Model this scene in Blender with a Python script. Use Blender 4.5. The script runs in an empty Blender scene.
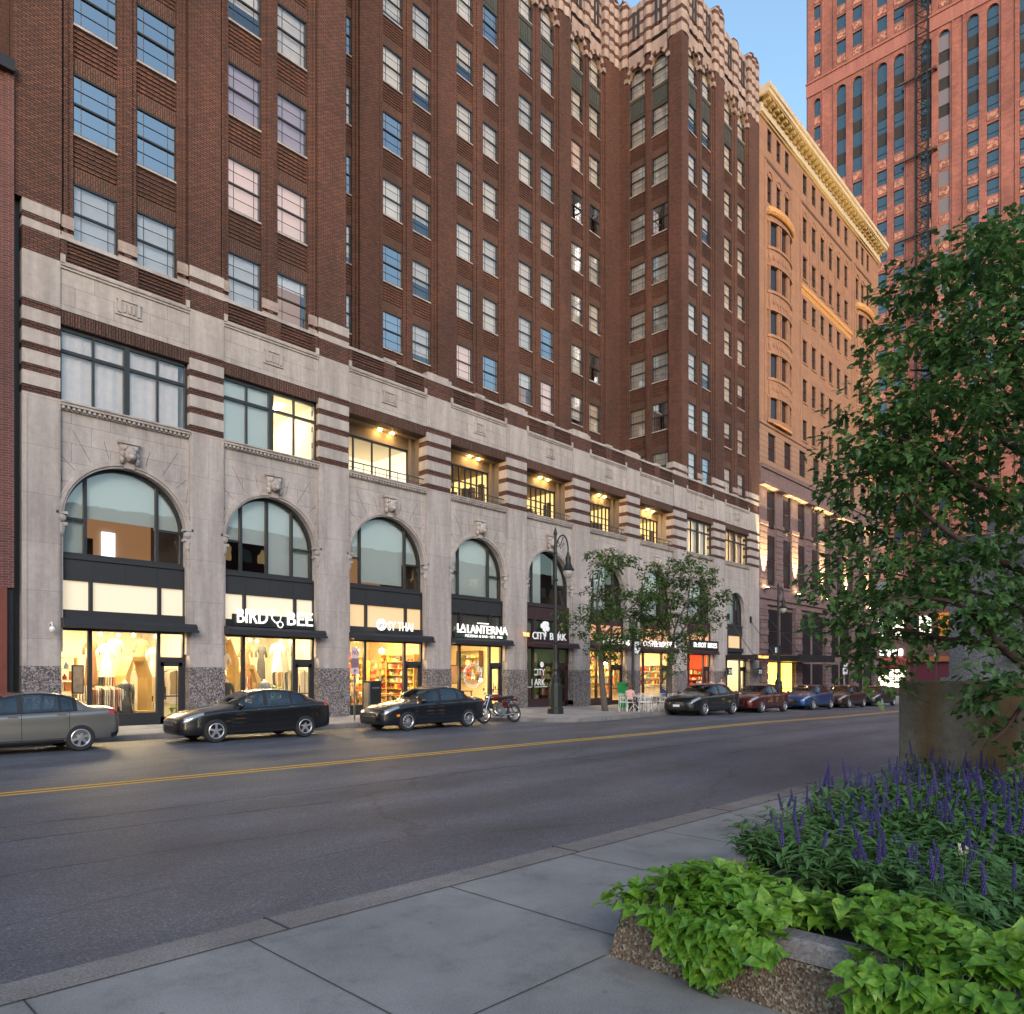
import bpy, bmesh, math, random
from mathutils import Vector, Matrix
random.seed(11)
R = random.random
U = random.uniform
PI = math.pi
SC = bpy.context.scene
COL = SC.collection

# ------------------------------------------------------------------ camera geometry
CAM_H = 1.87
def gz(x):                       # the street falls gently towards the far end
    return 0.0 if x < 28 else -.014 * (min(x, 110) - 28)

# ------------------------------------------------------------------ mesh builder
class MB:
    def __init__(s):
        s.v = []; s.f = []; s.m = []; s.mi = 0
    def add(s, vs, fs, mi=None):
        b = len(s.v); s.v.extend(tuple(p) for p in vs)
        k = s.mi if mi is None else mi
        for f in fs:
            s.f.append(tuple(i + b for i in f)); s.m.append(k)
        return s
    def box(s, x0, x1, y0, y1, z0, z1, mi=None):
        if x0 > x1: x0, x1 = x1, x0
        if y0 > y1: y0, y1 = y1, y0
        if z0 > z1: z0, z1 = z1, z0
        vs = [(x0,y0,z0),(x1,y0,z0),(x1,y1,z0),(x0,y1,z0),(x0,y0,z1),(x1,y0,z1),(x1,y1,z1),(x0,y1,z1)]
        return s.add(vs, [(3,2,1,0),(4,5,6,7),(0,1,5,4),(1,2,6,5),(2,3,7,6),(3,0,4,7)], mi)
    def prism(s, poly, z0, z1, mi=None):            # poly in xy (ccw)
        n = len(poly)
        a = sum(poly[i][0]*poly[(i+1)%n][1]-poly[(i+1)%n][0]*poly[i][1] for i in range(n))
        if a < 0: poly = poly[::-1]
        vs = [(p[0],p[1],z0) for p in poly]+[(p[0],p[1],z1) for p in poly]
        fs = [tuple(range(n-1,-1,-1)), tuple(range(n,2*n))]+[(i,(i+1)%n,n+(i+1)%n,n+i) for i in range(n)]
        return s.add(vs, fs, mi)
    def prism_y(s, poly, y0, y1, mi=None):          # poly in xz
        n = len(poly)
        a = sum(poly[i][0]*poly[(i+1)%n][1]-poly[(i+1)%n][0]*poly[i][1] for i in range(n))
        if a < 0: poly = poly[::-1]
        if y0 > y1: y0, y1 = y1, y0
        vs = [(p[0],y0,p[1]) for p in poly]+[(p[0],y1,p[1]) for p in poly]
        fs = [tuple(range(n)), tuple(range(2*n-1,n-1,-1))]+[(i,n+i,n+(i+1)%n,(i+1)%n) for i in range(n)]
        return s.add(vs, fs, mi)
    def tube(s, pts, r, n=8, mi=None, cap=True):
        pts = [Vector(p) for p in pts]
        rs = r if isinstance(r, (list, tuple)) else [r]*len(pts)
        vs = []; up = None
        for i, p in enumerate(pts):
            d = (pts[min(i+1,len(pts)-1)]-pts[max(i-1,0)])
            if d.length < 1e-9: d = Vector((0,0,1))
            d.normalize()
            if up is None:
                up = Vector((0,0,1)) if abs(d.z) < .9 else Vector((1,0,0))
            a = d.cross(up)
            if a.length < 1e-4: a = d.cross(Vector((0,1,0)))
            a.normalize(); b = a.cross(d); up = b
            for k in range(n):
                t = 2*PI*k/n
                vs.append(p + a*math.cos(t)*rs[i] + b*math.sin(t)*rs[i])
        fs = []
        for i in range(len(pts)-1):
            for k in range(n):
                fs.append((i*n+k, i*n+(k+1)%n, (i+1)*n+(k+1)%n, (i+1)*n+k))
        if cap:
            fs.append(tuple(range(n-1,-1,-1))); fs.append(tuple(range((len(pts)-1)*n, len(pts)*n)))
        return s.add(vs, fs, mi)
    def lathe(s, prof, n=16, c=(0,0,0), axis='z', mi=None, cap=True):   # prof: (r, h)
        vs = []
        for r, h in prof:
            for k in range(n):
                t = 2*PI*k/n
                q = (r*math.cos(t), r*math.sin(t), h)
                if axis == 'y': q = (q[0], q[2], -q[1])
                if axis == 'x': q = (q[2], q[0], q[1])
                vs.append((q[0]+c[0], q[1]+c[1], q[2]+c[2]))
        fs = []
        for i in range(len(prof)-1):
            for k in range(n):
                fs.append((i*n+k, i*n+(k+1)%n, (i+1)*n+(k+1)%n, (i+1)*n+k))
        if cap: fs.append(tuple(range(n-1,-1,-1))); fs.append(tuple(range((len(prof)-1)*n, len(prof)*n)))
        return s.add(vs, fs, mi)
    def ball(s, c, r, n=10, mi=None):
        rx, ry, rz = r if isinstance(r, (list, tuple)) else (r, r, r)
        vs = [(c[0],c[1],c[2]-rz)]; m = max(4, n//2+1)
        for i in range(1, m):
            a = -PI/2+PI*i/m
            for k in range(n):
                t = 2*PI*k/n
                vs.append((c[0]+rx*math.cos(a)*math.cos(t), c[1]+ry*math.cos(a)*math.sin(t), c[2]+rz*math.sin(a)))
        vs.append((c[0],c[1],c[2]+rz)); fs = []
        for k in range(n): fs.append((0, 1+(k+1)%n, 1+k))
        for i in range(m-2):
            for k in range(n):
                fs.append((1+i*n+k, 1+i*n+(k+1)%n, 1+(i+1)*n+(k+1)%n, 1+(i+1)*n+k))
        e = 1+(m-2)*n
        for k in range(n): fs.append((e+k, e+(k+1)%n, len(vs)-1))
        return s.add(vs, fs, mi)
    def build(s, name, mats, parent=None, world=False, smooth=False, shift=None):
        me = bpy.data.meshes.new(name)
        off = Vector((0,0,0))
        if world and parent is not None:
            q = parent
            while q is not None:
                off += q.location; q = q.parent
        if shift is not None: off = Vector(shift)
        vs = [(p[0]-off.x, p[1]-off.y, p[2]-off.z) for p in s.v] if off.length > 0 else s.v
        me.from_pydata(vs, [], s.f)
        if not isinstance(mats, (list, tuple)): mats = [mats]
        for m in mats: me.materials.append(m)
        if len(mats) > 1:
            me.polygons.foreach_set('material_index', s.m)
        if smooth:
            me.polygons.foreach_set('use_smooth', [True]*len(me.polygons))
        me.update()
        o = bpy.data.objects.new(name, me); COL.objects.link(o)
        if parent is not None: o.parent = parent
        elif shift is not None: o.location = off
        return o

def rotz(p, a, c=(0,0)):
    x, y = p[0]-c[0], p[1]-c[1]
    return (c[0]+x*math.cos(a)-y*math.sin(a), c[1]+x*math.sin(a)+y*math.cos(a), p[2])

def tag(o, label=None, cat=None, group=None, kind=None):
    if label: o['label'] = label
    if cat: o['category'] = cat
    if group: o['group'] = group
    if kind: o['kind'] = kind
    return o
def thing(name, label, cat, loc=(0,0,0), rz=0, group=None):
    o = bpy.data.objects.new(name, None); COL.objects.link(o)
    o.empty_display_size = .3
    o.location = loc; o.rotation_euler = (0,0,rz)
    return tag(o, label, cat, group)
KIDS = {}
def copy_tree(o, parent=None):
    c = o.copy(); COL.objects.link(c)
    if parent is not None: c.parent = parent
    for ch in list(o.children): copy_tree(ch, c)
    return c
def dup(root, loc, rz=0, label=None, group=None, scale=None):
    c = copy_tree(root); c.location = loc; c.rotation_euler = (0,0,rz)
    if label: c['label'] = label
    if group: c['group'] = group
    if scale: c.scale = scale if isinstance(scale, tuple) else (scale,)*3
    return c
def instance(o, parent, loc):     # a copy of one mesh object (a part) elsewhere on the same thing
    c = o.copy(); COL.objects.link(c); c.parent = parent; c.location = loc
    for ch in list(o.children):
        d = ch.copy(); COL.objects.link(d); d.parent = c
    return c

def shade_auto(o, ang=35):
    me = o.data
    me.polygons.foreach_set('use_smooth', [True]*len(me.polygons))
    try: me.set_sharp_from_angle(angle=math.radians(ang))
    except Exception: pass
def bevel(o, w=.01, seg=2, ang=40):
    bm = bmesh.new(); bm.from_mesh(o.data)
    bmesh.ops.remove_doubles(bm, verts=bm.verts, dist=1e-5)
    es = [e for e in bm.edges if len(e.link_faces) == 2 and e.calc_face_angle(0) > math.radians(ang)]
    bmesh.ops.bevel(bm, geom=es, offset=w, segments=seg, profile=.6, affect='EDGES', clamp_overlap=True)
    bm.to_mesh(o.data); bm.free(); o.data.update()
    return o

# ------------------------------------------------------------------ materials
def newmat(name):
    m = bpy.data.materials.new(name); m.use_nodes = True
    nt = m.node_tree; b = nt.nodes['Principled BSDF']
    return m, nt, b
def rgba(c): return (c[0], c[1], c[2], 1)
def plain(name, col, rough=.6, metal=0, coat=0, spec=None, vary=0, vscale=3, bump=0, bscale=40):
    m, nt, b = newmat(name)
    b.inputs['Base Color'].default_value = rgba(col)
    b.inputs['Roughness'].default_value = rough
    b.inputs['Metallic'].default_value = metal
    b.inputs['Coat Weight'].default_value = coat
    b.inputs['Coat Roughness'].default_value = .04
    if spec is not None: b.inputs['Specular IOR Level'].default_value = spec
    if vary or bump:
        tc = nt.nodes.new('ShaderNodeTexCoord')
    if vary:
        n = nt.nodes.new('ShaderNodeTexNoise'); n.inputs['Scale'].default_value = vscale; n.inputs['Detail'].default_value = 5
        nt.links.new(tc.outputs['Object'], n.inputs['Vector'])
        mx = nt.nodes.new('ShaderNodeMix'); mx.data_type = 'RGBA'
        mx.inputs[6].default_value = rgba([c*(1-vary) for c in col]); mx.inputs[7].default_value = rgba([min(1,c*(1+vary)) for c in col])
        nt.links.new(n.outputs['Fac'], mx.inputs[0]); nt.links.new(mx.outputs[2], b.inputs['Base Color'])
    if bump:
        n2 = nt.nodes.new('ShaderNodeTexNoise'); n2.inputs['Scale'].default_value = bscale; n2.inputs['Detail'].default_value = 4
        nt.links.new(tc.outputs['Object'], n2.inputs['Vector'])
        bp = nt.nodes.new('ShaderNodeBump'); bp.inputs['Strength'].default_value = bump; bp.inputs['Distance'].default_value = .02
        nt.links.new(n2.outputs['Fac'], bp.inputs['Height']); nt.links.new(bp.outputs[0], b.inputs['Normal'])
    return m
def emis(name, col, s, base=None):
    m, nt, b = newmat(name)
    b.inputs['Base Color'].default_value = rgba(base or col)
    b.inputs['Emission Color'].default_value = rgba(col)
    b.inputs['Emission Strength'].default_value = s
    return m
def wallcoords(nt, sx=1, sz=1):      # (x+y, z) so that both wall directions get the pattern
    tc = nt.nodes.new('ShaderNodeTexCoord'); sp = nt.nodes.new('ShaderNodeSeparateXYZ')
    nt.links.new(tc.outputs['Object'], sp.inputs[0])
    ad = nt.nodes.new('ShaderNodeMath'); ad.operation = 'ADD'
    nt.links.new(sp.outputs[0], ad.inputs[0]); nt.links.new(sp.outputs[1], ad.inputs[1])
    cb = nt.nodes.new('ShaderNodeCombineXYZ')
    nt.links.new(ad.outputs[0], cb.inputs[0]); nt.links.new(sp.outputs[2], cb.inputs[1])
    return tc, cb
def mixc(nt, fac, a, b, mode='MIX'):
    mx = nt.nodes.new('ShaderNodeMix'); mx.data_type = 'RGBA'; mx.blend_type = mode
    for sock, val in ((0, fac), (6, a), (7, b)):
        if isinstance(val, (int, float)): mx.inputs[sock].default_value = val
        elif isinstance(val, (tuple, list)): mx.inputs[sock].default_value = rgba(val)
        else: nt.links.new(val, mx.inputs[sock])
    return mx.outputs[2]
def noise(nt, vec, scale, detail=4, rough=.55):
    n = nt.nodes.new('ShaderNodeTexNoise'); n.inputs['Scale'].default_value = scale
    n.inputs['Detail'].default_value = detail; n.inputs['Roughness'].default_value = rough
    nt.links.new(vec, n.inputs['Vector']); return n.outputs['Fac']
def ramp(nt, fac, stops):
    r = nt.nodes.new('ShaderNodeValToRGB'); nt.links.new(fac, r.inputs[0])
    e = r.color_ramp.elements
    while len(e) < len(stops): e.new(.5)
    for i, (p, c) in enumerate(stops):
        e[i].position = p; e[i].color = rgba(c) if len(c) == 3 else c
    return r.outputs[0]
def mapped(nt, vec, scale):
    mp = nt.nodes.new('ShaderNodeMapping'); mp.inputs['Scale'].default_value = scale
    nt.links.new(vec, mp.inputs['Vector']); return mp.outputs[0]

def brickmat(name, c1, c2, mort, bw=.215, bh=.076, msize=.012, bump=.5, soot=.35, vertical=False, rough=.85):
    m, nt, b = newmat(name)
    tc, cb = wallcoords(nt)
    vec = cb.outputs[0]
    if vertical:
        mp = nt.nodes.new('ShaderNodeMapping'); mp.inputs['Rotation'].default_value = (0,0,PI/2)
        nt.links.new(vec, mp.inputs['Vector']); vec = mp.outputs[0]
    bt = nt.nodes.new('ShaderNodeTexBrick')
    bt.inputs['Scale'].default_value = 1
    bt.inputs['Brick Width'].default_value = bw; bt.inputs['Row Height'].default_value = bh
    bt.inputs['Mortar Size'].default_value = msize; bt.inputs['Mortar Smooth'].default_value = .3
    bt.inputs['Bias'].default_value = -.1
    bt.inputs['Color1'].default_value = rgba(c1); bt.inputs['Color2'].default_value = rgba(c2); bt.inputs['Mortar'].default_value = rgba(mort)
    nt.links.new(vec, bt.inputs['Vector'])
    n1 = noise(nt, mapped(nt, tc.outputs['Object'], (.35,.35,.12)), 1.0, 6)
    r1 = ramp(nt, n1, [(.35,(1-soot,)*3), (.65,(1.08,1.06,1.04))])
    c = mixc(nt, 1.0, bt.outputs['Color'], r1, 'MULTIPLY')
    n2 = noise(nt, cb.outputs[0], 14, 3)
    r2 = ramp(nt, n2, [(.3,(.82,.82,.84)), (.7,(1.15,1.12,1.1))])
    c = mixc(nt, 1.0, c, r2, 'MULTIPLY')
    nt.links.new(c, b.inputs['Base Color'])
    b.inputs['Roughness'].default_value = rough
    bp = nt.nodes.new('ShaderNodeBump'); bp.inputs['Strength'].default_value = bump; bp.inputs['Distance'].default_value = .015; bp.invert = True
    nt.links.new(bt.outputs['Fac'], bp.inputs['Height']); nt.links.new(bp.outputs[0], b.inputs['Normal'])
    return m
def stonemat(name, c1, c2, joint, bw=1.15, bh=.62, msize=.008, stain=(.5,.5,.5), rough=.8, streak=.5, bump=.3):
    m, nt, b = newmat(name)
    tc, cb = wallcoords(nt)
    bt = nt.nodes.new('ShaderNodeTexBrick')
    bt.inputs['Scale'].default_value = 1
    bt.inputs['Brick Width'].default_value = bw; bt.inputs['Row Height'].default_value = bh
    bt.inputs['Mortar Size'].default_value = msize; bt.inputs['Mortar Smooth'].default_value = .1
    bt.inputs['Color1'].default_value = rgba(c1); bt.inputs['Color2'].default_value = rgba(c2); bt.inputs['Mortar'].default_value = rgba(joint)
    nt.links.new(cb.outputs[0], bt.inputs['Vector'])
    st = noise(nt, mapped(nt, tc.outputs['Object'], (1.6,1.6,.18)), 1.3, 6, .6)
    rs = ramp(nt, st, [(.36,stain), (.62,(1,1,1))])
    c = mixc(nt, streak, bt.outputs['Color'], mixc(nt, 1.0, bt.outputs['Color'], rs, 'MULTIPLY'))
    f = noise(nt, tc.outputs['Object'], 5, 8, .65)
    rf = ramp(nt, f, [(.3,(.86,.86,.87)), (.7,(1.1,1.09,1.08))])
    c = mixc(nt, 1.0, c, rf, 'MULTIPLY')
    nt.links.new(c, b.inputs['Base Color']); b.inputs['Roughness'].default_value = rough
    bp = nt.nodes.new('ShaderNodeBump'); bp.inputs['Strength'].default_value = bump; bp.inputs['Distance'].default_value = .01
    nt.links.new(f, bp.inputs['Height']); nt.links.new(bp.outputs[0], b.inputs['Normal'])
    return m
def specklemat(name, cols, scale=60, rough=.5, bump=.3, extra=None, vscale=2.5):
    m, nt, b = newmat(name)
    tc = nt.nodes.new('ShaderNodeTexCoord')
    vo = nt.nodes.new('ShaderNodeTexVoronoi'); vo.inputs['Scale'].default_value = scale
    nt.links.new(tc.outputs['Object'], vo.inputs['Vector'])
    sp = nt.nodes.new('ShaderNodeSeparateColor'); nt.links.new(vo.outputs['Color'], sp.inputs[0])
    stops = [((i+.0)/(len(cols)), c) for i, c in enumerate(cols)]
    r = nt.nodes.new('ShaderNodeValToRGB'); r.color_ramp.interpolation = 'CONSTANT'
    nt.links.new(sp.outputs[0], r.inputs[0]); e = r.color_ramp.elements
    while len(e) < len(stops): e.new(.5)
    for i, (p, c) in enumerate(stops): e[i].position = p; e[i].color = rgba(c)
    n = noise(nt, tc.outputs['Object'], vscale, 6)
    rr = ramp(nt, n, [(.3,(.7,.7,.7)), (.7,(1.15,1.15,1.15))])
    c = mixc(nt, 1.0, r.outputs[0], rr, 'MULTIPLY')
    nt.links.new(c, b.inputs['Base Color']); b.inputs['Roughness'].default_value = rough
    if bump:
        bp = nt.nodes.new('ShaderNodeBump'); bp.inputs['Strength'].default_value = bump; bp.inputs['Distance'].default_value = .01
        nt.links.new(vo.outputs['Distance'], bp.inputs['Height']); nt.links.new(bp.outputs[0], b.inputs['Normal'])
    return m
def glassmat(name, tint=(1,1,1), refl=(.06,.9), rough=0.0, wob=0.0):
    m = bpy.data.materials.new(name); m.use_nodes = True; nt = m.node_tree
    for n in list(nt.nodes): nt.nodes.remove(n)
    out = nt.nodes.new('ShaderNodeOutputMaterial')
    tr = nt.nodes.new('ShaderNodeBsdfTransparent'); tr.inputs[0].default_value = rgba(tint)
    gl = nt.nodes.new('ShaderNodeBsdfGlossy'); gl.inputs['Roughness'].default_value = rough
    lw = nt.nodes.new('ShaderNodeLayerWeight'); lw.inputs['Blend'].default_value = .35
    mr = nt.nodes.new('ShaderNodeMapRange'); mr.inputs[3].default_value = refl[0]; mr.inputs[4].default_value = refl[1]
    nt.links.new(lw.outputs['Fresnel'], mr.inputs[0])
    mx = nt.nodes.new('ShaderNodeMixShader')
    nt.links.new(mr.outputs[0], mx.inputs[0]); nt.links.new(tr.outputs[0], mx.inputs[1]); nt.links.new(gl.outputs[0], mx.inputs[2])
    if wob:
        tc = nt.nodes.new('ShaderNodeTexCoord')
        n = noise(nt, tc.outputs['Object'], 1.3, 2)
        bp = nt.nodes.new('ShaderNodeBump'); bp.inputs['Strength'].default_value = wob; bp.inputs['Distance'].default_value = .05
        nt.links.new(n, bp.inputs['Height']); nt.links.new(bp.outputs[0], gl.inputs['Normal'])
    nt.links.new(mx.outputs[0], out.inputs[0])
    return m

M = {}
M['brick'] = brickmat('brown_brick', (.172,.068,.043), (.085,.036,.027), (.02,.014,.013), msize=.017)
M['brick_v'] = brickmat('soldier_brick', (.150,.068,.045), (.10,.045,.032), (.025,.02,.018), msize=.016, vertical=True)
M['redbrick'] = brickmat('red_brick', (.16,.05,.045), (.10,.033,.032), (.19,.15,.14), soot=.4, msize=.009)
M['brownbrick2'] = brickmat('plum_brown_brick', (.15,.075,.065), (.11,.055,.05), (.08,.06,.055))
M['lime'] = stonemat('limestone', (.41,.37,.35), (.355,.325,.312), (.2,.18,.17), stain=(.55,.53,.54), streak=.6)
M['lime_plain'] = stonemat('limestone_plain', (.41,.37,.35), (.37,.335,.32), (.27,.24,.23), bw=2.4, bh=1.5, stain=(.5,.49,.5), streak=.6)
M['lime_band'] = stonemat('banded_stone', (.36,.28,.255), (.31,.245,.225), (.2,.17,.16), bw=.9, bh=.6, stain=(.5,.48,.48))
M['granite'] = specklemat('granite_base', [(.10,.09,.09),(.24,.21,.21),(.16,.14,.15),(.34,.30,.29),(.05,.05,.055)], 26, .35, 0)
M['agg'] = specklemat('exposed_aggregate', [(.13,.09,.06),(.22,.17,.12),(.08,.06,.045),(.32,.27,.2),(.15,.10,.07),(.2,.13,.08)], 75, .8, .9, vscale=4)
M['granite_grey'] = specklemat('grey_granite', [(.22,.24,.28),(.30,.32,.36),(.17,.18,.21),(.36,.38,.41)], 90, .5, .1)
M['black'] = plain('black_metal', (.018,.019,.021), .42, .2, vary=.3, vscale=2)
M['black_wood'] = plain('black_panel', (.022,.022,.025), .5, 0, vary=.25, vscale=1.5)
M['plum'] = plain('plum_metal', (.045,.02,.022), .5, .1, vary=.25, vscale=1.5)
M['frame'] = plain('window_frame_black', (.02,.022,.024), .45)
M['glass'] = glassmat('window_glass', refl=(.10,.95), wob=.03)
M['glass_sky'] = glassmat('coated_glass', tint=(.5,.55,.6), refl=(.55,.98), wob=.04)
M['shopglass'] = glassmat('shop_glass', refl=(.04,.8))
def blindmat():
    m, nt, b = newmat('white_roller_blind')
    oi = nt.nodes.new('ShaderNodeObjectInfo')
    c = ramp(nt, oi.outputs['Random'], [(0,(.62,.63,.66)), (.3,(.80,.81,.84)), (.6,(.9,.92,.95)), (.85,(.86,.82,.78)), (1,(.7,.74,.8))])
    tc = nt.nodes.new('ShaderNodeTexCoord'); n = noise(nt, tc.outputs['Object'], 1.4, 3)
    c = mixc(nt, 1, c, ramp(nt, n, [(.3,(.86,.86,.87)), (.7,(1.04,1.04,1.04))]), 'MULTIPLY')
    nt.links.new(c, b.inputs['Base Color']); b.inputs['Roughness'].default_value = .9
    return m
M['blind'] = blindmat()
M['glass_t'] = glassmat('tower_window_glass', refl=(.22,.95), wob=.03)
M['blind_warm'] = plain('warm_roller_blind', (.78,.68,.62), .9)
M['shade'] = plain('pale_green_shade', (.62,.71,.69), .9)
M['drape'] = plain('grey_curtain', (.80,.75,.75), .9, vary=.15, vscale=6)
M['dark_in'] = plain('dark_room', (.03,.03,.034), .9)
M['copper'] = plain('green_copper', (.055,.063,.057), .6, .2, vary=.5, vscale=9, bump=1, bscale=20)
M['metal'] = plain('dark_bronze', (.05,.045,.04), .45, .6)
M['steel'] = plain('brushed_steel', (.5,.5,.5), .3, .9)
M['white'] = plain('white_paint', (.75,.75,.74), .5)
M['whitewire'] = plain('white_painted_iron', (.7,.68,.64), .45)
M['rubber'] = plain('tyre_rubber', (.02,.02,.021), .85)
M['wood'] = plain('light_plywood', (.62,.40,.14), .55, vary=.12, vscale=5)
M['darkwood'] = plain('dark_wood', (.10,.05,.03), .5, vary=.3, vscale=5)
M['skin'] = plain('skin', (.5,.3,.22), .6)
# ------------------------------------------------------------------ camera, light, sky
cam = bpy.data.cameras.new('camera'); co = bpy.data.objects.new('camera', cam); COL.objects.link(co)
co.location = (0, 0, CAM_H); co.rotation_euler = (PI/2, 0, math.radians(43.3034-90))
cam.sensor_width = 36; cam.lens = 730/1024*36; cam.shift_y = (675-507)/1024
cam.clip_end = 3000; cam.clip_start = .05
SC.camera = co
SC.view_settings.view_transform = 'Standard'; SC.view_settings.look = 'None'
SC.view_settings.gamma = 1; SC.view_settings.exposure = 1.68
SUN_AZ, SUN_EL = math.radians(232), math.radians(9)       # direction the light comes from, in the scene's xy plane
w = bpy.data.worlds.new('World'); SC.world = w; w.use_nodes = True
nt = w.node_tree; bg = nt.nodes['Background']
sky = nt.nodes.new('ShaderNodeTexSky'); sky.sky_type = 'NISHITA'; sky.sun_disc = False
sky.sun_elevation = SUN_EL; sky.sun_rotation = PI/2-SUN_AZ
sky.air_density = 1.2; sky.dust_density = 1.0; sky.ozone_density = 1.9; sky.altitude = 200
nt.links.new(sky.outputs[0], bg.inputs[0]); bg.inputs[1].default_value = .15
sl = bpy.data.lights.new('sun', 'SUN'); sl.energy = .7; sl.angle = math.radians(30); sl.color = (1, .86, .80)
so = bpy.data.objects.new('sun', sl); COL.objects.link(so)
d = Vector((math.cos(SUN_AZ)*math.cos(math.radians(24)), math.sin(SUN_AZ)*math.cos(math.radians(24)), math.sin(math.radians(24))))
so.rotation_euler = d.to_track_quat('Z', 'Y').to_euler()
SC.cycles.use_denoising = True
SC.cycles.max_bounces = 6; SC.cycles.transparent_max_bounces = 10
SC.cycles.diffuse_bounces = 3; SC.cycles.glossy_bounces = 3
SC.cycles.sample_clamp_indirect = 4
SC.cycles.use_light_tree = True

# ------------------------------------------------------------------ ground materials
def asphalt():
    m, nt, b = newmat('asphalt')
    tc = nt.nodes.new('ShaderNodeTexCoord'); P = tc.outputs['Object']
    n1 = noise(nt, mapped(nt, P, (.12,.5,1)), 1.0, 5)
    c = ramp(nt, n1, [(.34,(.074,.082,.104)), (.5,(.094,.104,.130)), (.62,(.116,.127,.158))])
    n9 = noise(nt, mapped(nt, P, (.5,.9,1)), 1.0, 7, .7); c = mixc(nt, 1, c, ramp(nt, n9, [(.35,(.8,.8,.8)), (.5,(1,1,1)), (.66,(1.16,1.15,1.14))]), 'MULTIPLY')
    wv = nt.nodes.new('ShaderNodeTexWave'); wv.bands_direction = 'Y'; wv.inputs['Scale'].default_value = .16; wv.inputs['Distortion'].default_value = .8; wv.inputs['Detail'].default_value = 2; nt.links.new(P, wv.inputs['Vector'])
    c = mixc(nt, 1, c, ramp(nt, wv.outputs['Fac'], [(0,(.9,.9,.9)), (1,(1.1,1.1,1.1))]), 'MULTIPLY')
    vo = nt.nodes.new('ShaderNodeTexVoronoi'); vo.inputs['Scale'].default_value = 75; nt.links.new(P, vo.inputs['Vector'])
    sp = nt.nodes.new('ShaderNodeSeparateColor'); nt.links.new(vo.outputs['Color'], sp.inputs[0])
    c2 = ramp(nt, sp.outputs[0], [(0,(.55,.55,.55)), (.72,(1,1,1)), (.9,(1.35,1.3,1.25)), (1,(2.0,1.95,1.85))])
    c = mixc(nt, 1, c, c2, 'MULTIPLY')
    # tar-filled and plain hairline cracks
    dn = nt.nodes.new('ShaderNodeTexNoise'); dn.inputs['Scale'].default_value = 1.2; dn.inputs['Detail'].default_value = 5
    nt.links.new(P, dn.inputs['Vector'])
    mixv = nt.nodes.new('ShaderNodeMix'); mixv.data_type = 'VECTOR'; mixv.inputs[0].default_value = .16
    nt.links.new(mapped(nt, P, (.16,.34,1)), mixv.inputs[4]); nt.links.new(dn.outputs['Color'], mixv.inputs[5])
    v2 = nt.nodes.new('ShaderNodeTexVoronoi'); v2.feature = 'DISTANCE_TO_EDGE'; v2.inputs['Scale'].default_value = .9
    nt.links.new(mixv.outputs[1], v2.inputs['Vector'])
    cr = ramp(nt, v2.outputs['Distance'], [(0,(.35,.35,.35)), (.004,(.6,.6,.6)), (.009,(1,1,1))])
    c = mixc(nt, .5, c, mixc(nt, 1, c, cr, 'MULTIPLY'))
    nt.links.new(c, b.inputs['Base Color'])
    b.inputs['Roughness'].default_value = .55
    bp = nt.nodes.new('ShaderNodeBump'); bp.inputs['Strength'].default_value = .5; bp.inputs['Distance'].default_value = .008
    nt.links.new(vo.outputs['Distance'], bp.inputs['Height']); nt.links.new(bp.outputs[0], b.inputs['Normal'])
    return m
def concrete(name, c0, c1, dots=.12, sc=90):
    m, nt, b = newmat(name)
    tc = nt.nodes.new('ShaderNodeTexCoord'); P = tc.outputs['Object']
    n1 = noise(nt, P, .9, 8, .6); c = ramp(nt, n1, [(.34,c0), (.66,c1)])
    n2 = noise(nt, P, sc, 3, .7); c2 = ramp(nt, n2, [(.35,(1-dots*2,)*3), (.65,(1+dots,)*3)])
    c = mixc(nt, 1, c, c2, 'MULTIPLY')
    n3 = noise(nt, mapped(nt, P, (1,1,1)), 2.1, 10, .72); c3 = ramp(nt, n3, [(.30,(.62,.62,.63)), (.47,(1,1,1)), (.62,(1.1,1.1,1.1))])
    sv = nt.nodes.new('ShaderNodeTexVoronoi'); sv.inputs['Scale'].default_value = 2.6; sv.inputs['Randomness'].default_value = 1; nt.links.new(P, sv.inputs['Vector']); c3 = mixc(nt, 1, c3, ramp(nt, sv.outputs['Distance'], [(0,(.6,.6,.6)), (.035,(.68,.68,.68)), (.05,(1,1,1))]), 'MULTIPLY')
    c = mixc(nt, .8, c, mixc(nt, 1, c, c3, 'MULTIPLY'))
    nt.links.new(c, b.inputs['Base Color']); b.inputs['Roughness'].default_value = .8
    bp = nt.nodes.new('ShaderNodeBump'); bp.inputs['Strength'].default_value = .25; bp.inputs['Distance'].default_value = .01
    nt.links.new(n2, bp.inputs['Height']); nt.links.new(bp.outputs[0], b.inputs['Normal'])
    return m
M['asphalt'] = asphalt()
M['sidewalk'] = concrete('sidewalk_concrete', (.21,.207,.205), (.30,.297,.29))
M['sidewalk2'] = concrete('pale_sidewalk_concrete', (.24,.24,.25), (.32,.32,.325))
M['curb'] = concrete('curb_stone', (.16,.145,.138), (.26,.238,.226), .2, 60)
M['joint'] = plain('joint_dirt', (.05,.05,.052), .95)
M['yellow'] = plain('yellow_road_paint', (.72,.42,.05), .7, vary=.35, vscale=14)
M['blockcon'] = None
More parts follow.
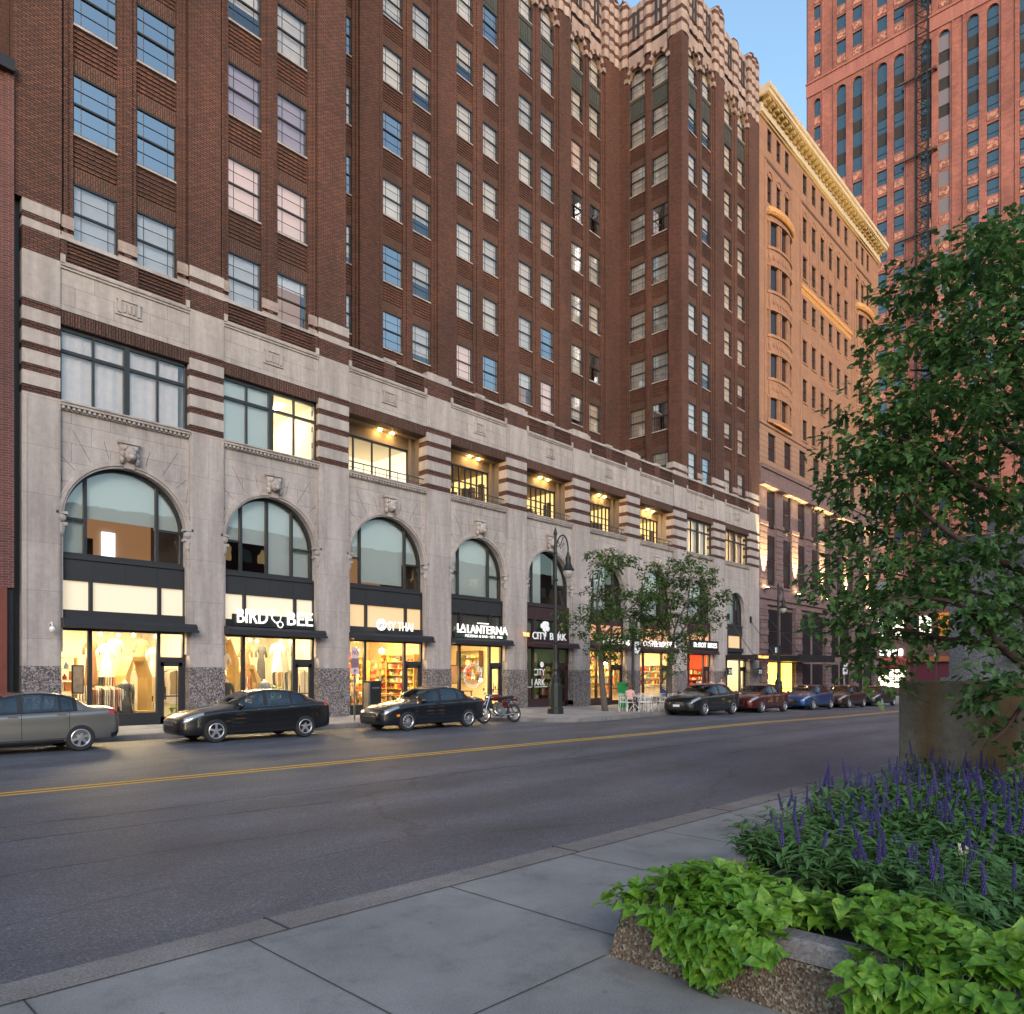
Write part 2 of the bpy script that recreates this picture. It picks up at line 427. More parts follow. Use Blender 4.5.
def blockmat():
    m, nt, b = newmat('stained_concrete')
    tc = nt.nodes.new('ShaderNodeTexCoord'); P = tc.outputs['Object']
    n1 = noise(nt, P, 3.0, 12, .75); c = ramp(nt, n1, [(.3,(.075,.07,.058)), (.5,(.15,.137,.113)), (.7,(.20,.185,.155))])
    n2 = noise(nt, mapped(nt, P, (2.2,2.2,.22)), 1.0, 4); c2 = ramp(nt, n2, [(.42,(1,1,1)), (.58,(.80,.60,.36)), (.7,(.62,.45,.25))])
    c = mixc(nt, 1, c, c2, 'MULTIPLY')
    n3 = noise(nt, P, 70, 3); c = mixc(nt, 1, c, ramp(nt, n3, [(.3,(.75,.75,.75)), (.7,(1.2,1.2,1.2))]), 'MULTIPLY')
    nt.links.new(c, b.inputs['Base Color']); b.inputs['Roughness'].default_value = .85
    bp = nt.nodes.new('ShaderNodeBump'); bp.inputs['Strength'].default_value = .5; bp.inputs['Distance'].default_value = .02
    nt.links.new(n1, bp.inputs['Height']); nt.links.new(bp.outputs[0], b.inputs['Normal'])
    return m
M['blockcon'] = blockmat()

def strip_mesh(xs, yfun0, yfun1, off, ydiv=1):
    vs = []; fs = []
    for x in xs:
        a, b_ = yfun0(x), yfun1(x)
        for j in range(ydiv+1):
            vs.append((x, a+(b_-a)*j/ydiv, gz(x)+off))
    n = ydiv+1
    for i in range(len(xs)-1):
        for j in range(ydiv):
            fs.append((i*n+j, (i+1)*n+j, (i+1)*n+j+1, i*n+j+1))
    return vs, fs
XS = [-400,-60,0,14,28,50,80,110,400,1500]
g = MB(); v, f = strip_mesh(XS, lambda x:-400, lambda x:1500, -.03); g.add(v, f)
tag(g.build('ground', M['asphalt']), kind='structure')
def near_curb(x): return 4.90-.031*max(-60, min(x, 60))
FAR = [(-60,22.6),(8,22.3),(15,22.0),(19.6,21.7),(20.6,21.2),(21.3,20.2),(21.9,18.9),(22.8,18.0),(24,17.75),(26,17.8),(28,18.1),(30,18.5),(36,18.6),(112,18.6)]
def interp(tab, x):
    if x <= tab[0][0]: return tab[0][1]
    for (a, b_), (c, d_) in zip(tab, tab[1:]):
        if x <= c: return b_+(d_-b_)*(x-a)/(c-a)
    return tab[-1][1]
def far_curb(x): return interp(FAR, x)
xr = sorted(set([-60,-30,-10] + list(range(0, 112, 2)) + [p[0] for p in FAR]))
g = MB(); v, f = strip_mesh(xr, lambda x: near_curb(x)-.05, lambda x: far_curb(x)+.05, 0, 4); g.add(v, f)
tag(g.build('road', M['asphalt']), kind='structure')
# long sealed cracks along the lanes
g = MB()
def crack(pts, wd=.018):
    P2 = []
    for (x0,y0),(x1,y1) in zip(pts, pts[1:]):
        n = max(2, int(math.hypot(x1-x0,y1-y0)/.22))
        for i in range(n):
            t = i/n; P2.append((x0+(x1-x0)*t+U(-.02,.02), y0+(y1-y0)*t+U(-.035,.035)))
    P2.append(pts[-1])
    vs = []; fs = []
    for i, (x, y) in enumerate(P2):
        h = wd*U(.35, 1.1)
        vs += [(x, y-h, gz(x)+.004), (x, y+h, gz(x)+.004)]
    for i in range(len(P2)-1): fs.append((2*i, 2*i+2, 2*i+3, 2*i+1))
    g.add(vs, fs)
crack([(-4,10.75),(2,10.67),(4.2,10.54),(6.9,10.38),(12,10.2),(20,10.0),(34,9.6),(60,9.2)])
crack([(-2,9.7),(2,9.73),(4,9.55),(6,9.3)])
crack([(10,18.4),(14,17.9),(20,17.3),(26,16.5),(36,15.6),(60,15.2)], .022)
crack([(0,8.2),(3,8.0),(5,7.7)], .01); crack([(16,8.2),(24,7.7),(36,7.5)], .014)
crack([(1,15.6),(5,15.4),(9,15.6),(12,15.5)], .014)
tag(g.build('road_cracks', M['joint']), kind='structure')
# double yellow line
g = MB()
YL = [(-40,15.4),(2.8,13.61),(15,13.11),(19.4,12.8),(34.4,12.35),(47.5,12.9),(112,13.5)]
for s_ in (-.14, .14):
    vs = []; fs = []; xs = sorted(set([-40,-20,-8]+list(range(0,112,2))+[p[0] for p in YL]))
    for x in xs:
        y = interp(YL, x)+s_; vs += [(x, y-.062, gz(x)+.006), (x, y+.062, gz(x)+.006)]
    for i in range(len(xs)-1): fs.append((2*i, 2*i+2, 2*i+3, 2*i+1))
    g.add(vs, fs)
tag(g.build('road_marking', M['yellow']), kind='structure')
# kerbs: a real step, a band of stone along each side
def kerb(xs, fun, side, w_=.32, joints=()):
    g = MB(); n = len(xs); vs = []; fs = []
    for i, x in enumerate(xs):
        x0, x1 = xs[max(0,i-1)], xs[min(n-1,i+1)]
        dx, dy = x1-x0, fun(x1)-fun(x0); L = math.hypot(dx, dy); nx, ny = -dy/L, dx/L
        y = fun(x); z = gz(x)
        for off, h in ((0,-.04),(.0,.125),(.025,.152),(w_,.152),(w_,-.04)):
            vs.append((x+nx*off*side, y+ny*off*side, z+h))
    for i in range(n-1):
        for k in range(4):
            q = (i*5+k, (i+1)*5+k, (i+1)*5+k+1, i*5+k+1)
            fs.append(q if side < 0 else q[::-1])
    g.add(vs, fs)
    for x in joints:
        x1 = x+.02; y = fun(x)
        g.box(x, x1, min(y-.003*side, y+(w_+.005)*side), max(y-.003*side, y+(w_+.005)*side), gz(x), gz(x)+.1555, 1)
    return g
g = kerb([-60,-20,-4]+[i*.5 for i in range(-6, 40)]+list(range(20, 92, 2)), near_curb, -1, .32, [-1.2, 2.55, 5.6, 8.6, 11.6, 14.6, 17.6])
tag(g.build('kerb', [M['curb'], M['joint']]), kind='structure')
xf = sorted(set([-60,-20]+list(range(0,112,2))+[p[0] for p in FAR]+[19.8,20.3,20.9,21.1,21.6,22.3,23.4]))
g = kerb(xf, far_curb, 1, .3, [6.3, 9.3, 12.3, 15.3, 18.3, 24.5, 27.4, 31, 34, 37, 40, 43])
tag(g.build('kerb', [M['curb'], M['joint']]), kind='structure')
# pavements
g = MB(); xs = [-60,-20,-4]+list(range(-3, 20))+list(range(20, 92, 2))
v, f = strip_mesh(xs, lambda x:-30, lambda x: near_curb(x)-.318, .145, 6); g.add(v, f)
def jl(p, q, w_=.005):
    d = Vector((q[0]-p[0], q[1]-p[1], 0)); n = Vector((-d.y, d.x, 0)).normalized()*w_
    pts = [(p[0]-n.x,p[1]-n.y),(q[0]-n.x,q[1]-n.y),(q[0]+n.x,q[1]+n.y),(p[0]+n.x,p[1]+n.y)]
    g.add([(x,y,gz(x)+.149) for x,y in pts], [(0,1,2,3)], 1)
for x in (-1.9,-.55,1.04,2.28,3.98,5.5,7.0,8.5,10,11.5,13,14.5,16,17.5,19): jl((x, near_curb(x)-.32), (x-.03, -6))
jl((3.66,2.66),(-8,2.9)); jl((3.6,1.1),(-8,1.3))
vs = []; fs = []
for i, x in enumerate(xs[3:22]):
    y = near_curb(x)-.322; vs += [(x,y-.012,gz(x)+.149),(x,y+.012,gz(x)+.149)]
for i in range(18): fs.append((2*i,2*i+2,2*i+3,2*i+1))
g.add(vs, fs, 1)
tag(g.build('pavement', [M['sidewalk'], M['joint']]), kind='structure')
g = MB(); v, f = strip_mesh(xf, lambda x: far_curb(x)+.298, lambda x: 32, .146, 6); g.add(v, f)
for x in [2,4.5,7,9.5,12,14.5,17,19.5,22,24.5,27,29.5,32,34.5,37,39.5,42,45,48,51,54]:
    y0 = far_curb(x)+.32; g.add([(x,y0,gz(x)+.15),(x+.02,y0,gz(x)+.15),(x+.02,26,gz(x)+.15),(x,26,gz(x)+.15)], [(0,1,2,3)], 1)
tag(g.build('pavement', [M['sidewalk2'], M['joint']]), kind='structure')
# ------------------------------------------------------------------ the brown brick building with the arcade
F = 26.2                      # plane of the pier faces
PIERS = [(5.97,7.0),(11.06,12.31),(16.30,17.75),(22.03,23.52),(27.42,28.97),(32.91,34.51),(38.33,39.80),(43.95,45.7),(49.6,51.4),(55.5,57.25)]
FLUSH = (0,1,2,7,8,9)
B = thing('brick_office_building', 'tall dark brown brick building with banded limestone arcade of shopfronts and arched windows', 'building', (5.75,26.2,0))
def bld(mb, name, mats, parent=None, smooth=False): return mb.build(name, mats, parent or B, world=True, smooth=smooth)
BAND = [(10.58,10.82),(11.24,11.48),(11.90,12.14),(12.56,12.80),(13.2,13.46)]
for i, (a, b) in enumerate(PIERS):
    g = MB()
    g.box(a-.02, b+.02, F-.03, F+.6, -1.5, 2.15, 2)
    g.box(a-.02, b+.02, F-.045, F+.6, .15, .42, 2)
    g.box(a, b, F, F+.6, 2.15, 10.58, 0)
    # slim raised edges on the pier
    g.box(a+.05, a+.12, F-.02, F+.01, 2.2, 10.5, 0); g.box(b-.12, b-.05, F-.02, F+.01, 2.2, 10.5, 0)
    z = 10.58
    for z0, z1 in BAND:
        if z0 > z: g.box(a, b, F, F+.6, z, z0, 0)
        for k in range(3):
            h = (z1-z0)/3
            g.box(a+.01, b-.01, F+(.012 if k % 2 == 0 else .03), F+.6, z0+k*h, z0+(k+1)*h, 1)
        z = z1
    g.box(a, b, F, F+.6, 13.46, 14.2, 0); g.box(a, b, F-.004, F+.6, 14.2, 14.94, 0)
    g.box(a+.02, b-.02, F+.015, F+.6, 14.94, 15.66, 1)
    if i in FLUSH:
        g.box(a, b, F, F+.6, 15.66, 15.92, 0); g.box(a+.01, b-.01, F+.02, F+.6, 15.92, 16.12, 1)
        g.box(a, b, F, F+.6, 16.12, 16.5, 0)
    else:
        g.box(a-.02, b+.02, F-.02, F+.7, 15.66, 15.95, 0); g.box(a+.1, b-.1, F+.06, F+.6, 15.95, 16.06, 0)
    bld(g, 'pier', [M['lime_plain'], M['brick'], M['granite']])

def arch_wall(g, xa, xb, xc, r, zc, ztop, y0, y1, n=40, mi=0):
    """wall xa..xb from the springing zc up to ztop with a round-headed opening"""
    if xa < xc-r: g.box(xa, xc-r, y0, y1, zc, ztop, mi)
    if xb > xc+r: g.box(xc+r, xb, y0, y1, zc, ztop, mi)
    pts = [(xc-r*math.cos(PI*k/n), zc+r*math.sin(PI*k/n)) for k in range(n+1)]
    vs = []
    for x, z in pts: vs += [(x,y0,z),(x,y0,ztop),(x,y1,z),(x,y1,ztop)]
    fs = []
    for k in range(n):
        a, b_ = 4*k, 4*k+4
        fs += [(a,b_,b_+1,a+1),(a+2,a+3,b_+3,b_+2),(a,a+2,b_+2,b_),(a+1,b_+1,b_+3,a+3)]
    g.add(vs, fs, mi)
def arc_bar(g, xc, zc, r0, r1, y0, y1, a0=0, a1=PI, n=40, mi=0):
    vs = []
    for k in range(n+1):
        t = a0+(a1-a0)*k/n
        for r in (r0, r1):
            x, z = xc-r*math.cos(t), zc+r*math.sin(t)
            vs += [(x,y0,z),(x,y1,z)]
    fs = []
    for k in range(n):
        a, b_ = 4*k, 4*k+4
        fs += [(a,b_,b_+2,a+2),(a+1,a+3,b_+3,b_+1),(a+2,b_+2,b_+3,a+3),(a,a+1,b_+1,b_)]
    fs += [(0,2,3,1),(4*n,4*n+1,4*n+3,4*n+2)]
    g.add(vs, fs, mi)
def arc_pane(g, xc, zc, r, zb, y, x0=None, x1=None, n=24, top=None, bot=None):
    """flat pane filling the arch head between x0 and x1 down to zb"""
    x0 = xc-r if x0 is None else x0; x1 = xc+r if x1 is None else x1
    vs = []
    for k in range(n+1):
        x = x0+(x1-x0)*k/n
        z = zc+math.sqrt(max(0, r*r-(x-xc)**2))
        if top: z = min(z, top)
        b_ = zb if bot is None else bot
        vs += [(x,y,min(b_,z)),(x,y,z)]
    g.add(vs, [(2*k,2*k+2,2*k+3,2*k+1) for k in range(n)])

M['room_warm'] = plain('warm_room_wall', (.62,.52,.34), .9)
M['room_white'] = plain('white_room_wall', (.75,.70,.58), .9)
M['room_red'] = plain('red_room_wall', (.55,.05,.02), .8)
M['room_grey'] = plain('grey_room_wall', (.35,.33,.30), .9)
M['room_brown'] = plain('brown_loggia_wall', (.13,.10,.075), .9)
M['room_ceil'] = plain('beige_ceiling', (.26,.20,.14), .9)
M['lamp_warm'] = emis('warm_ceiling_lamp', (1,.68,.28), 23)
M['lamp_white'] = emis('neutral_ceiling_lamp', (1,.80,.46), 24)
M['bulb'] = emis('warm_bulb', (1,.72,.35), 50)
M['loggia_bulb'] = emis('loggia_downlight', (1,.62,.22), 170)
M['frost'] = emis('lit_frosted_pane', (1,.80,.52), .2, (.45,.42,.36))
M['frost_w'] = emis('lit_amber_pane', (1,.60,.26), .2, (.4,.33,.22))
M['frost_o'] = emis('lit_orange_pane', (1,.42,.18), .16, (.5,.3,.2))
M['lit_room'] = emis('lit_far_room', (1,.66,.24), .42, (.6,.5,.35))
M['lit_room_w'] = emis('lit_white_room', (1,.84,.55), .34, (.7,.65,.55))
M['glow_brown'] = emis('lit_brown_room', (.9,.45,.2), .10, (.3,.2,.12))

# bay specification: shade layout of the arched window, third-floor kind, shopfront data
BAYS = [
 dict(m=(.19,.77), sh=[(0,.19,4.9),(.19,.77,7.05),(.77,1,6.95)], up='drape', room='room_white', lamp='lamp_white', tr='frost', fr='black_wood', back='glow_brown'),
 dict(m=(.2,.48,.76), sh=[(0,.2,7.0),(.2,.48,6.95),(.48,.76,5.85),(.76,1,5.85)], up='half', room='room_white', lamp='lamp_white', tr='frost', fr='black_wood', back='dark_in'),
 dict(m=(.18,.78), sh=[(0,.18,7.0),(.18,.78,5.95),(.78,1,6.95)], up='loggia_white', room='room_warm', lamp='lamp_warm', tr='frost_w', fr='black_wood', back='glow_brown'),
 dict(m=(.2,.76), sh=[(0,.2,5.85),(.2,.76,5.85),(.76,1,5.85)], up='loggia', room='room_warm', lamp='lamp_warm', tr='grey', fr='black_wood', back='lit_room'),
 dict(m=(.2,.72), sh=[(0,.2,5.85),(.2,.45,5.85),(.72,1,7.0)], up='loggia', room='room_grey', lamp='green', tr='green', fr='plum', back='dark_in'),
 dict(m=(.2,.76), sh=[(0,.2,5.85),(.2,.6,5.85)], up='loggia', room='room_warm', lamp='lamp_warm', tr='frost_o', fr='plum', back='dark_in'),
 dict(m=(.2,.76), sh=[(0,.2,5.85),(.2,.7,5.85)], up='loggia_plain', room='room_white', lamp='lamp_warm', tr='frost_o', fr='plum', back='glow_brown'),
 dict(m=(.2,.76), sh=[(0,.2,5.85),(.2,.76,5.85)], up='lit', room='room_red', lamp='lamp_warm', tr='frost_o', fr='plum', back='dark_in'),
 dict(m=(.62,.8), sh=[(0,.62,5.85),(.62,.8,5.85),(.8,1,7.0)], up='lit', room='room_white', lamp='lamp_white', tr='frost_w', fr='black_wood', back='dark_in'),
]
ZA, ZSILL, ZTOP3 = 6.86, 10.55, 13.0
SHOPY = F+.42
for i, sp in enumerate(BAYS):
    xa, xb = PIERS[i][1], PIERS[i+1][0]
    wd = xb-xa; xc = (xa+xb)/2
    r = wd/2-.08 if i < 8 else 1.45
    if i == 8: xc = (xa+xb)/2-.05
    # ---- stone bay wall
    g = MB(); yw = F+.13
    arch_wall(g, xa, xb, xc, r, ZA, 10.32, yw, F+.6)
    for s_, e_ in ((xa, xc-r), (xc+r, xb)):
        if e_-s_ > .01: g.box(s_, e_, yw, F+.6, 3.4 if i == 8 else 5.7, ZA)
    gw = g; g = MB()
    g.box(xa, xb, F+.05, F+.6, 13.46, 14.76)
    g.box(xa, xb, F-.0, F+.6, 14.76, 14.84); g.box(xa, xb, F-.05, F+.6, 14.84, 14.90); 
    for k in range(3):     # stone scroll along the moulding
        x0 = xa+.08+k*(wd-.16)/3
    g.box(xa+.1, xb-.1, F-.01, F+.3, 14.90, 14.98)
    if wd > 3:
        g.box(xa, xa+.14, F-.02, F+.3, 14.94, 15.2); g.box(xb-.14, xb, F-.02, F+.3, 14.94, 15.2)
    bld(g, 'stone_belt', M['lime'])
    g = gw
    # joints radiating from the arch (open masonry joints)
    for k in range(1, 12):
        t = PI*k/12
        if abs(t-PI/2) < .05: continue
        r1 = r+.30; r2 = r+(.85 if k % 2 else 1.35)
        x1, z1 = xc-r1*math.cos(t), ZA+r1*math.sin(t); x2, z2 = xc-r2*math.cos(t), ZA+r2*math.sin(t)
        x2 = max(xa+.02, min(xb-.02, x2)); z2 = min(z2, 10.2)
        if (x2-x1)**2+(z2-z1)**2 < .02: continue
        nx, nz = -(z2-z1), (x2-x1); L = math.hypot(nx, nz); nx *= .007/L; nz *= .007/L
        if i < 8: g.add([(x1-nx,yw-.003,z1-nz),(x2-nx,yw-.003,z2-nz),(x2+nx,yw-.003,z2+nz),(x1+nx,yw-.003,z1+nz)], [(0,1,2,3)], 1)
    bld(g, 'bay_wall', [M['lime'], M['joint']])
    # ---- arch moulding, imposts
    g = MB()
    if i < 8:
        arc_bar(g, xc, ZA, r-.02, r+.20, yw-.07, yw+.05)
        arc_bar(g, xc, ZA, r+.05, r+.14, yw-.12, yw-.06)
        for sx in (-1, 1):
            x = xc+sx*(r+.04)
            g.box(x-.16, x+.16, yw-.14, yw+.1, 6.62, 6.72); g.ball((x, yw-.08, 6.86), (.15,.1,.13), 8); g.box(x-.17, x+.17, yw-.15, yw+.1, 6.98, 7.06)
            g.lathe([(.02,0),(.09,.12),(.12,.3),(.12,.4)], 8, (x, yw-.04, 6.25))
            g.box(x-.05, x+.05, yw-.06, yw+.1, 2.6, 6.3)
    else:
        arc_bar(g, xc, ZA, r-.02, r+.1, yw-.03, yw+.05)
        for x in (xc-1.9, xc+1.75):     # carved panels either side of the arch
            g.box(x-.18, x+.18, yw-.03, yw+.05, 9.0, 10.0); g.box(x-.12, x+.12, yw-.05, yw, 9.1, 9.45); g.box(x-.12, x+.12, yw-.05, yw, 9.55, 9.9)
    bld(g, 'arch_moulding', M['lime_plain'])
    # ---- lion-head keystone
    g = MB(); kz = ZA+r+.08
    if i < 8:
        g.prism_y([(xc-.16,kz-.1),(xc+.16,kz-.1),(xc+.3,kz+.75),(xc-.3,kz+.75)], yw-.16, yw+.1)
        g.ball((xc, yw-.26, kz+.36), (.2,.2,.26), 10); g.ball((xc, yw-.42, kz+.24), (.11,.13,.1), 8)
        for sx in (-1, 1):
            g.ball((xc+sx*.16, yw-.3, kz+.56), (.08,.08,.09), 8); g.ball((xc+sx*.09, yw-.4, kz+.4), (.05,.05,.05), 6)
            for k in range(3): g.ball((xc+sx*(.24-.02*k), yw-.2, kz+.15+.2*k), (.09,.1,.12), 8)
        g.box(xc-.34, xc+.34, yw-.22, yw+.1, kz+.72, kz+.82)
        bld(g, 'keystone', M['lime_plain'], smooth=False)
    # ---- dentil sill
    g = MB(); g.box(xa, xb, F-.06, F+.6, 10.42, 10.5); g.box(xa, xb, F-.1, F+.6, 10.5, 10.56)
    n = int(wd/.15)
    for k in range(n):
        x = xa+wd*(k+.25)/n; g.box(x, x+wd/n*.5, F-.03, F+.14, 10.33, 10.42)
    g.box(xa, xb, F+.06, F+.3, 10.30, 10.42)
    bld(g, 'dentil_sill', M['lime_plain'])
    # ---- soldier course and plaque
    g = MB(); n = int(wd/.1)
    g.box(xa, xb, F+.09, F+.6, 13.0, 13.46)
    for k in range(n):
        x = xa+wd*k/n; g.box(x+.008, x+wd/n-.008, F+.065, F+.1, 13.02, 13.44)
    bld(g, 'soldier_course', M['brick_v'])
    g = MB(); g.box(xc-.42, xc+.42, F, F+.1, 13.9, 13.97); g.box(xc-.3, xc+.3, F+.0, F+.1, 13.97, 14.38)
    for sx in (-1, 1): g.box(xc+sx*.3-.05, xc+sx*.3+.05, F-.04, F+.1, 13.97, 14.38)
    for sx in (-.14, 0, .14): g.box(xc+sx-.035, xc+sx+.035, F-.05, F+.05, 14.0, 14.3)
    g.box(xc-.38, xc+.38, F-.04, F+.1, 14.38, 14.44)
    bld(g, 'plaque', M['lime_plain'])
    # ---- corbelled brick parapet below the first brick storey
    g = MB()
    g.box(xa, xb, F+.13, F+.6, 14.9, 15.68, 0)
    for k in range(6): g.box(xa, xb, F+.085, F+.14, 14.98+k*.12, 15.05+k*.12, 0)
    for x in (xa+.09, xb-.09, xc): g.box(x-.09 if x != xc else x-.3, x+.09 if x != xc else x+.3, F+.02, F+.14, 14.96, 15.66, 0)
    g.box(xa, xb, F-.0, F+.62, 15.68, 15.80, 1)
    if 2 <= i <= 6: g.box(xc-.33, xc+.33, F-.03, F+.62, 15.74, 15.88, 1)
    bld(g, 'parapet', [M['brick'], M['lime_plain']])
    # ---- arched window
    yg = F+.45
    g = MB(); zb = 5.72
    arc_bar(g, xc, ZA, r-.1, r+.02, yg-.06, yg+.06)
    g.box(xc-r-.02, xc-r+.1, yg-.06, yg+.06, zb, ZA); g.box(xc+r-.1, xc+r+.02, yg-.06, yg+.06, zb, ZA)
    g.box(xc-r, xc+r, yg-.07, yg+.06, zb-.02, zb+.12)
    for m_ in sp['m']:
        x = xc-r+2*r*m_; h = math.sqrt(r*r-(x-xc)**2)
        g.box(x-.05, x+.05, yg-.065, yg+.06, zb, ZA+h-.03)
    if i != 8:
        ms = (0,)+sp['m']+(1,)
        for p in (0, len(ms)-2):
            x0 = xc-r+2*r*ms[p]; x1 = xc-r+2*r*ms[p+1]; g.box(x0, x1, yg-.055, yg+.05, 6.9, 6.98)
    aw = bld(g, 'arched_window', M['frame'])
    g = MB(); arc_pane(g, xc, ZA, r-.03, zb, yg); bld(g, 'pane', M['glass'], aw)
    g = MB()
    for k, (f0, f1, zlow) in enumerate(sp['sh']):
        arc_pane(g, xc, ZA, r-.06, zlow, yg+.16+.004*k, xc-(r-.06)+2*(r-.06)*f0, xc-(r-.06)+2*(r-.06)*f1, 16)
    bld(g, 'roller_shade', M['shade'], aw)
    # ---- room behind the arch
    g = MB(); y1 = F+3.6
    g.box(xa, xb, y1, y1+.05, 5.7, 9.2, 0); g.box(xa-.05, xa, F+.6, y1, 5.7, 9.2, 1); g.box(xb, xb+.05, F+.6, y1, 5.7, 9.2, 1)
    g.box(xa, xb, F+.6, y1, 5.6, 5.7, 1); g.box(xa, xb, F+.6, y1, 9.15, 9.2, 1)
    up = bld(g, 'mezzanine_room', [M[sp['back']], M['room_brown']])
    if i == 0:
        g = MB(); g.box(9.3, 9.75, y1-.08, y1-.02, 6.0, 7.2); bld(g, 'screen', emis('bright_screen', (.7,.85,1), 1.0), up)
        g = MB(); g.box(7.75, 8.2, y1-.07, y1-.02, 5.7, 6.9); g.box(8.6,9.0, y1-.07,y1-.02,5.7,6.9); bld(g, 'inner_door', M['room_brown'], up)
    # ---- third-floor opening
    k3 = sp['up']
    g = MB(); x0, x1 = xa, xb
    if k3 in ('drape', 'half', 'lit'):
        yf = F+.28
        g.box(x0, x1, yf-.06, yf+.06, ZSILL, ZSILL+.1); g.box(x0, x1, yf-.06, yf+.06, ZTOP3-.12, ZTOP3)
        g.box(x0, x0+.09, yf-.06, yf+.06, ZSILL, ZTOP3); g.box(x1-.09, x1, yf-.06, yf+.06, ZSILL, ZTOP3)
        g.box(xc-.09, xc+.09, yf-.08, yf+.06, ZSILL, ZTOP3)
        g.box(x0, x1, yf-.065, yf+.055, 12.18, 12.28)
        for f_ in (.25, .75):
            x = x0+wd*f_; g.box(x-.035, x+.035, yf-.05, yf+.05, ZSILL, ZTOP3)
        wn = bld(g, 'wide_window', M['frame'])
        g = MB(); g.add([(x0,yf,ZSILL),(x1,yf,ZSILL),(x1,yf,ZTOP3),(x0,yf,ZTOP3)], [(0,1,2,3)]); bld(g, 'pane', M['glass'], wn)
        if k3 == 'drape':
            g = MB(); n = 90; vs = []
            for k in range(n+1):
                x = x0+.1+(wd-.35)*k/n; y = yf+.14+.012*math.sin(k*.8)+.01*math.sin(k*.33); vs += [(x,y,ZSILL+.02),(x,y,ZTOP3-.05)]
            g.add(vs, [(2*k,2*k+2,2*k+3,2*k+1) for k in range(n)]); bld(g, 'curtain', M['drape'], wn)
        if k3 == 'half':
            g = MB(); g.box(x0+.1, xc-.05, yf+.12, yf+.13, ZSILL+.02, ZTOP3-.05); bld(g, 'curtain', M['shade'], wn)
        if k3 == 'lit':
            g = MB()
            for f0, f1 in ((.04,.3),(.42,.62),(.7,.93)):
                vs = []; n = 24
                for k in range(n+1):
                    x = x0+wd*(f0+(f1-f0)*k/n); y = yf+.25+.02*math.sin(k*1.7); vs += [(x,y,ZSILL+.02),(x,y,ZTOP3-.05)]
                g.add(vs, [(2*k,2*k+2,2*k+3,2*k+1) for k in range(n)])
            bld(g, 'curtain', M['blind_warm'], wn)
        g = MB(); yb = F+4
        lit = {'drape':'dark_in','half':'lit_room_w','lit':'lit_room'}[k3]
        xs0 = xc if k3 == 'half' else x0
        g.box(xs0, x1, yb, yb+.05, ZSILL, ZTOP3, 0); g.box(x1, x1+.05, F+.6, yb, ZSILL, ZTOP3, 1); g.box(xs0-.05, xs0, F+.6, yb, ZSILL, ZTOP3, 1)
        g.box(xs0, x1, F+.6, yb, ZTOP3-.02, ZTOP3+.03, 1); g.box(xs0, x1, F+.6, yb, ZSILL-.05, ZSILL, 1)
        rm = bld(g, 'upper_room', [M[lit], M['room_white']])
        if k3 != 'drape':
            g = MB(); g.box((xs0+x1)/2-.15, (xs0+x1)/2+.15, F+1.2, yb-.8, ZTOP3-.06, ZTOP3-.03); bld(g, 'ceiling_light', M['lamp_white'], rm)
    else:
        yb = F+1.2
        # loggia shell
        g.box(x0, x1, F+.6, yb+.1, ZTOP3, ZTOP3+.1, 1); g.box(x0, x1, F+.6, yb+.1, ZSILL-.1, ZSILL-.02, 0)
        g.box(x0-.05, x0, F+.6, yb, ZSILL, ZTOP3, 0); g.box(x1, x1+.05, F+.6, yb, ZSILL, ZTOP3, 0)
        g.box(x0, x1, yb-.1, yb+.1, 12.5, ZTOP3, 0); g.box(x1-.22, x1, yb-.3, yb+.1, ZSILL, ZTOP3, 0)
        lg = bld(g, 'loggia', [M['room_brown' if k3 != 'loggia_plain' else 'room_ceil'], M['room_ceil']])
        g = MB()
        nb = 4 if k3 == 'loggia_white' else 9
        for k in range(nb+1):
            x = x0+(wd-.22)*k/nb; g.box(x-.03, x+.03, yb-.04, yb+.04, ZSILL, 12.5)
        g.box(x0, x1, yb-.05, yb+.05, 12.42, 12.53); g.box(x0, x1, yb-.05, yb+.05, ZSILL, ZSILL+.1)
        if nb == 9: g.box(x0, x1, yb-.035, yb+.035, 11.7, 11.75)
        gf = bld(g, 'glazed_screen', M['frame'], lg)
        # lit room behind
        g = MB(); y2 = yb+3
        g.box(x0, x1, y2, y2+.05, ZSILL, ZTOP3, 0); g.box(x0-.05, x0, yb+.1, y2, ZSILL, ZTOP3, 1); g.box(x1, x1+.05, yb+.1, y2, ZSILL, ZTOP3, 0); g.box(x0, x1, yb+.1, y2, 12.6, 12.65, 1)
        g.box(x0, x1, yb+.1, y2, ZSILL-.06, ZSILL-.01, 1)
        rm = bld(g, 'upper_room', [M['lit_room_w' if k3 == 'loggia_white' else 'lit_room'], M['room_white' if k3 != 'loggia' else 'room_ceil']])
        if nb == 9:
            g = MB()
            for k in range(7):
                yy = yb+.4+.36*k; g.box(x1-U(.2,.5), x1-.05, yy, yy+U(.1,.3), ZSILL, ZSILL+U(.5,1.5))
            g.box(x0, x1-.6, y2-.6, y2-.05, 12.1, 12.6)
            bld(g, 'furniture', M['room_brown'], rm)
        g = MB()
        for q in ((.52, .85), (.68, .85)):
            x = x0+wd*q[0]; g.lathe([(.0,0),(.055,0),(.055,-.04),(0,-.04)], 10, (x, F+q[1], ZTOP3-.005))
        bld(g, 'ceiling_lamp', M['loggia_bulb'], lg)
        # railing
        g = MB()
        g.box(x0, x1, F+.22, F+.26, 11.0, 11.04); g.box(x0, x1, F+.225, F+.255, 10.78, 10.8)
        for k in range(7):
            x = x0+wd*(k+.5)/7; g.box(x-.012, x+.012, F+.23, F+.25, 10.56, 11.0)
        bld(g, 'railing', M['frame'])

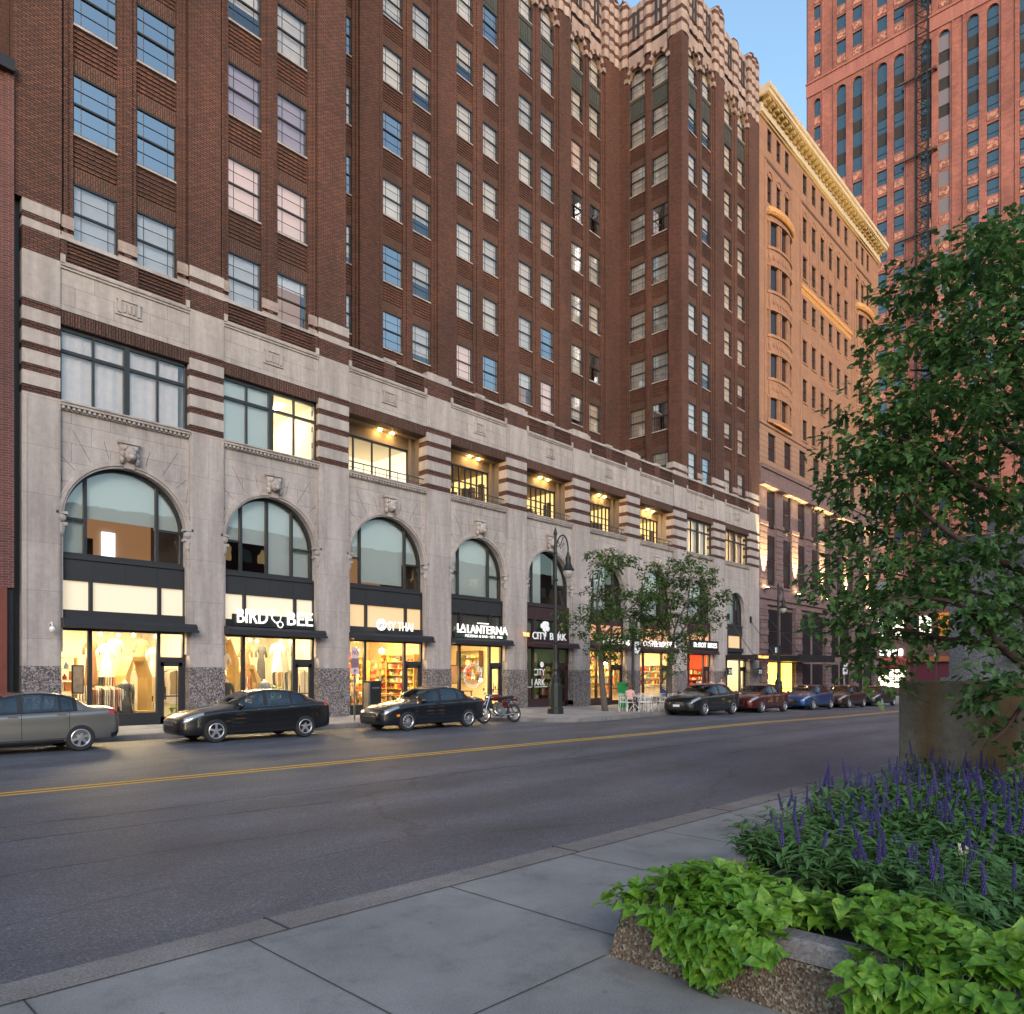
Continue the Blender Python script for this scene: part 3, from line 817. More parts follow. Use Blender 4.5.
# ------------------------------------------------------------------ shopfronts
ART = {}
for i, sp in enumerate(BAYS):
    xa, xb = PIERS[i][1], PIERS[i+1][0]; wd = xb-xa; Y = SHOPY; fm = M[sp['fr']]
    z0 = gz(xa)+.15
    hd = 3.42 if i < 8 else 3.1
    g = MB()
    # dark panel under the arch, transom bars, head band
    g.box(xa, xb, F+.3, F+.5, 4.92, 5.72); 
    for k in range(1, 4): g.box(xa+wd*k/4-.01, xa+wd*k/4+.01, F+.29, F+.31, 4.95, 5.7)
    g.box(xa, xb, F+.24, F+.5, 5.62, 5.72)
    g.box(xa, xb, F+.2, F+.5, 3.66, 3.97)
    g.box(xa, xb, Y-.06, Y+.08, hd-.1, 3.7)
    ms = (.235, .77) if i != 2 else (.25, .76)
    if i == 5: ms = (.3, .68)
    for x in (xa+.05, xa+wd*ms[0], xa+wd*ms[1], xb-.05):
        g.box(x-.055, x+.055, F+.26, F+.5, 3.97, 4.92)
        g.box(x-.06, x+.06, Y-.07, Y+.07, z0, hd)
    g.box(xa, xa+wd*ms[1], Y-.08, Y+.1, z0-.5, z0+.42)
    g.box(xa+wd*ms[1], xb, Y-.06, Y+.06, 2.32, 2.5)
    sf = bld(g, 'shopfront', fm)
    # transom panes
    g = MB(); g.add([(xa,F+.38,3.97),(xb,F+.38,3.97),(xb,F+.38,4.92),(xa,F+.38,4.92)], [(0,1,2,3)])
    if sp['tr'] in ('grey', 'green'):
        bld(g, 'transom_pane', M['glass'], sf)
        g = MB(); g.box(xa, xb, F+.5, F+.52, 3.9, 5.0)
        bld(g, 'transom_backing', plain('transom_backing_'+sp['tr'], (.13,.12,.11) if sp['tr'] == 'grey' else (.06,.11,.08), .8), sf)
    else:
        bld(g, 'transom_pane', M[sp['tr']], sf)
    # canopy
    g = MB()
    if i < 8:
        pr = [(F-.38,3.40),(F-.38,3.56),(F-.30,3.66),(F+.24,3.70),(F+.24,3.40)]
        vs = [(xa+.0,y,z) for y, z in pr]+[(xb+.12,y,z) for y, z in pr]; n = len(pr)
        g.add(vs, [tuple(range(n)), tuple(range(2*n-1,n-1,-1))]+[(k,n+k,n+(k+1)%n,(k+1)%n) for k in range(n)])
        g.box(xa, xb+.16, F-.42, F-.38, 3.36, 3.44)
        bld(g, 'canopy', fm, sf)
    # door in the right-hand section, with its glass
    g = MB(); d0, d1 = xa+wd*ms[1]+.06, xb-.1
    g.box(d0, d0+.13, Y-.04, Y+.04, z0, 2.32); g.box(d1-.13, d1, Y-.04, Y+.04, z0, 2.32); g.box(d0, d1, Y-.04, Y+.04, 2.18, 2.32); g.box(d0, d1, Y-.04, Y+.04, z0, z0+.25)
    g.box(d0, d1, Y-.03, Y+.03, z0+.95, z0+.99); g.box(d0+.14, d0+.17, Y-.12, Y-.09, z0+.85, z0+1.3); g.box(d0+.14, d0+.17, Y-.12, Y, z0+.9, z0+.93)
    bld(g, 'door', fm, sf)
    g = MB(); g.add([(xa,Y,z0+.3),(xb,Y,z0+.3),(xb,Y,hd),(xa,Y,hd)], [(0,1,2,3)])
    bld(g, 'shop_window', M['shopglass'], sf)
    # interior shell
    g = MB(); dp = 4.6; yb = Y+dp
    if i == 4: dp = 3.5; yb = Y+dp
    g.box(xa-.4, xb+.4, yb, yb+.06, z0-.2, 3.9, 0); g.box(xa-.46, xa-.4, Y+.2, yb, z0-.2, 3.9, 0); g.box(xb+.4, xb+.46, Y+.2, yb, z0-.2, 3.9, 0)
    g.box(xa-.4, xb+.4, Y+.1, yb, z0-.1, z0+.01, 1); g.box(xa-.4, xb+.4, Y+.1, yb, 3.62, 3.8, 2)
    rm = bld(g, 'shop_interior', [M[sp['room']], M['sidewalk2'] if i != 4 else M['darkwood'], M['room_white'] if i < 3 else M['room_ceil']])
    g = MB()
    ys = (Y+.9, Y+2.4) if i != 4 else (Y+2.4,)
    for yy in ys:
        g.box(xa+.5, xb-.5, yy, yy+(.22 if i not in (4,) else .1), 3.55, 3.6)
    if i == 4: lm = emis('dim_green_lamp', (.6,.9,.5), 6)
    else: lm = M[sp['lamp']]
    bld(g, 'ceiling_light', lm, rm)
# ------------------------------------------------------------------ brick storeys of the building (windows, piers, striped crown)
FACES = {'wing': ('front', F, 5.75, 17.6), 'court': ('front', 31.4, 17.6, 45.0), 'flank': ('side', 45.0, 26.703, 31.4), 'wing2': ('front', F, 45.0, 57.25)}
WINS = {'wing': [8.07,10.0,13.22,15.22], 'court': [18.75,20.9,24.18,26.2,29.46,31.62,34.8,36.95,40.15,42.2], 'flank': [28.1,30.0], 'wing2': [46.8,48.82,52.2,54.4]}
WW, WH, PITCH, SILL0, NK = 1.34, 1.97, 3.55, 15.80, 8
def wbox(g, face, u0, u1, w0, w1, z0, z1, mi=0):
    kind, P, _, _ = FACES[face]
    if kind == 'front': g.box(u0, u1, P-w1, P-w0, z0, z1, mi)
    else: g.box(P-w1, P-w0, u0, u1, z0, z1, mi)
ZTOPB = 46.75
def pleat(g, face, u0, u1, w, amp, n, z0, z1, mi):
    kind, P, _, _ = FACES[face]
    pts = []
    for k in range(2*n+1):
        u = u0+(u1-u0)*k/(2*n); pts.append((u, w+(amp if k % 2 else 0)))
    pts = pts+[(u1, w-.5), (u0, w-.5)]
    poly = [(u, P-ww) for u, ww in pts] if kind == 'front' else [(P-ww, u) for u, ww in pts]
    g.prism(poly, z0, z1, mi)
def stripes(g, face, u0, u1, w, amp, n, z0, z1):
    z = z0; k = 0
    while z < z1-.02:
        h = (.62, .30)[k % 2]; h = min(h, z1-z)
        pleat(g, face, u0, u1, w-(.01 if k % 2 else 0), amp, n, z, z+h, k % 2)
        z += h; k += 1
for face, (kind, P, a, b) in FACES.items():
    ws = WINS[face]; g = MB(); cr = MB(); cop = MB()
    edges = [a]
    for c in ws: edges += [c-WW/2, c+WW/2]
    edges.append(b)
    zb0 = 14.0
    low = 16.5 if face in ('wing', 'wing2') else 14.0
    for j in range(0, len(edges), 2):
        u0, u1 = edges[j], edges[j+1]; gap = u1-u0
        if gap > 1.3 or j == 0 or j == len(edges)-2:
            fl = .36 if gap > 1.6 else .2
            l0 = u0 if j == 0 else u0+fl; l1 = u1 if j == len(edges)-2 else u1-fl
            wbox(g, face, l0, l1, -.5, 0, low, ZTOPB)
            if l0 > u0:
                wbox(g, face, u0, l0, -.5, -.16, zb0, ZTOPB); wbox(g, face, u0+fl*.5, u0+fl*.8, -.2, -.08, zb0, ZTOPB)
            if l1 < u1:
                wbox(g, face, l1, u1, -.5, -.16, zb0, ZTOPB); wbox(g, face, u1-fl*.8, u1-fl*.5, -.2, -.08, zb0, ZTOPB)
            if low > 16:      # stone stripes at the foot of the flanking ribs
                for q0, q1 in ((u0, l0), (l1, u1)):
                    if q1 > q0:
                        wbox(cr, face, q0, q1, -.2, -.06, 15.8, 15.95, 0); wbox(cr, face, q0, q1, -.2, -.06, 16.1, 16.5, 0)
            # crown of the pier
            stripes(cr, face, l0-.1 if j else l0, l1+.1 if j < len(edges)-2 else l1, .0, .10, max(1, round((l1-l0)/.62)), ZTOPB, 51.5)
            for q in range(3): pleat(cr, face, l0+.15*q, l1-.15*q, -.02*q, .12, 2, 51.5+.12*q, 51.62+.12*q, 1)
        else:
            wbox(g, face, u0, u1, -.5, -.18, zb0, ZTOPB); wbox(g, face, u0+gap*.3, u1-gap*.3, -.2, -.1, zb0, ZTOPB)
            if low > 16: wbox(cr, face, u0, u1, -.2, -.08, 15.8, 15.92, 0); wbox(cr, face, u0, u1, -.2, -.08, 16.05, 16.42, 0)
            stripes(cr, face, u0, u1, -.04, .08, 1, 46.76, 51.2)
    for c in ws:
        u0, u1 = c-WW/2, c+WW/2
        wbox(g, face, u0, u1, -.5, -.3, 14.0, SILL0)
        for k in range(NK+1):
            zs = SILL0+PITCH*k; zt = zs+WH
            wbox(g, face, u0-.03, u1+.03, -.45, -.2, zs-.07, zs, 2)
            if k > 0 and k < NK:
                zl = zs-PITCH+WH
                wbox(g, face, u0, u1, -.5, -.30, zl, zs-.07)
                wbox(g, face, u0, u1, -.32, -.25, zl, zl+.5, 1)
                n = 6
                for r_ in range(n):
                    zz = zl+.56+(zs-.1-zl-.56)*r_/n; wbox(g, face, u0, u1, -.32, -.265, zz, zz+.085)
            if k == NK:
                zl = zs-PITCH+WH
                wbox(cop, face, u0, u1, -.5, -.3, zl, zs-.07); 
                for r_ in range(5): wbox(cop, face, u0+.08+.22*r_, u0+.2+.22*r_, -.32, -.26, zl+.25, zs-.3)
                wbox(cop, face, u0, u1, -.32, -.24, zl, zl+.12); wbox(cop, face, u0, u1, -.32, -.24, zs-.25, zs-.1)
        # arched head with a striped hood
        zs = SILL0+PITCH*NK+1.3; n = 14; rr = WW/2
        kind_, P_ = kind, P
        vs = []
        for q in range(n+1):
            t = PI*q/n; x, z = c-rr*math.cos(t), zs+rr*math.sin(t)
            for ww in (-.5, -.12): 
                for zz in (z, 47.4): vs.append((x, P-ww, zz) if kind == 'front' else (P-ww, x, zz))
        fs = []
        for q in range(n):
            a_, b_ = 4*q, 4*q+4
            fs += [(a_+2,b_+2,b_+3,a_+3),(a_,b_,b_+2,a_+2),(a_,a_+1,b_+1,b_)]
        cr.add(vs, fs, 0)
        for q in range(9):
            t0, t1 = PI*q/9, PI*(q+1)/9; vs = []
            for t in (t0, t1):
                for r1 in (rr+.02, rr+.32):
                    for ww in (-.2, .06):
                        x, z = c-r1*math.cos(t), zs+r1*math.sin(t); vs.append((x, P-ww, z) if kind == 'front' else (P-ww, x, z))
            cr.add(vs, [(0,1,3,2),(4,6,7,5),(0,4,5,1),(2,3,7,6),(1,5,7,3),(0,2,6,4)], q % 2)
        stripes(cr, face, u0-.02, u1+.02, -.12, .07, 2, 47.67, 50.9)
        for sx in (-.3, .1): wbox(cr, face, c+sx, c+sx+.2, -.1, -.02, 48.4, 50.4, 2)
    bld(g, 'wall', [M['brick'], M['brick_v'], M['lime_plain']])
    bld(cr, 'crown', [M['lime_band'], M['brick'], M['dark_in']])
    bld(cop, 'copper_panel', M['copper'])
# dark cores behind the windows, and the roof
g = MB()
g.box(5.8, 17.55, F+.95, 33, 13.5, 51.0); g.box(17.4, 45.5, 32.35, 42, 13.5, 51.0); g.box(45.95, 57.2, F+.95, 42, 13.5, 51.0)
bld(g, 'core', M['dark_in'])
g = MB(); g.box(17.7, 45.0, F+.6, 31.6, 14.9, 15.1); bld(g, 'terrace', M['sidewalk'])
g = MB(); g.box(17.5, 17.6, F+.45, 31.6, 14.5, 51.2); g.box(57.15, 57.25, F+.5, 42, 0, 51.2); g.box(5.75, 5.85, F+.45, 42, -1, 51.2); bld(g, 'side_wall', M['brick'])

# ---- windows: one master, then copies of it and its pane / blind
def frame_into(g, w_, h, mi=0, y=0, cx=0, z0=0, sashopen=0):
    f = .055
    def bx(x0,x1,y0,y1,a,b): g.box(cx+x0, cx+x1, y+y0, y+y1, z0+a, z0+b, mi)
    bx(-w_/2,-w_/2+f,-.05,.05,0,h); bx(w_/2-f,w_/2,-.05,.05,0,h); bx(-w_/2,w_/2,-.05,.05,0,f); bx(-w_/2,w_/2,-.05,.05,h-f,h)
    bx(-w_/2,w_/2,-.055,.03,h*.49,h*.49+.06)
    for sx in (-1,1): bx(sx*w_*.3-.008, sx*w_*.3+.008, -.02,.0, 0, h)
    for zz in (.25,.75): bx(-w_/2,w_/2,-.02,.0,h*zz-.008,h*zz+.008)
gl, gb, gs = {}, {}, {}
WINDOWS = []
for face, (kind, P, a, b) in FACES.items():
    for ci, c in enumerate(WINS[face]):
        for k in range(NK+1):
            zs = SILL0+PITCH*k
            if kind == 'front': pos = (c, P+.31, zs); rz = 0
            else: pos = (P+.31, c, zs); rz = -PI/2
            d_ = math.sqrt(pos[0]**2+pos[1]**2+(zs-1.8)**2)
            dep = pos[0]*.7277+pos[1]*.6859; py = 675-(zs-CAM_H)*730/dep
            vis = py > 0 and not (face == 'court' and (ci == 0 or (k == 0)))
            WINDOWS.append((0 if vis else 1, d_, face, ci, k, pos, rz))
WINDOWS.sort(key=lambda t: (t[0], t[1]))
SPEC = {('wing',0,1):'sky',('wing',0,2):'sky',('wing',1,1):'sky',('wing',1,2):'sky',('wing',0,0):'blind',('wing',1,0):'blind',('wing',2,1):'pink',('wing',2,2):'lilac',
        ('wing',3,2):'lilac',('wing',3,1):'pink',('wing',3,0):'amber',('wing',2,0):'blind',('wing',2,3):'tophalf',('court',2,2):'sky',('court',3,2):'tophalf',('court',1,5):'sky',('court',3,3):'tophalf',('court',3,5):'tophalf',
        ('court',5,7):'openlow',('court',4,1):'pink',('court',6,1):'amberlow',('court',6,3):'blind',('court',7,1):'pink',('flank',0,1):'openlow',('flank',0,6):'openlow',('flank',0,5):'openlow',('flank',1,8):'openlow',('court',8,5):'openlow',('court',9,5):'openlow',('court',8,6):'pink',('court',9,6):'pink'}
masters = {}
M['pink_in'] = emis('lit_pink_room', (1,.62,.48), .12, (.6,.5,.48))
M['lilac_in'] = plain('lilac_blind', (.5,.42,.55), .9)
M['amber_in'] = emis('lit_amber_room', (1,.42,.1), .09, (.2,.13,.08))
def win_master(kind):
    if kind in masters: return masters[kind]
    g = MB(); frame_into(g, WW, WH); fr = g.build('window', M['frame'])
    g = MB(); hw = WW/2-.04
    g.add([(-hw,0,.04),(hw,0,.04),(hw,0,WH-.04),(-hw,0,WH-.04)], [(0,1,2,3)])
    g.build('pane', M['glass_sky'] if kind in ('sky','openlow') else M['glass_t'], fr)
    g = MB()
    def pl(z0, z1, y=.12): g.add([(-hw,y,z0),(hw,y,z0),(hw,y,z1),(-hw,y,z1)], [(0,1,2,3)])
    if kind in ('blind','blind2'): pl(0, WH)
    elif kind == 'tophalf': pl(WH*.42, WH)
    elif kind == 'openlow': pl(WH*.55, WH)
    elif kind == 'slats': pl(WH*.2, WH)
    elif kind in ('pink','lilac'): pl(0, WH)
    elif kind == 'amber': pl(WH*.75, WH)
    elif kind == 'amberlow': pl(WH*.5, WH)
    mt = {'pink':M['pink_in'],'lilac':M['lilac_in'],'blind2':M['blind_warm']}.get(kind, M['blind'])
    if g.f: g.build('blind', mt, fr)
    if kind in ('amber','amberlow'):
        g = MB(); g.add([(-.7,.5,-.1),(.7,.5,-.1),(.7,.5,2.1),(-.7,.5,2.1)], [(0,1,2,3)]); g.build('lit_room', M['amber_in'], fr)
    masters[kind] = fr; return fr
rest = MB(); NPART = 0; used_m = set()
rw = random.Random(5)
for n_, (vis, d_, face, ci, k, pos, rz) in enumerate(WINDOWS):
    kd = SPEC.get((face, ci, k))
    if kd is None:
        t = rw.random(); kd = 'blind' if t < .72 else ('slats' if t < .8 else ('tophalf' if t < .88 else ('openlow' if t < .95 else 'blind2')))
    loc = (pos[0]-B.location.x, pos[1]-B.location.y, pos[2])
    if vis == 0 and NPART < 98:
        m_ = win_master(kd)
        if kd not in used_m:
            used_m.add(kd); m_.parent = B; m_.location = loc; m_.rotation_euler = (0,0,rz)
        else:
            c_ = instance(m_, B, loc); c_.rotation_euler = (0,0,rz)
        NPART += 1
    else:
        if rz == 0:
            frame_into(rest, WW, WH, 0, pos[1], pos[0], pos[2])
            x0, x1, y = pos[0]-.58, pos[0]+.58, pos[1]
            rest.add([(x0,y,pos[2]+.04),(x1,y,pos[2]+.04),(x1,y,pos[2]+1.93),(x0,y,pos[2]+1.93)], [(0,1,2,3)], 1)
            rest.add([(x0,y+.12,pos[2]+(0 if kd != 'openlow' else 1)),(x1,y+.12,pos[2]+(0 if kd != 'openlow' else 1)),(x1,y+.12,pos[2]+1.97),(x0,y+.12,pos[2]+1.97)], [(0,1,2,3)], 2)
        else:
            s_ = MB(); frame_into(s_, WW, WH)
            rest.add([(p[1]+pos[0], -p[0]+pos[1], p[2]+pos[2]) for p in s_.v], s_.f, 0)
            y0, y1, x = pos[1]-.58, pos[1]+.58, pos[0]
            rest.add([(x,y1,pos[2]+.04),(x,y0,pos[2]+.04),(x,y0,pos[2]+1.93),(x,y1,pos[2]+1.93)], [(0,1,2,3)], 1)
            rest.add([(x+.12,y1,pos[2]),(x+.12,y0,pos[2]),(x+.12,y0,pos[2]+1.97),(x+.12,y1,pos[2]+1.97)], [(0,1,2,3)], 2)
o = bld(rest, 'windows', [M['frame'], M['glass_t'], M['blind']]); o['kind'] = 'stuff'
# ------------------------------------------------------------------ pink-tan hotel-like block further along the street
M['tan'] = stonemat('tan_terracotta', (.30,.168,.108), (.26,.146,.097), (.19,.11,.08), bw=1.6, bh=.45, msize=.006, stain=(.75,.7,.7), streak=.5)
M['tan2'] = stonemat('rusticated_tan_stone', (.31,.185,.125), (.275,.165,.115), (.10,.06,.045), bw=9, bh=.46, msize=.02, stain=(.8,.75,.75))
M['mauve'] = stonemat('mauve_sandstone', (.19,.125,.12), (.165,.11,.11), (.08,.05,.05), bw=1.3, bh=.5, msize=.008, stain=(.7,.65,.68))
M['rock'] = stonemat('rock_faced_sandstone', (.20,.135,.13), (.15,.10,.10), (.05,.035,.035), bw=1.1, bh=.55, msize=.03, stain=(.7,.65,.68), bump=2.2)
M['cream'] = stonemat('cream_cornice', (.52,.45,.34), (.48,.41,.31), (.5,.42,.3), bw=3, bh=2, msize=.004, stain=(.75,.72,.7))
M['ochre'] = plain('ochre_painted_soffit', (.34,.25,.11), .7, vary=.15, vscale=2)
M['ochre2'] = plain('ochre_terracotta', (.46,.25,.10), .7, vary=.2, vscale=3)
M['darkwin'] = plain('dark_window_glass', (.012,.013,.018), .08, 0, spec=.6)
M['uplit'] = None
H2 = thing('tan_stone_building', 'pink-tan masonry office building with deep cream cornice, bowed bays and uplit mauve base', 'building', (57.3,26.2,-.4))
def b2(mb, name, mats, parent=None, smooth=False): return mb.build(name, mats, parent or H2, world=True, smooth=smooth)
X0, X1 = 57.3, 87.5
WB = .45
def wall_holes(g, x0, x1, z0, z1, holes, y0, y1, mi=0):
    """wall x0..x1,z0..z1 with rectangular holes (hx0,hx1,hz0,hz1), split into strips by z"""
    zs = sorted(set([z0, z1]+[h[2] for h in holes]+[h[3] for h in holes]))
    zs = [z for z in zs if z0 <= z <= z1]
    for a, b in zip(zs, zs[1:]):
        hs = sorted([h for h in holes if h[2] < b-1e-6 and h[3] > a+1e-6]); x = x0
        for h in hs:
            if h[0] > x: g.box(x, h[0], y0, y1, a, b, mi)
            x = max(x, h[1])
        if x < x1: g.box(x, x1, y0, y1, a, b, mi)
# upper wall
ROWS = [(23.2,25.05),(26.7,28.75),(30.3,32.35),(34.2,36.05),(37.9,39.9),(41.3,43.5),(45.6,47.45)]
cols6 = [66.3+2.13*k for k in range(6)]
holes = []; arches = []
for k, (a, b) in enumerate(ROWS):
    for x in cols6:
        holes.append((x, x+.95, a, b))
        if k in (5,): arches.append((x+.475, b, .475))
    if k >= 5:
        for q in (58.85, 60.65, 62.4, 80.3, 82.0, 83.7):
            holes.append((q, q+.85, a, b))
            if k == 5: arches.append((q+.425, b, .425))
g = MB(); wall_holes(g, X0, X1, 22.75, 47.9, holes, F+.02, F+.6)
for q0 in (58.6, 80.1):       # panel edges round the bays
    g.box(q0-.35, q0-.05, F-.04, F+.1, 22.8, 44.6); g.box(q0+4.95, q0+5.3, F-.04, F+.1, 22.8, 44.6)
g.box(65.6, 65.85, F-.04, F+.1, 22.8, 44.6); g.box(79.0, 79.25, F-.04, F+.1, 22.8, 44.6)
for x in cols6:
    for k, (a, b) in enumerate(ROWS[:5]): g.box(x-.1, x+1.05, F-.05, F+.1, a-.16, a-.02); g.box(x-.12, x+1.07, F-.01, F+.05, b+.02, b+.3)
b2(g, 'wall', M['tan'])
g = MB(); g.box(X0, X1, F+.62, F+14, -1.5, 48.0); b2(g, 'core', M['dark_in'])
g = MB(); g.box(X1, X1+.1, F+.02, F+14, -1.5, 48); b2(g, 'side_wall', M['tan'])
# belts
g = MB()
for q0, q1 in ((58.3,63.9),(65.9,78.95),(79.8,85.4)): g.box(q0, q1, F-.02, F+.1, 44.55, 44.8)
b2(g, 'string_course', M['darkwood'])
g = MB(); g.box(65.9, 78.9, F-.12, F+.1, 36.9, 37.25); 
for k in range(60): g.box(65.95+k*.215, 66.06+k*.215, F-.04, F+.05, 36.35, 36.85)
b2(g, 'ornamental_band', M['ochre2'])
# recessed pilasters between the arcade windows
g = MB()
for x in cols6: g.box(x-.62, x-.48, F-.06, F+.05, 37.4, 43.6); g.box(x-.1, x+1.05, F-.02, F+.05, 40.1, 41.1)
for (cx_, cz_, r_) in arches: arc_bar(g, cx_, cz_, r_, r_+.14, F-.05, F+.1, n=10)
b2(g, 'window_surround', M['tan'])
# bowed bays
for q0 in (58.6, 80.1):
    g = MB(); h = MB(); n = 10; cxx = q0+2.45
    def bow(t): x = q0+4.9*t; return x, F-.5*math.sin(PI*min(1, max(0, t)))**.6-.02
    pts = [bow(k/n) for k in range(n+1)]
    lev = [(22.9,23.15,0,.0),(25.0,26.6,0,.06),(28.65,30.2,0,.06),(32.25,33.85,0,.06),(35.95,37.5,0,.06),(39.6,40.3,0,.1)]
    def slab(mb, z0, z1, out):
        poly = [(x, y-out) for x, y in pts]+[(q0+4.9, F+.3), (q0, F+.3)]; mb.prism(poly, z0, z1)
    for z0, z1, _, o_ in lev:
        slab(g, z0, z1, 0); slab(g, z0-.02, z0+.16, .1); slab(g, z1-.2, z1+.02, .12)
        for k in range(n):      # relief ornament in the panel
            (xa_, ya_), (xb_, yb_) = pts[k], pts[k+1]
            mx_, my_ = (xa_+xb_)/2, (ya_+yb_)/2
            if z1-z0 > 1: g.ball((mx_, my_-.02, (z0+z1)/2), (.16,.09,.28), 8)
    for t in (0,.05,.29,.36,.64,.71,.95,1):
        x, y = bow(t); g.box(x-.09, x+.09, y-.03, y+.25, 22.9, 40)
    b2(g, 'bowed_bay', M['tan'])
    poly = [(x, y+.16) for x, y in pts]+[(q0+4.9, F+.3), (q0, F+.3)]; h.prism(poly, 23.2, 39.9); b2(h, 'bay_window', M['darkwin'])
    g = MB(); slab(g, 40.3, 40.55, .32); slab(g, 40.55, 40.75, .22)
    for k in range(2*n):
        t = (k+.5)/(2*n); x, y = bow(t); g.box(x-.07, x+.07, y-.3, y-.1, 40.12, 40.32)
    b2(g, 'bay_cornice', M['ochre2'])
# cornice
g = MB()
g.box(X0, X1, F-.1, F+.3, 47.75, 47.95, 1); g.box(X0, X1+.2, F-.22, F+.4, 47.95, 48.2, 0); g.box(X0, X1+.2, F-.15, F+.4, 48.2, 48.7, 0)
g.box(X0, X1+.5, F-.72, F+.6, 49.1, 49.25, 1); g.box(X0, X1+.6, F-.8, F+.6, 49.25, 49.6, 0); g.box(X0, X1+.7, F-.92, F+.6, 49.6, 49.95, 0)
n = 36
for k in range(n):
    x = X0+.35+k*(X1+.2-X0)/n
    g.box(x, x+.36, F-.66, F-.1, 48.82, 49.1, 1); g.box(x, x+.36, F-.35, F-.1, 48.6, 48.82, 1)
b2(g, 'cornice', [M['cream'], M['ochre']])
# rusticated storey
hs = [(58.95+3.25*k, 60.45+3.25*k, 19.8, 22.1) for k in range(9)]
g = MB(); wall_holes(g, X0, X1, 19.2, 22.55, hs, F, F+.6, 0); g.box(X0, X1, F-.1, F+.6, 22.55, 22.78, 0)
b2(g, 'rusticated_storey', M['tan2'])
# mauve base
g = MB()
g.box(X0, X1+.3, F-.25, F+.6, 18.9, 19.2); g.box(X0, X1+.2, F-.12, F+.6, 17.75, 18.9); g.box(X0, X1+.5, F-.45, F+.6, 17.45, 17.75)
g.box(X0, X1, F-.0, F+.6, 7.75, 9.35); g.box(X0, X1+.2, F-.18, F+.6, 8.2, 8.4); g.box(X0, X1, F-.1, F+.6, 9.2, 9.36)
np_ = 10; pw = 1.45; stp = (X1-X0-pw)/(np_-1)
for k in range(np_):
    x = X0+k*stp
    g.box(x, x+pw, F+.02, F+.6, 9.36, 17.45); g.box(x-.06, x+pw+.06, F-.1, F+.5, 14.3, 14.62); g.box(x-.04, x+pw+.04, F-.04, F+.5, 9.36, 9.8)
    for q in range(9): g.box(x+.06, x+pw-.06, F-.03, F+.05, 9.9+q*.48, 10.3+q*.48)
for k in range(np_-1):
    x = X0+k*stp+pw; g.box(x, x+stp-pw, F+.25, F+.6, 13.6, 14.3)
b2(g, 'sandstone_storeys', M['mauve'])
for k in range(5):
    g = MB(); x = X0+.02+k*7.15; g.box(x, x+1.35, F-.05, F+.6, -1.6, 7.75)
    for q in range(14): g.box(x-.04, x+1.39, F-.14+.05*(q % 2), F, -1+q*.62, -.43+q*.62)
    g.box(x-.15, x+1.5, F-.3, F, -.6, 1.0); b2(g, 'rock_faced_pier', M['rock'])
g = MB()
for k in range(4):
    x = X0+1.4+k*7.15; wall_holes(g, x, x+5.8, -1.5, 7.75, [(x+.3,x+2.5,3.7,7.4),(x+3.3,x+5.5,3.7,7.4),(x+.3,x+2.5,-1.5,2.9),(x+3.3,x+5.5,-1.5,2.9)], F+.25, F+.6)
b2(g, 'base_wall', M['mauve'])
# windows, each a part of its own
wp = None
def winb(x0, x1, z0, z1, mat='darkwin', arch=0, lit=None):
    g = MB()
    if arch:
        g2 = [(x0,z0),(x1,z0)]+[((x0+x1)/2+(x1-x0)/2*math.cos(PI*q/8), z1+(x1-x0)/2*math.sin(PI*q/8)) for q in range(9)]
        g.prism_y(g2, F+.16, F+.2)
    else: g.box(x0, x1, F+.16, F+.2, z0, z1)
    o = b2(g, 'window', M[mat])
    g = MB(); xm = (x0+x1)/2
    g.box(x0, x0+.05, F+.12, F+.16, z0, z1); g.box(x1-.05, x1, F+.12, F+.16, z0, z1); g.box(x0, x1, F+.11, F+.16, (z0+z1)/2-.03, (z0+z1)/2+.03); g.box(x0, x1, F+.12, F+.16, z0, z0+.06)
    b2(g, 'sash', M['frame'], o)
for (hx0, hx1, hz0, hz1) in holes: winb(hx0-.02, hx1+.02, hz0, hz1+.0, arch=(abs(hz1-43.5) < .1))
for h_ in hs: winb(*h_)
for k in range(np_-1):
    x = X0+k*stp+pw; winb(x-.02, x+stp-pw+.02, 9.36, 13.6); winb(x-.02, x+stp-pw+.02, 14.3, 17.45)
M['lit_amber'] = emis('lit_amber_doorway', (1,.62,.08), 1.4, (.5,.4,.1))
for k in range(4):
    x = X0+1.4+k*7.15
    for q in (.3, 3.3):
        winb(x+q, x+q+2.2, 3.7, 7.4); winb(x+q, x+q+2.2, -1.5, 2.9, 'lit_amber' if (k == 0) else 'darkwin')
# arch heads cut visually by the tan wall: stone lunettes
g = MB(); 
for k in range(6): pass
# canopy over the entrance
g = MB(); g.box(58.9, 66.5, F-2.6, F, 3.05, 3.45); g.box(58.8, 66.6, F-2.7, F-2.5, 3.0, 3.55)
for x in (60, 65.5): g.tube([(x,F-2.4,3.5),(x,F+.2,6.4)], .03, 6)
g.box(59.2, 66.2, F-2.5, F-.2, 3.0, 3.05)
b2(g, 'entrance_canopy', M['black'])
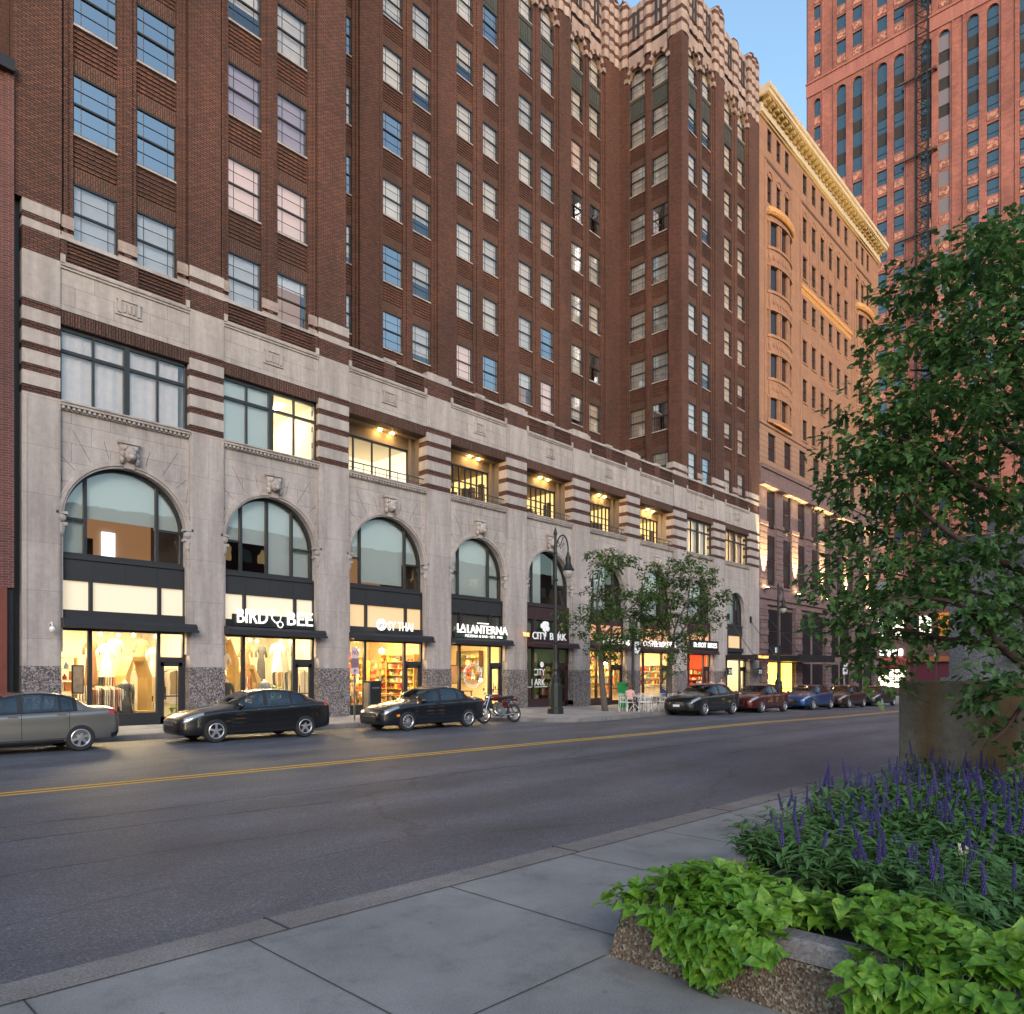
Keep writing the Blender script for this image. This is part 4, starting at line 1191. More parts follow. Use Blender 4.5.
# uplighters under alternate piers: real lamps washing the stone
ul = None
for k in range(0, np_, 2):
    x = X0+k*stp+pw/2
    u = thing('wall_uplighter', 'small floodlight on the mauve belt course, %s from the left' % ('first second third fourth fifth'.split()[k//2]), 'floodlight', (x, F-.35, 9.0), 0, 'uplighters on the mauve base')
    g = MB(); g.box(-.22,.22,-.15,.12,-.1,.05); g.box(-.03,.03,0,.3,-.12,-.06); g.build('housing', M['black'], u)
    g = MB(); g.box(-.18,.18,-.1,.08,.05,.07); g.build('lens', M['bulb'], u)
    for zz, en in ((9.0, 7500), (14.75, 260)):
        L = bpy.data.lights.new('uplight', 'SPOT'); L.energy = en; L.color = (1,.72,.32); L.spot_size = math.radians(34); L.spot_blend = .5; L.shadow_soft_size = .08
        lo = bpy.data.objects.new('uplight', L); COL.objects.link(lo); lo.parent = u; lo.location = (0, -.32, zz-9.0)
        lo.rotation_euler = (math.radians(180-7), 0, 0)
for k in range(0, np_):
    x = X0+k*stp+pw*.5+stp*.5
    if k < np_-1:
        L = bpy.data.lights.new('soffit_light', 'POINT'); L.energy = 6; L.color = (1,.75,.35); L.shadow_soft_size = .1
        lo = bpy.data.objects.new('soffit_light', L); COL.objects.link(lo); lo.parent = H2; lo.location = (x-H2.location.x, -.28, 17.2+.4)

# ------------------------------------------------------------------ red terracotta tower closing the view
M['terra'] = brickmat('terracotta_brick', (.35,.14,.115), (.26,.10,.085), (.21,.10,.085), bw=.6, bh=.3, msize=.02, soot=.3)
M['terra2'] = stonemat('smooth_terracotta', (.37,.155,.13), (.33,.135,.115), (.28,.1,.08), bw=.5, bh=4, msize=.02, stain=(.75,.7,.7))
M['terra_orn'] = specklemat('terracotta_ornament', [(.22,.10,.08),(.42,.2,.15),(.30,.13,.1),(.5,.26,.2)], 3.2, .8, 0)
M['skywin'] = plain('blue_reflecting_glass', (.02,.05,.075), .03, .0, spec=1, coat=1)
XT = 113.0
T3 = thing('terracotta_tower', 'tall red terracotta office tower with arched window groups and blue glass, behind the tree', 'building', (XT, 44.1, -1))
def b3(mb, name, mats, parent=None): return mb.build(name, mats, parent or T3, world=True)
YC = [(43.05,1.05),(39.7,1.4),(37.42,1.4),(34.04,1.4),(31.8,1.4),(28.35,1.4),(26.15,1.4),(22.76,1.4),(20.5,1.4),(16.9,1.45),(14.6,1.45),(11.1,1.4),(8.8,1.4),(5.3,1.4),(3.0,1.4)]   # (left edge y, width)
YC = [(y, w_) for y, w_ in YC]
Z3 = [(67.12-2.08+3.7*k, 67.12+3.7*k) for k in range(-17, 12)]
g = MB(); orn = MB()
ys = [44.1]
for y, w_ in YC: ys += [y, y-w_]
ys.append(-8)
archz = (76.1, 90.4)
for j in range(0, len(ys), 2):
    ya, yb_ = ys[j], ys[j+1]
    g.box(XT, XT+.6, yb_, ya, -2, 118)
    if ya-yb_ > 1.5:
        g.box(XT-.12, XT, yb_+.25, yb_+.45, 12, 118); g.box(XT-.12, XT, ya-.45, ya-.25, 12, 118)
for ci, (y, w_) in enumerate(YC):
    first = ci == 0
    for k, (a, b) in enumerate(Z3):
        b_next = Z3[k+1][0] if k+1 < len(Z3) else 118
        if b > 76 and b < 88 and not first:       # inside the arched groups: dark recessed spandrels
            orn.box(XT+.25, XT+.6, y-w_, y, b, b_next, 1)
        else:
            g.box(XT+.12, XT+.6, y-w_, y, 90.3 if abs(b-89.3) < .3 else b, b_next)
            if abs(b-89.3) > .3: orn.box(XT+.06, XT+.14, y-w_+.08, y-.08, b+.35, b_next-.3, 0)
    g.box(XT, XT+.6, y-w_, y, -2, Z3[0][0])
    if ci >= 0:        # round heads
        cy = y-w_/2; r_ = w_/2; zc = 89.0+.3; n = 8; vs = []
        for q in range(n+1):
            t = PI*q/n; yy, zz = cy-r_*math.cos(t), zc+r_*math.sin(t)
            vs += [(XT-.01,yy,zz),(XT-.01,yy,90.6),(XT+.3,yy,zz),(XT+.3,yy,90.6)]
        fs = []
        for q in range(n): fs += [(4*q,4*q+1,4*q+5,4*q+4),(4*q,4*q+4,4*q+6,4*q+2)]
        g.add(vs, fs)
b3(g, 'wall', M['terra'])
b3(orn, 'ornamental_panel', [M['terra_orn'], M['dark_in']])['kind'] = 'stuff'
g = MB(); g.box(XT-.15, XT+.5, -8, 44.15, 90.6, 92.7); g.box(XT-.3, XT+.5, -8, 44.2, 92.5, 92.75); b3(g, 'stone_belt', M['terra2'])
g = MB(); g.box(XT+.7, XT+25, -8, 44.0, -2, 117); b3(g, 'core', M['dark_in'])
g = MB(); g.box(XT, XT+25, 44.0, 44.1, -2, 118); b3(g, 'side_wall', M['terra'])
# windows: the 100 that show largest as parts
cand = []
for ci, (y, w_) in enumerate(YC):
    for k, (a, b) in enumerate(Z3):
        dep = XT*.7277+y*.6859; rr_ = XT*.6859-y*.7277; px = 512+730*rr_/dep; py = 675-730*(b-1.9)/dep
        vis = 0 if (py > -5 and px < 1024 and b > 40) else 1
        cand.append((vis, dep, y, w_, a, b, ci))
cand.sort()
m0 = {}
def t3win(w_, h):
    g = MB(); g.box(0, .05, -w_, 0, 0, h); o = g.build('window', M['skywin'])
    g = MB(); g.box(-.04, .0, -w_, -w_+.07, 0, h); g.box(-.04, 0, -.07, 0, 0, h); g.box(-.05, 0, -w_, 0, h*.36, h*.36+.08); g.box(-.04,0,-w_,0,0,.07); g.box(-.04,0,-w_,0,h-.07,h); g.build('frame', M['frame'], o)
    return o
st = MB(); cnt = 0
for vis, dep, y, w_, a, b, ci in cand:
    hh = b-a+(.9 if abs(b-89.3) < .2 else 0)
    if vis == 0 and cnt < 100:
        key = (round(w_,2), round(hh,2)); loc = (.3, y-44.1, a+1)
        if key not in m0:
            m0[key] = t3win(*key); m0[key].parent = T3; m0[key].location = loc
        else: instance(m0[key], T3, loc)
        cnt += 1
    else: st.box(XT+.3, XT+.34, y-w_, y, a, a+hh)
o = b3(st, 'windows', M['skywin']); o['kind'] = 'stuff'
# covered windows and the hoist mast
M['wboard'] = plain('grey_window_board', (.16,.15,.18), .7)
for a, b in Z3[12:]: g = MB(); g.box(XT+.16, XT+.2, 26.15-1.4, 26.15, a, b); b3(g, 'window_cover', M['wboard'])
HM = thing('hoist_mast', 'dark lattice hoist mast climbing the red terracotta tower', 'hoist', (XT-.9, 28.0, -1))
g = MB()
for dx, dy in ((0,-.75),(0,.75),(.7,-.75),(.7,.75)): g.box(dx-.07, dx+.07, dy-.07, dy+.07, 0, 118)
b_ = 1.5
for k in range(78):
    z = k*b_; g.tube([(0,-.75,z),(0,.75,z+b_)], .05, 4, cap=False); g.tube([(0,.75,z),(.0,-.75,z+b_)], .05, 4, cap=False); g.box(-.05,.05,-.75,.75,z-.05,z+.05)
    g.tube([(0,-.75,z),(.7,-.75,z+b_)], .05, 4, cap=False)
g.build('mast', M['black'], HM)
for k in range(9):
    z = 20+k*11.0; g = MB(); g.box(.3,.55,-1.6,3.0,z,z+.25); g.box(.2,.9,-1.8,-1.5,z-.1,z+.3); g.build('wall_tie', M['darkwood'], HM)
# street-level shops across the far end
SH = thing('far_shop_row', 'dark brick shop row with red awning and bright window at the far end', 'building', (108,30,-1.1))
def b4(mb, name, mats, parent=None): return mb.build(name, mats, parent or SH, world=True)
g = MB(); g.box(108, 112.8, -8, 44, -2, 13.5); b4(g, 'wall', M['brownbrick2'])
g = MB(); g.prism([(107.9,28.6),(106.6,28.6),(106.6,35.5),(107.9,35.5)], 2.9, 3.1)
g.add([(108,28.6,4.4),(106.6,28.6,3.0),(106.6,35.5,3.0),(108,35.5,4.4)], [(0,1,2,3)]); b4(g, 'awning', plain('dark_red_canvas', (.18,.02,.02), .8))
g = MB(); g.box(107.9, 108, 28.9, 35.2, .2, 2.6); b4(g, 'shop_window', emis('bright_far_window', (1,.90,.62), 1.0))
g = MB()
for q in range(5): g.box(107.8, 107.9, 28.9+q*1.3, 29.0+q*1.3, -1, 2.7)
g.box(107.8, 107.9, 28.9, 35.2, 1.2, 1.3); b4(g, 'window_bars', M['black'])
g = MB()
for q in range(5): g.lathe([(.2,0),(.28,.15),(.28,.8),(.2,.95)], 8, (107.7, 29.4+q*.78, 4.45))
b4(g, 'lantern_row', emis('white_far_lamp', (1,.95,.85), .9))
g = MB(); g.box(107.4, 108, 21, 28.4, 3.6, 4.3); g.box(107.3,107.4,21.2,28.2,3.7,4.0); b4(g, 'sign_band', plain('brown_signboard', (.25,.08,.03), .6))
g = MB(); g.box(107.93, 107.99, 21, 28.2, -1, 3.5); b4(g, 'dim_window', plain('dim_red_window', (.09,.02,.035), .3))
g = MB()
for y in (32.2, 29.9, 26.6): g.box(107.95, 108.01, y-.8, y+.6, 7.2, 9.7)
b4(g, 'upper_window', emis('pale_lit_window', (1,.95,.75), .5))
g = MB(); g.box(107.9, 108.01, 22.6, 25, 7, 10); b4(g, 'orange_panel', plain('orange_hoarding', (.7,.22,.03), .7))
# ------------------------------------------------------------------ red brick neighbour on the left
NB = thing('red_brick_building', 'dark red brick building with rust-brown boarded shopfront at the left edge', 'building', (5.7,26,0))
def b5(mb, name, mats, parent=None): return mb.build(name, mats, parent or NB, world=True)
g = MB(); g.box(-14, 5.74, F-.05, F+12, 4.5, 20.0); g.box(5.5, 5.74, F-.1, F+.3, 4.5, 20); b5(g, 'wall', M['redbrick'])
g = MB(); g.box(-14, 5.72, F-.3, F+12, 20.0, 20.35); b5(g, 'coping', M['black'])
g = MB(); g.box(-14, 5.55, F-.15, F+11.8, -.5, 4.5); b5(g, 'boarded_shopfront', plain('rust_brown_board', (.14,.035,.022), .6, vary=.35, vscale=2))
g = MB(); g.box(5.56, 5.74, F+.02, F+2, -.5, 4.5); g.box(5.745,5.96, F+.3, F+3, -.5, 20); b5(g, 'party_strip', M['black'])
g = MB(); g.box(4.1, 4.5, F-.1, F+0, 10, 14.3); b5(g, 'window', M['darkwin'])
TB = thing('tan_brick_tower', 'pale brown brick tower rising behind the red brick building at the left edge', 'building', (0,30,0))
g = MB(); g.box(-14, 5.6, F+2.0, F+14, 20.3, 60); g.build('wall', brickmat('dusty_brick', (.2,.095,.06), (.15,.07,.05), (.09,.06,.05)), TB, world=True)
# ------------------------------------------------------------------ parked cars (nose towards -x)
def crom(tab, x):
    n = len(tab)
    if x <= tab[0][0]: return tab[0][1]
    if x >= tab[-1][0]: return tab[-1][1]
    for i in range(n-1):
        if x <= tab[i+1][0]:
            x0, y0 = tab[i]; x1, y1 = tab[i+1]; h = x1-x0; t = (x-x0)/h
            def sl(j):
                if j == 0: return (tab[1][1]-tab[0][1])/(tab[1][0]-tab[0][0])
                if j == n-1: return (tab[-1][1]-tab[-2][1])/(tab[-1][0]-tab[-2][0])
                a = (tab[j][1]-tab[j-1][1])/(tab[j][0]-tab[j-1][0]); b = (tab[j+1][1]-tab[j][1])/(tab[j+1][0]-tab[j][0])
                return 0 if a*b <= 0 else 2*a*b/(a+b)
            m0_, m1_ = sl(i)*h, sl(i+1)*h
            return (2*t**3-3*t*t+1)*y0+(t**3-2*t*t+t)*m0_+(-2*t**3+3*t*t)*y1+(t**3-t*t)*m1_
TRI = [dict(  # compact fastback saloon
    L=4.62, top=[(0,.60),(.06,.70),(.25,.80),(.7,.92),(1.2,1.0),(1.42,1.05),(1.8,1.24),(2.15,1.385),(2.5,1.45),(2.8,1.462),(3.2,1.43),(3.6,1.335),(4.0,1.20),(4.25,1.115),(4.5,1.09),(4.58,1.02),(4.62,.85)],
    belt=[(0,.56),(.06,.62),(.3,.74),(.7,.84),(1.2,.90),(2,.935),(3,.975),(3.8,1.02),(4.3,1.03),(4.5,1.0),(4.62,.8)],
    wid=[(0,.50),(.05,.62),(.15,.74),(.4,.83),(.8,.88),(1.4,.895),(2.5,.90),(3.6,.895),(4.1,.86),(4.4,.79),(4.55,.70),(4.62,.60)],
    bot=[(0,.27),(.1,.22),(.6,.2),(2.3,.19),(4,.22),(4.5,.28),(4.62,.36)], ax=(.93,3.63), g0=1.42, g1=4.1),
  dict(  # upright saloon with a distinct boot
    L=4.62, top=[(0,.62),(.06,.72),(.25,.80),(.7,.91),(1.25,.99),(1.45,1.03),(1.8,1.22),(2.15,1.385),(2.5,1.455),(2.8,1.468),(3.15,1.44),(3.5,1.35),(3.8,1.21),(4.02,1.105),(4.4,1.085),(4.56,1.03),(4.62,.88)],
    belt=[(0,.56),(.06,.63),(.3,.74),(.7,.84),(1.2,.90),(2,.93),(3,.955),(3.8,.98),(4.3,1.0),(4.5,.99),(4.62,.82)],
    wid=[(0,.52),(.05,.64),(.15,.75),(.4,.84),(.8,.88),(1.4,.9),(2.5,.905),(3.6,.895),(4.1,.87),(4.4,.81),(4.55,.72),(4.62,.62)],
    bot=[(0,.27),(.1,.22),(.6,.2),(2.3,.19),(4,.22),(4.5,.28),(4.62,.36)], ax=(.93,3.66), g0=1.45, g1=3.95)]
def sect(T, x):
    zt, zb_, w_, z0 = crom(T['top'],x), crom(T['belt'],x), crom(T['wid'],x), crom(T['bot'],x)
    zt = max(zt, zb_+.03); h = zt-zb_
    s = min(1, max(0, (h-.12)/.22)); s = s*s*(3-2*s)
    def mix(a, b): return a+(b-a)*s
    P_ = [(0,z0),(w_*.7,z0),(w_*.93,z0+.03),(w_*.985,z0+.12),(w_*1.0,z0+(zb_-z0)*.38),(w_*.985,z0+(zb_-z0)*.62),(w_*.975,zb_-.10),(w_*.95,zb_-.03),(w_*.90,zb_+.005)]
    P_ += [(mix(w_*.80, w_*.86), zb_+mix(h*.35, h*.12)), (mix(w_*.66, w_*.80), zb_+mix(h*.62,h*.42)), (mix(w_*.52, w_*.73), zb_+mix(h*.80,h*.74)), (mix(w_*.38, w_*.665), zb_+mix(h*.91,h*.915)), (mix(w_*.24, w_*.55), zb_+mix(h*.97,h*.975)), (mix(w_*.12,w_*.3), zb_+mix(h*.995,h*.996)), (0, zt)]
    return P_
NV = 15
def S_(T, x, v):
    P_ = sect(T, x); v = max(0, min(NV, v)); i = min(NV-1, int(v)); t = v-i
    q = [P_[max(0,i-1)], P_[i], P_[i+1], P_[min(NV,i+2)]]
    if i == NV-1: q[3] = (-P_[NV-1][0], P_[NV-1][1])
    if i == 0: q[0] = (-P_[1][0], P_[1][1])
    o = []
    for c in (0,1):
        a, b, c_, d_ = [k[c] for k in q]
        o.append(.5*((2*b)+(-a+c_)*t+(2*a-5*b+4*c_-d_)*t*t+(-a+3*b-3*c_+d_)*t**3))
    return Vector((x, -o[0], o[1]))     # the -y side faces the street
def SN(T, x, v, off=0, side=-1):
    p = S_(T, x, v); e = .02
    du = S_(T, min(T['L'],x+e), v)-S_(T, max(0,x-e), v); dv = S_(T, x, min(NV,v+e*3))-S_(T, x, max(0,v-e*3))
    n = du.cross(dv)
    if n.length > 1e-9: n.normalize()
    if n.dot(Vector((0,-1 if abs(p.y) > .01 else 0,.3))) < 0: n = -n
    p = p+n*off
    return (p.x, p.y*(-side) if side > 0 else p.y, p.z)
def body_mesh(T):
    g = MB(); xs = []; x = 0
    while x < T['L']-.001:
        xs.append(x); x += .02 if (x < .12 or x > T['L']-.14) else .075
    xs.append(T['L'])
    nv = 44; vs = []
    for x in xs:
        ring = [S_(T, x, NV*k/nv) for k in range(nv+1)]
        vs += [(p.x,p.y,p.z) for p in ring]+[(p.x,-p.y,p.z) for p in ring[-2:0:-1]]
    m_ = 2*nv; fs = []
    for i in range(len(xs)-1):
        for k in range(m_): fs.append((i*m_+k, i*m_+(k+1)%m_, (i+1)*m_+(k+1)%m_, (i+1)*m_+k))
    fs.append(tuple(range(m_-1,-1,-1))); fs.append(tuple((len(xs)-1)*m_+k for k in range(m_)))
    g.add(vs, fs)
    return g
def patch(g, T, x0, x1, v0, v1, off=.004, nx=16, nv=8, sides=(-1,1), mi=0):
    for s in sides:
        vs = []
        for i in range(nx+1):
            x = x0+(x1-x0)*i/nx
            a = v0(x) if callable(v0) else v0; b = v1(x) if callable(v1) else v1
            for j in range(nv+1): vs.append(SN(T, x, a+(b-a)*j/nv, off, s))
        fs = []
        for i in range(nx):
            for j in range(nv):
                q = (i*(nv+1)+j, (i+1)*(nv+1)+j, (i+1)*(nv+1)+j+1, i*(nv+1)+j+1); fs.append(q if s < 0 else q[::-1])
        g.add(vs, fs, mi)
def carpaint(name, col, metal=.4):
    m, nt, b = newmat(name); b.inputs['Base Color'].default_value = rgba(col); b.inputs['Metallic'].default_value = metal
    b.inputs['Roughness'].default_value = .32; b.inputs['Coat Weight'].default_value = 1; b.inputs['Coat Roughness'].default_value = .03
    return m
M['carglass'] = glassmat('car_glass', tint=(.42,.47,.5), refl=(.10,.95))
M['carglass_o'] = plain('dark_car_glass', (.15,.22,.29), .04, .6, coat=1)
M['cabin'] = plain('car_cabin', (.025,.025,.027), .8)
M['seatgrey'] = plain('car_seat_cloth', (.10,.10,.10), .9)
M['chrome'] = plain('chrome', (.7,.7,.7), .12, 1)
M['alloy'] = plain('alloy_wheel', (.62,.62,.63), .3, .8)
M['headlamp'] = plain('headlamp_glass', (.30,.33,.37), .08, .3, coat=1)
M['tail'] = plain('tail_lamp_red', (.45,.012,.012), .15, 0, coat=1)
M['amberl'] = plain('amber_lens', (.8,.25,.02), .2, coat=1)
M['plate'] = plain('licence_plate', (.7,.72,.75), .4)
M['plastic'] = plain('black_plastic', (.015,.015,.016), .5)
def wheel_parts(root, x, y, spokes, side):
    g = MB(); c = (x, y, .325)
    prof = [(.215,-.1),(.25,-.11),(.30,-.105),(.322,-.08),(.325,0),(.322,.08),(.30,.105),(.25,.11),(.215,.1)]
    vs = g.lathe(prof, 28, c, 'y', cap=False); t = g.build('wheel', M['rubber'], root); shade_auto(t, 40)
    g = MB(); yo = side*.085
    # rim ring
    ring = [(.222,-.02),(.222,.02),(.198,.025),(.19,-.005),(.198,-.02)]
    for r0, r1, w0, w1 in ((.218,.192,-.02,.02),):
        n = 28; vs = []
        for r, hh in ((r0,-.03),(r0,.02),(r0-.012,.026),(r1,.012),(r1,-.03)):
            for k in range(n):
                tt = 2*PI*k/n; vs.append((x+r*math.cos(tt), y+yo+side*hh, .325+r*math.sin(tt)))
        fs = []
        for i in range(4):
            for k in range(n): fs.append((i*n+k, i*n+(k+1)%n, (i+1)*n+(k+1)%n, (i+1)*n+k))
        g.add(vs, fs)
    for k in range(spokes):
        tt = 2*PI*k/spokes+.3; hw0, hw1 = (.035,.045) if spokes < 8 else (.018,.024)
        dx, dz = math.cos(tt), math.sin(tt); px_, pz_ = -dz, dx
        pts = []
        for r, hw, o_ in ((.03,hw0,.012),(.12,hw0*.8,.006),(.205,hw1,-.004)):
            for s in (-1,1): pts.append((x+dx*r+px_*hw*s, y+yo+side*o_, .325+dz*r+pz_*hw*s))
        bk = [(p[0], p[1]-side*.03, p[2]) for p in pts]
        g.add(pts+bk, [(0,1,3,2),(2,3,5,4),(0,2,8,6),(2,4,10,8),(1,7,9,3),(3,9,11,5)])
    g.lathe([(.0,-.02),(.05,-.02),(.045,.016),(0,.018)], 12, (x, y+yo, .325), 'y')
    g.build('rim', M['alloy'] , t)
    g = MB(); g.lathe([(.0,-.01),(.205,-.01),(.205,.01),(0,.01)], 24, (x, y+side*.03, .325), 'y'); g.build('brake_disc', M['plastic'], t)
def make_car(name, label, kind, paint, loc, rz=0, spokes=7, plate=False, chrome_grille=False, group='cars parked along the far kerb', amber=False):
    T = TRI[kind]; hx = T['L']/2
    root = thing(name, label, 'car', loc, rz, group)
    g = body_mesh(T); bo = g.build('body', [paint, M['plastic'], M['cabin']], root); 
    me = bo.data
    # wheel wells cut out with cylinders
    cut = MB()
    for ax in T['ax']:
        for s in (-1,1): cut.lathe([(.385,-.22),(.385,.22)], 36, (ax, s*.86, .335), 'y')
    cu = cut.build('cutter', M['plastic'])
    # the greenhouse is left solid and dark glass lies on it
    md = bo.modifiers.new('b', 'BOOLEAN'); md.object = cu; md.operation = 'DIFFERENCE'; md.solver = 'EXACT'
    bpy.context.view_layer.update()
    dg = bpy.context.evaluated_depsgraph_get(); nm_ = bpy.data.meshes.new_from_object(bo.evaluated_get(dg))
    bo.modifiers.clear(); bo.data = nm_
    bpy.data.objects.remove(cu, do_unlink=True)
    nm_.materials.clear()
    for m_ in (paint, M['plastic']): nm_.materials.append(m_)
    for p in nm_.polygons:
        c = p.center; p.material_index = 0
        if c.z < .235+.02 and abs(p.normal.z) > .5: p.material_index = 1
        for ax in T['ax']:
            d_ = math.hypot(c.x-ax, c.z-.335)
            rad = Vector((c.x-ax, 0, c.z-.335))
            if d_ < .40 and abs(c.y) > .6 and (abs(p.normal.y) > .9 and abs(c.y) < .68 or (d_ > .36 and p.normal.dot(rad) < -.2*rad.length)): p.material_index = 1
    shade_auto(bo, 30)
    bm = bmesh.new(); bm.from_mesh(bo.data); kill = []
    for f in bm.faces:
        c = f.calc_center_median(); x = c.x
        if c.z < crom(T['belt'], x)+.03: continue
        P_ = sect(T, x); h_ = P_[15][1]-P_[8][1]
        if h_ < .12 or x < T['g0']+.05 or x > T['g1']-.05: continue
        zlo = S_(T, x, 8.5).z; zhi = S_(T, x, 11.7).z; ytop = abs(S_(T, x, 12.4).y)
        if zlo < c.z < zhi and abs(c.y) > ytop and T['g0']+.3 < x < T['g1']-.45 and abs(x-2.42) > .05 and abs(x-3.245) > .03: kill.append(f)
        elif x < 2.08 and abs(c.y) < abs(S_(T, x, 12.2).y)-.0 and c.z > S_(T, x, 12.0).z: kill.append(f)
        elif 3.35 < x < T['g1']-.12 and abs(c.y) < abs(S_(T, x, 12.2).y) and c.z > S_(T, x, 12.0).z: kill.append(f)
    bmesh.ops.delete(bm, geom=kill, context='FACES'); bm.to_mesh(bo.data); bm.free()
    g = MB(); g.box(.5, 4.2, -.80, .80, .28, .34); g.box(1.45, 1.75, -.72, .72, .6, .92); g.box(3.75, 4.15, -.72, .72, .5, .96)
    g.build('cabin_floor', M['cabin'], root)
    for (sx_, sy_) in ((2.35,-.36),(2.35,.36)):
        g = MB(); g.ball((sx_, sy_, .62), (.28,.25,.13), 10); g.ball((sx_+.30, sy_, .90), (.10,.24,.32), 10); g.ball((sx_+.36, sy_, 1.22), (.06,.12,.09), 8); g.build('seat', M['seatgrey'], root, smooth=True)
    g = MB(); g.ball((3.15,0,.62), (.28,.62,.13), 10); g.ball((3.5,0,.88), (.12,.64,.28), 10); g.build('seat', M['seatgrey'], root, smooth=True)
    g = MB(); n = 16; g.tube([(1.86+.03*math.cos(2*PI*k/n), .36+.18*math.sin(2*PI*k/n), .95+.17*math.cos(2*PI*k/n)) for k in range(n+1)], .014, 5); g.build('steering_wheel', M['plastic'], root)
    # glass
    gz_ = crom
    def low(x): return 8.35
    def high(x): return 11.85
    bp = 2.42
    for (a, b) in ((T['g0']+.27, bp-.04), (bp+.04, 3.22), (3.27, T['g1']-.42)):
        for sd_ in (-1,1): g = MB(); patch(g, T, a-.03, b+.03, low, high, .004, 14, 8, (sd_,)); g.build('side_window', M['carglass'], root)
    g = MB(); patch(g, T, T['g0']+.05, 2.12, 12.3 if False else (lambda x: 11.2+.9*min(1,(x-T['g0'])/.5)), 15, .005, 14, 10); g.build('windscreen', M['carglass'], root)
    g = MB(); patch(g, T, 3.3, T['g1']-.08, lambda x: 12.3-.8*(x-3.3), 15, .005, 14, 10); g.build('rear_window', M['carglass'], root)
    g = MB(); x0_, x1_ = T['g0']+.2, T['g1']-.36
    patch(g, T, x0_, x1_, 8.2, 8.62, .007, 30, 2); patch(g, T, x0_+.05, x1_+.02, 11.55, 11.95, .007, 30, 2)
    for xx, hw_ in ((x0_+.06,.06),(2.42,.06),(3.245,.035),(x1_-.02,.05)): patch(g, T, xx-hw_, xx+hw_, 8.3, 11.9, .0075, 3, 10)
    for xx, hw_ in ((T['g0']+.07,.05),(2.08,.03),(3.34,.03),(T['g1']-.11,.04)): patch(g, T, xx-hw_, xx+hw_, 12.0, 15, .007, 2, 10)
    g.build('window_surround', M['plastic'], root)
    # bright line along the sill of the windows and seams
    g = MB(); patch(g, T, T['g0']+.15, T['g1']-.3, 8.16, 8.3, .008, 30, 1); g.build('window_trim', M['chrome'] if chrome_grille else M['plastic'], root)
    for sd_ in (-1,1):
        g = MB()
        for xx in (1.38, bp, 3.42): patch(g, T, xx-.006, xx+.006, 3.0, 8.1, .002, 1, 18, (sd_,))
        patch(g, T, 1.38, 3.42, 3.0, 3.12, .002, 20, 1, (sd_,))
        g.build('door_seam', M['plastic'], root)
    g = MB(); patch(g, T, .42, .43, 8.8, 15, .002, 1, 10); g.build('bonnet_seam', M['plastic'], root)
    g = MB(); patch(g, T, T['g1']+.02, T['g1']+.03, 8.8, 15, .002, 1, 10); g.build('boot_seam', M['plastic'], root)
    for xx in (2.25, 3.25):
        for s in (-1,1):
            g = MB(); p = SN(T, xx, 6.6, .0, s); g.box(xx-.1, xx+.1, p[1]-.02, p[1]+.02, p[2]-.015, p[2]+.015)
            h_ = g.build('door_handle', paint if not chrome_grille else M['chrome'], root)
    for s in (-1,1):
        p = SN(T, 1.62, 8.6, 0, s); g = MB(); g.ball((1.66, p[1]+s*.10, p[2]+.05), (.075,.10,.07), 10); g.box(1.63,1.7,min(p[1]-s*.02,p[1]+s*.08),max(p[1]-s*.02,p[1]+s*.08),p[2]-.01,p[2]+.03)
        o = g.build('wing_mirror', paint, root, smooth=True)
    # lamps
    for sd_ in (-1,1):
        g = MB(); patch(g, T, .13, .62, lambda x: 6.2+.9*(x-.13), lambda x: 8.3+.3*(x-.13), .008, 10, 5, (sd_,)); g.build('headlight', M['headlamp'], root)
        g = MB(); patch(g, T, T['L']-.30, T['L']-.03, 6.1, 8.2, .008, 8, 5, (sd_,)); g.build('tail_light', M['tail'], root)
        if amber:
            g = MB(); patch(g, T, .5, .62, 4.4, 4.9, .006, 3, 3, (sd_,)); g.build('side_marker', M['amberl'], root)
    # nose: grille, lower intake, plates
    g = MB()
    g.box(-.02, .05, -.36, .36, .33, .46); g.box(-.03, .05, -.34, .34, .50, .60)
    for k in range(5): g.box(-.035, .0, -.34, .34, .505+k*.02, .512+k*.02, 1)
    g.box(-.04, .0, -.37, .37, .595, .612, 1); g.box(-.04, .0, -.37, .37, .49, .502, 1)
    g.ball((-.035, 0, .55), (.012,.06,.025), 8, 1)
    g.build('grille', [M['plastic'], M['chrome']], root)
    if plate:
        g = MB(); g.box(-.06, -.04, -.16, .16, .40, .50); g.build('number_plate', M['plate'], root)
    g = MB(); g.box(T['L']-.03, T['L']+.015, -.16, .16, .62, .74); g.build('number_plate', M['plate'], root)
    g = MB(); patch(g, T, T['L']-.25, T['L']-.02, .5, 3.2, .006, 4, 4); patch(g, T, 1.3, 3.3, 1.8, 2.9, .004, 12, 3); g.build('lower_trim', M['plastic'], root)
    for ax in T['ax']:
        for s in (-1,1): wheel_parts(root, ax, s*.80, spokes, s)
    # origin at the middle of the wheelbase
    for ch in root.children: ch.location.x = -hx
    return root
PB = carpaint('black_paint', (.006,.006,.008), .1); PS = carpaint('grey_silver_paint', (.30,.28,.25), .75)
PR = carpaint('dark_red_paint', (.075,.005,.008), .4); PBL = carpaint('blue_paint', (.012,.055,.18), .5); PBK2 = carpaint('blue_black_paint', (.008,.010,.016), .3)
PDR = carpaint('maroon_paint', (.028,.009,.009), .4)
make_car('parked_car', 'silver-grey saloon car cut by the left edge of the picture', 1, PS, (4.45, 20.95, 0), 0, 6)
make_car('parked_car', 'glossy black fastback saloon parked in front of the bird and bee shop', 0, PB, (10.48, 20.60, 0), -.035, 5, chrome_grille=True)
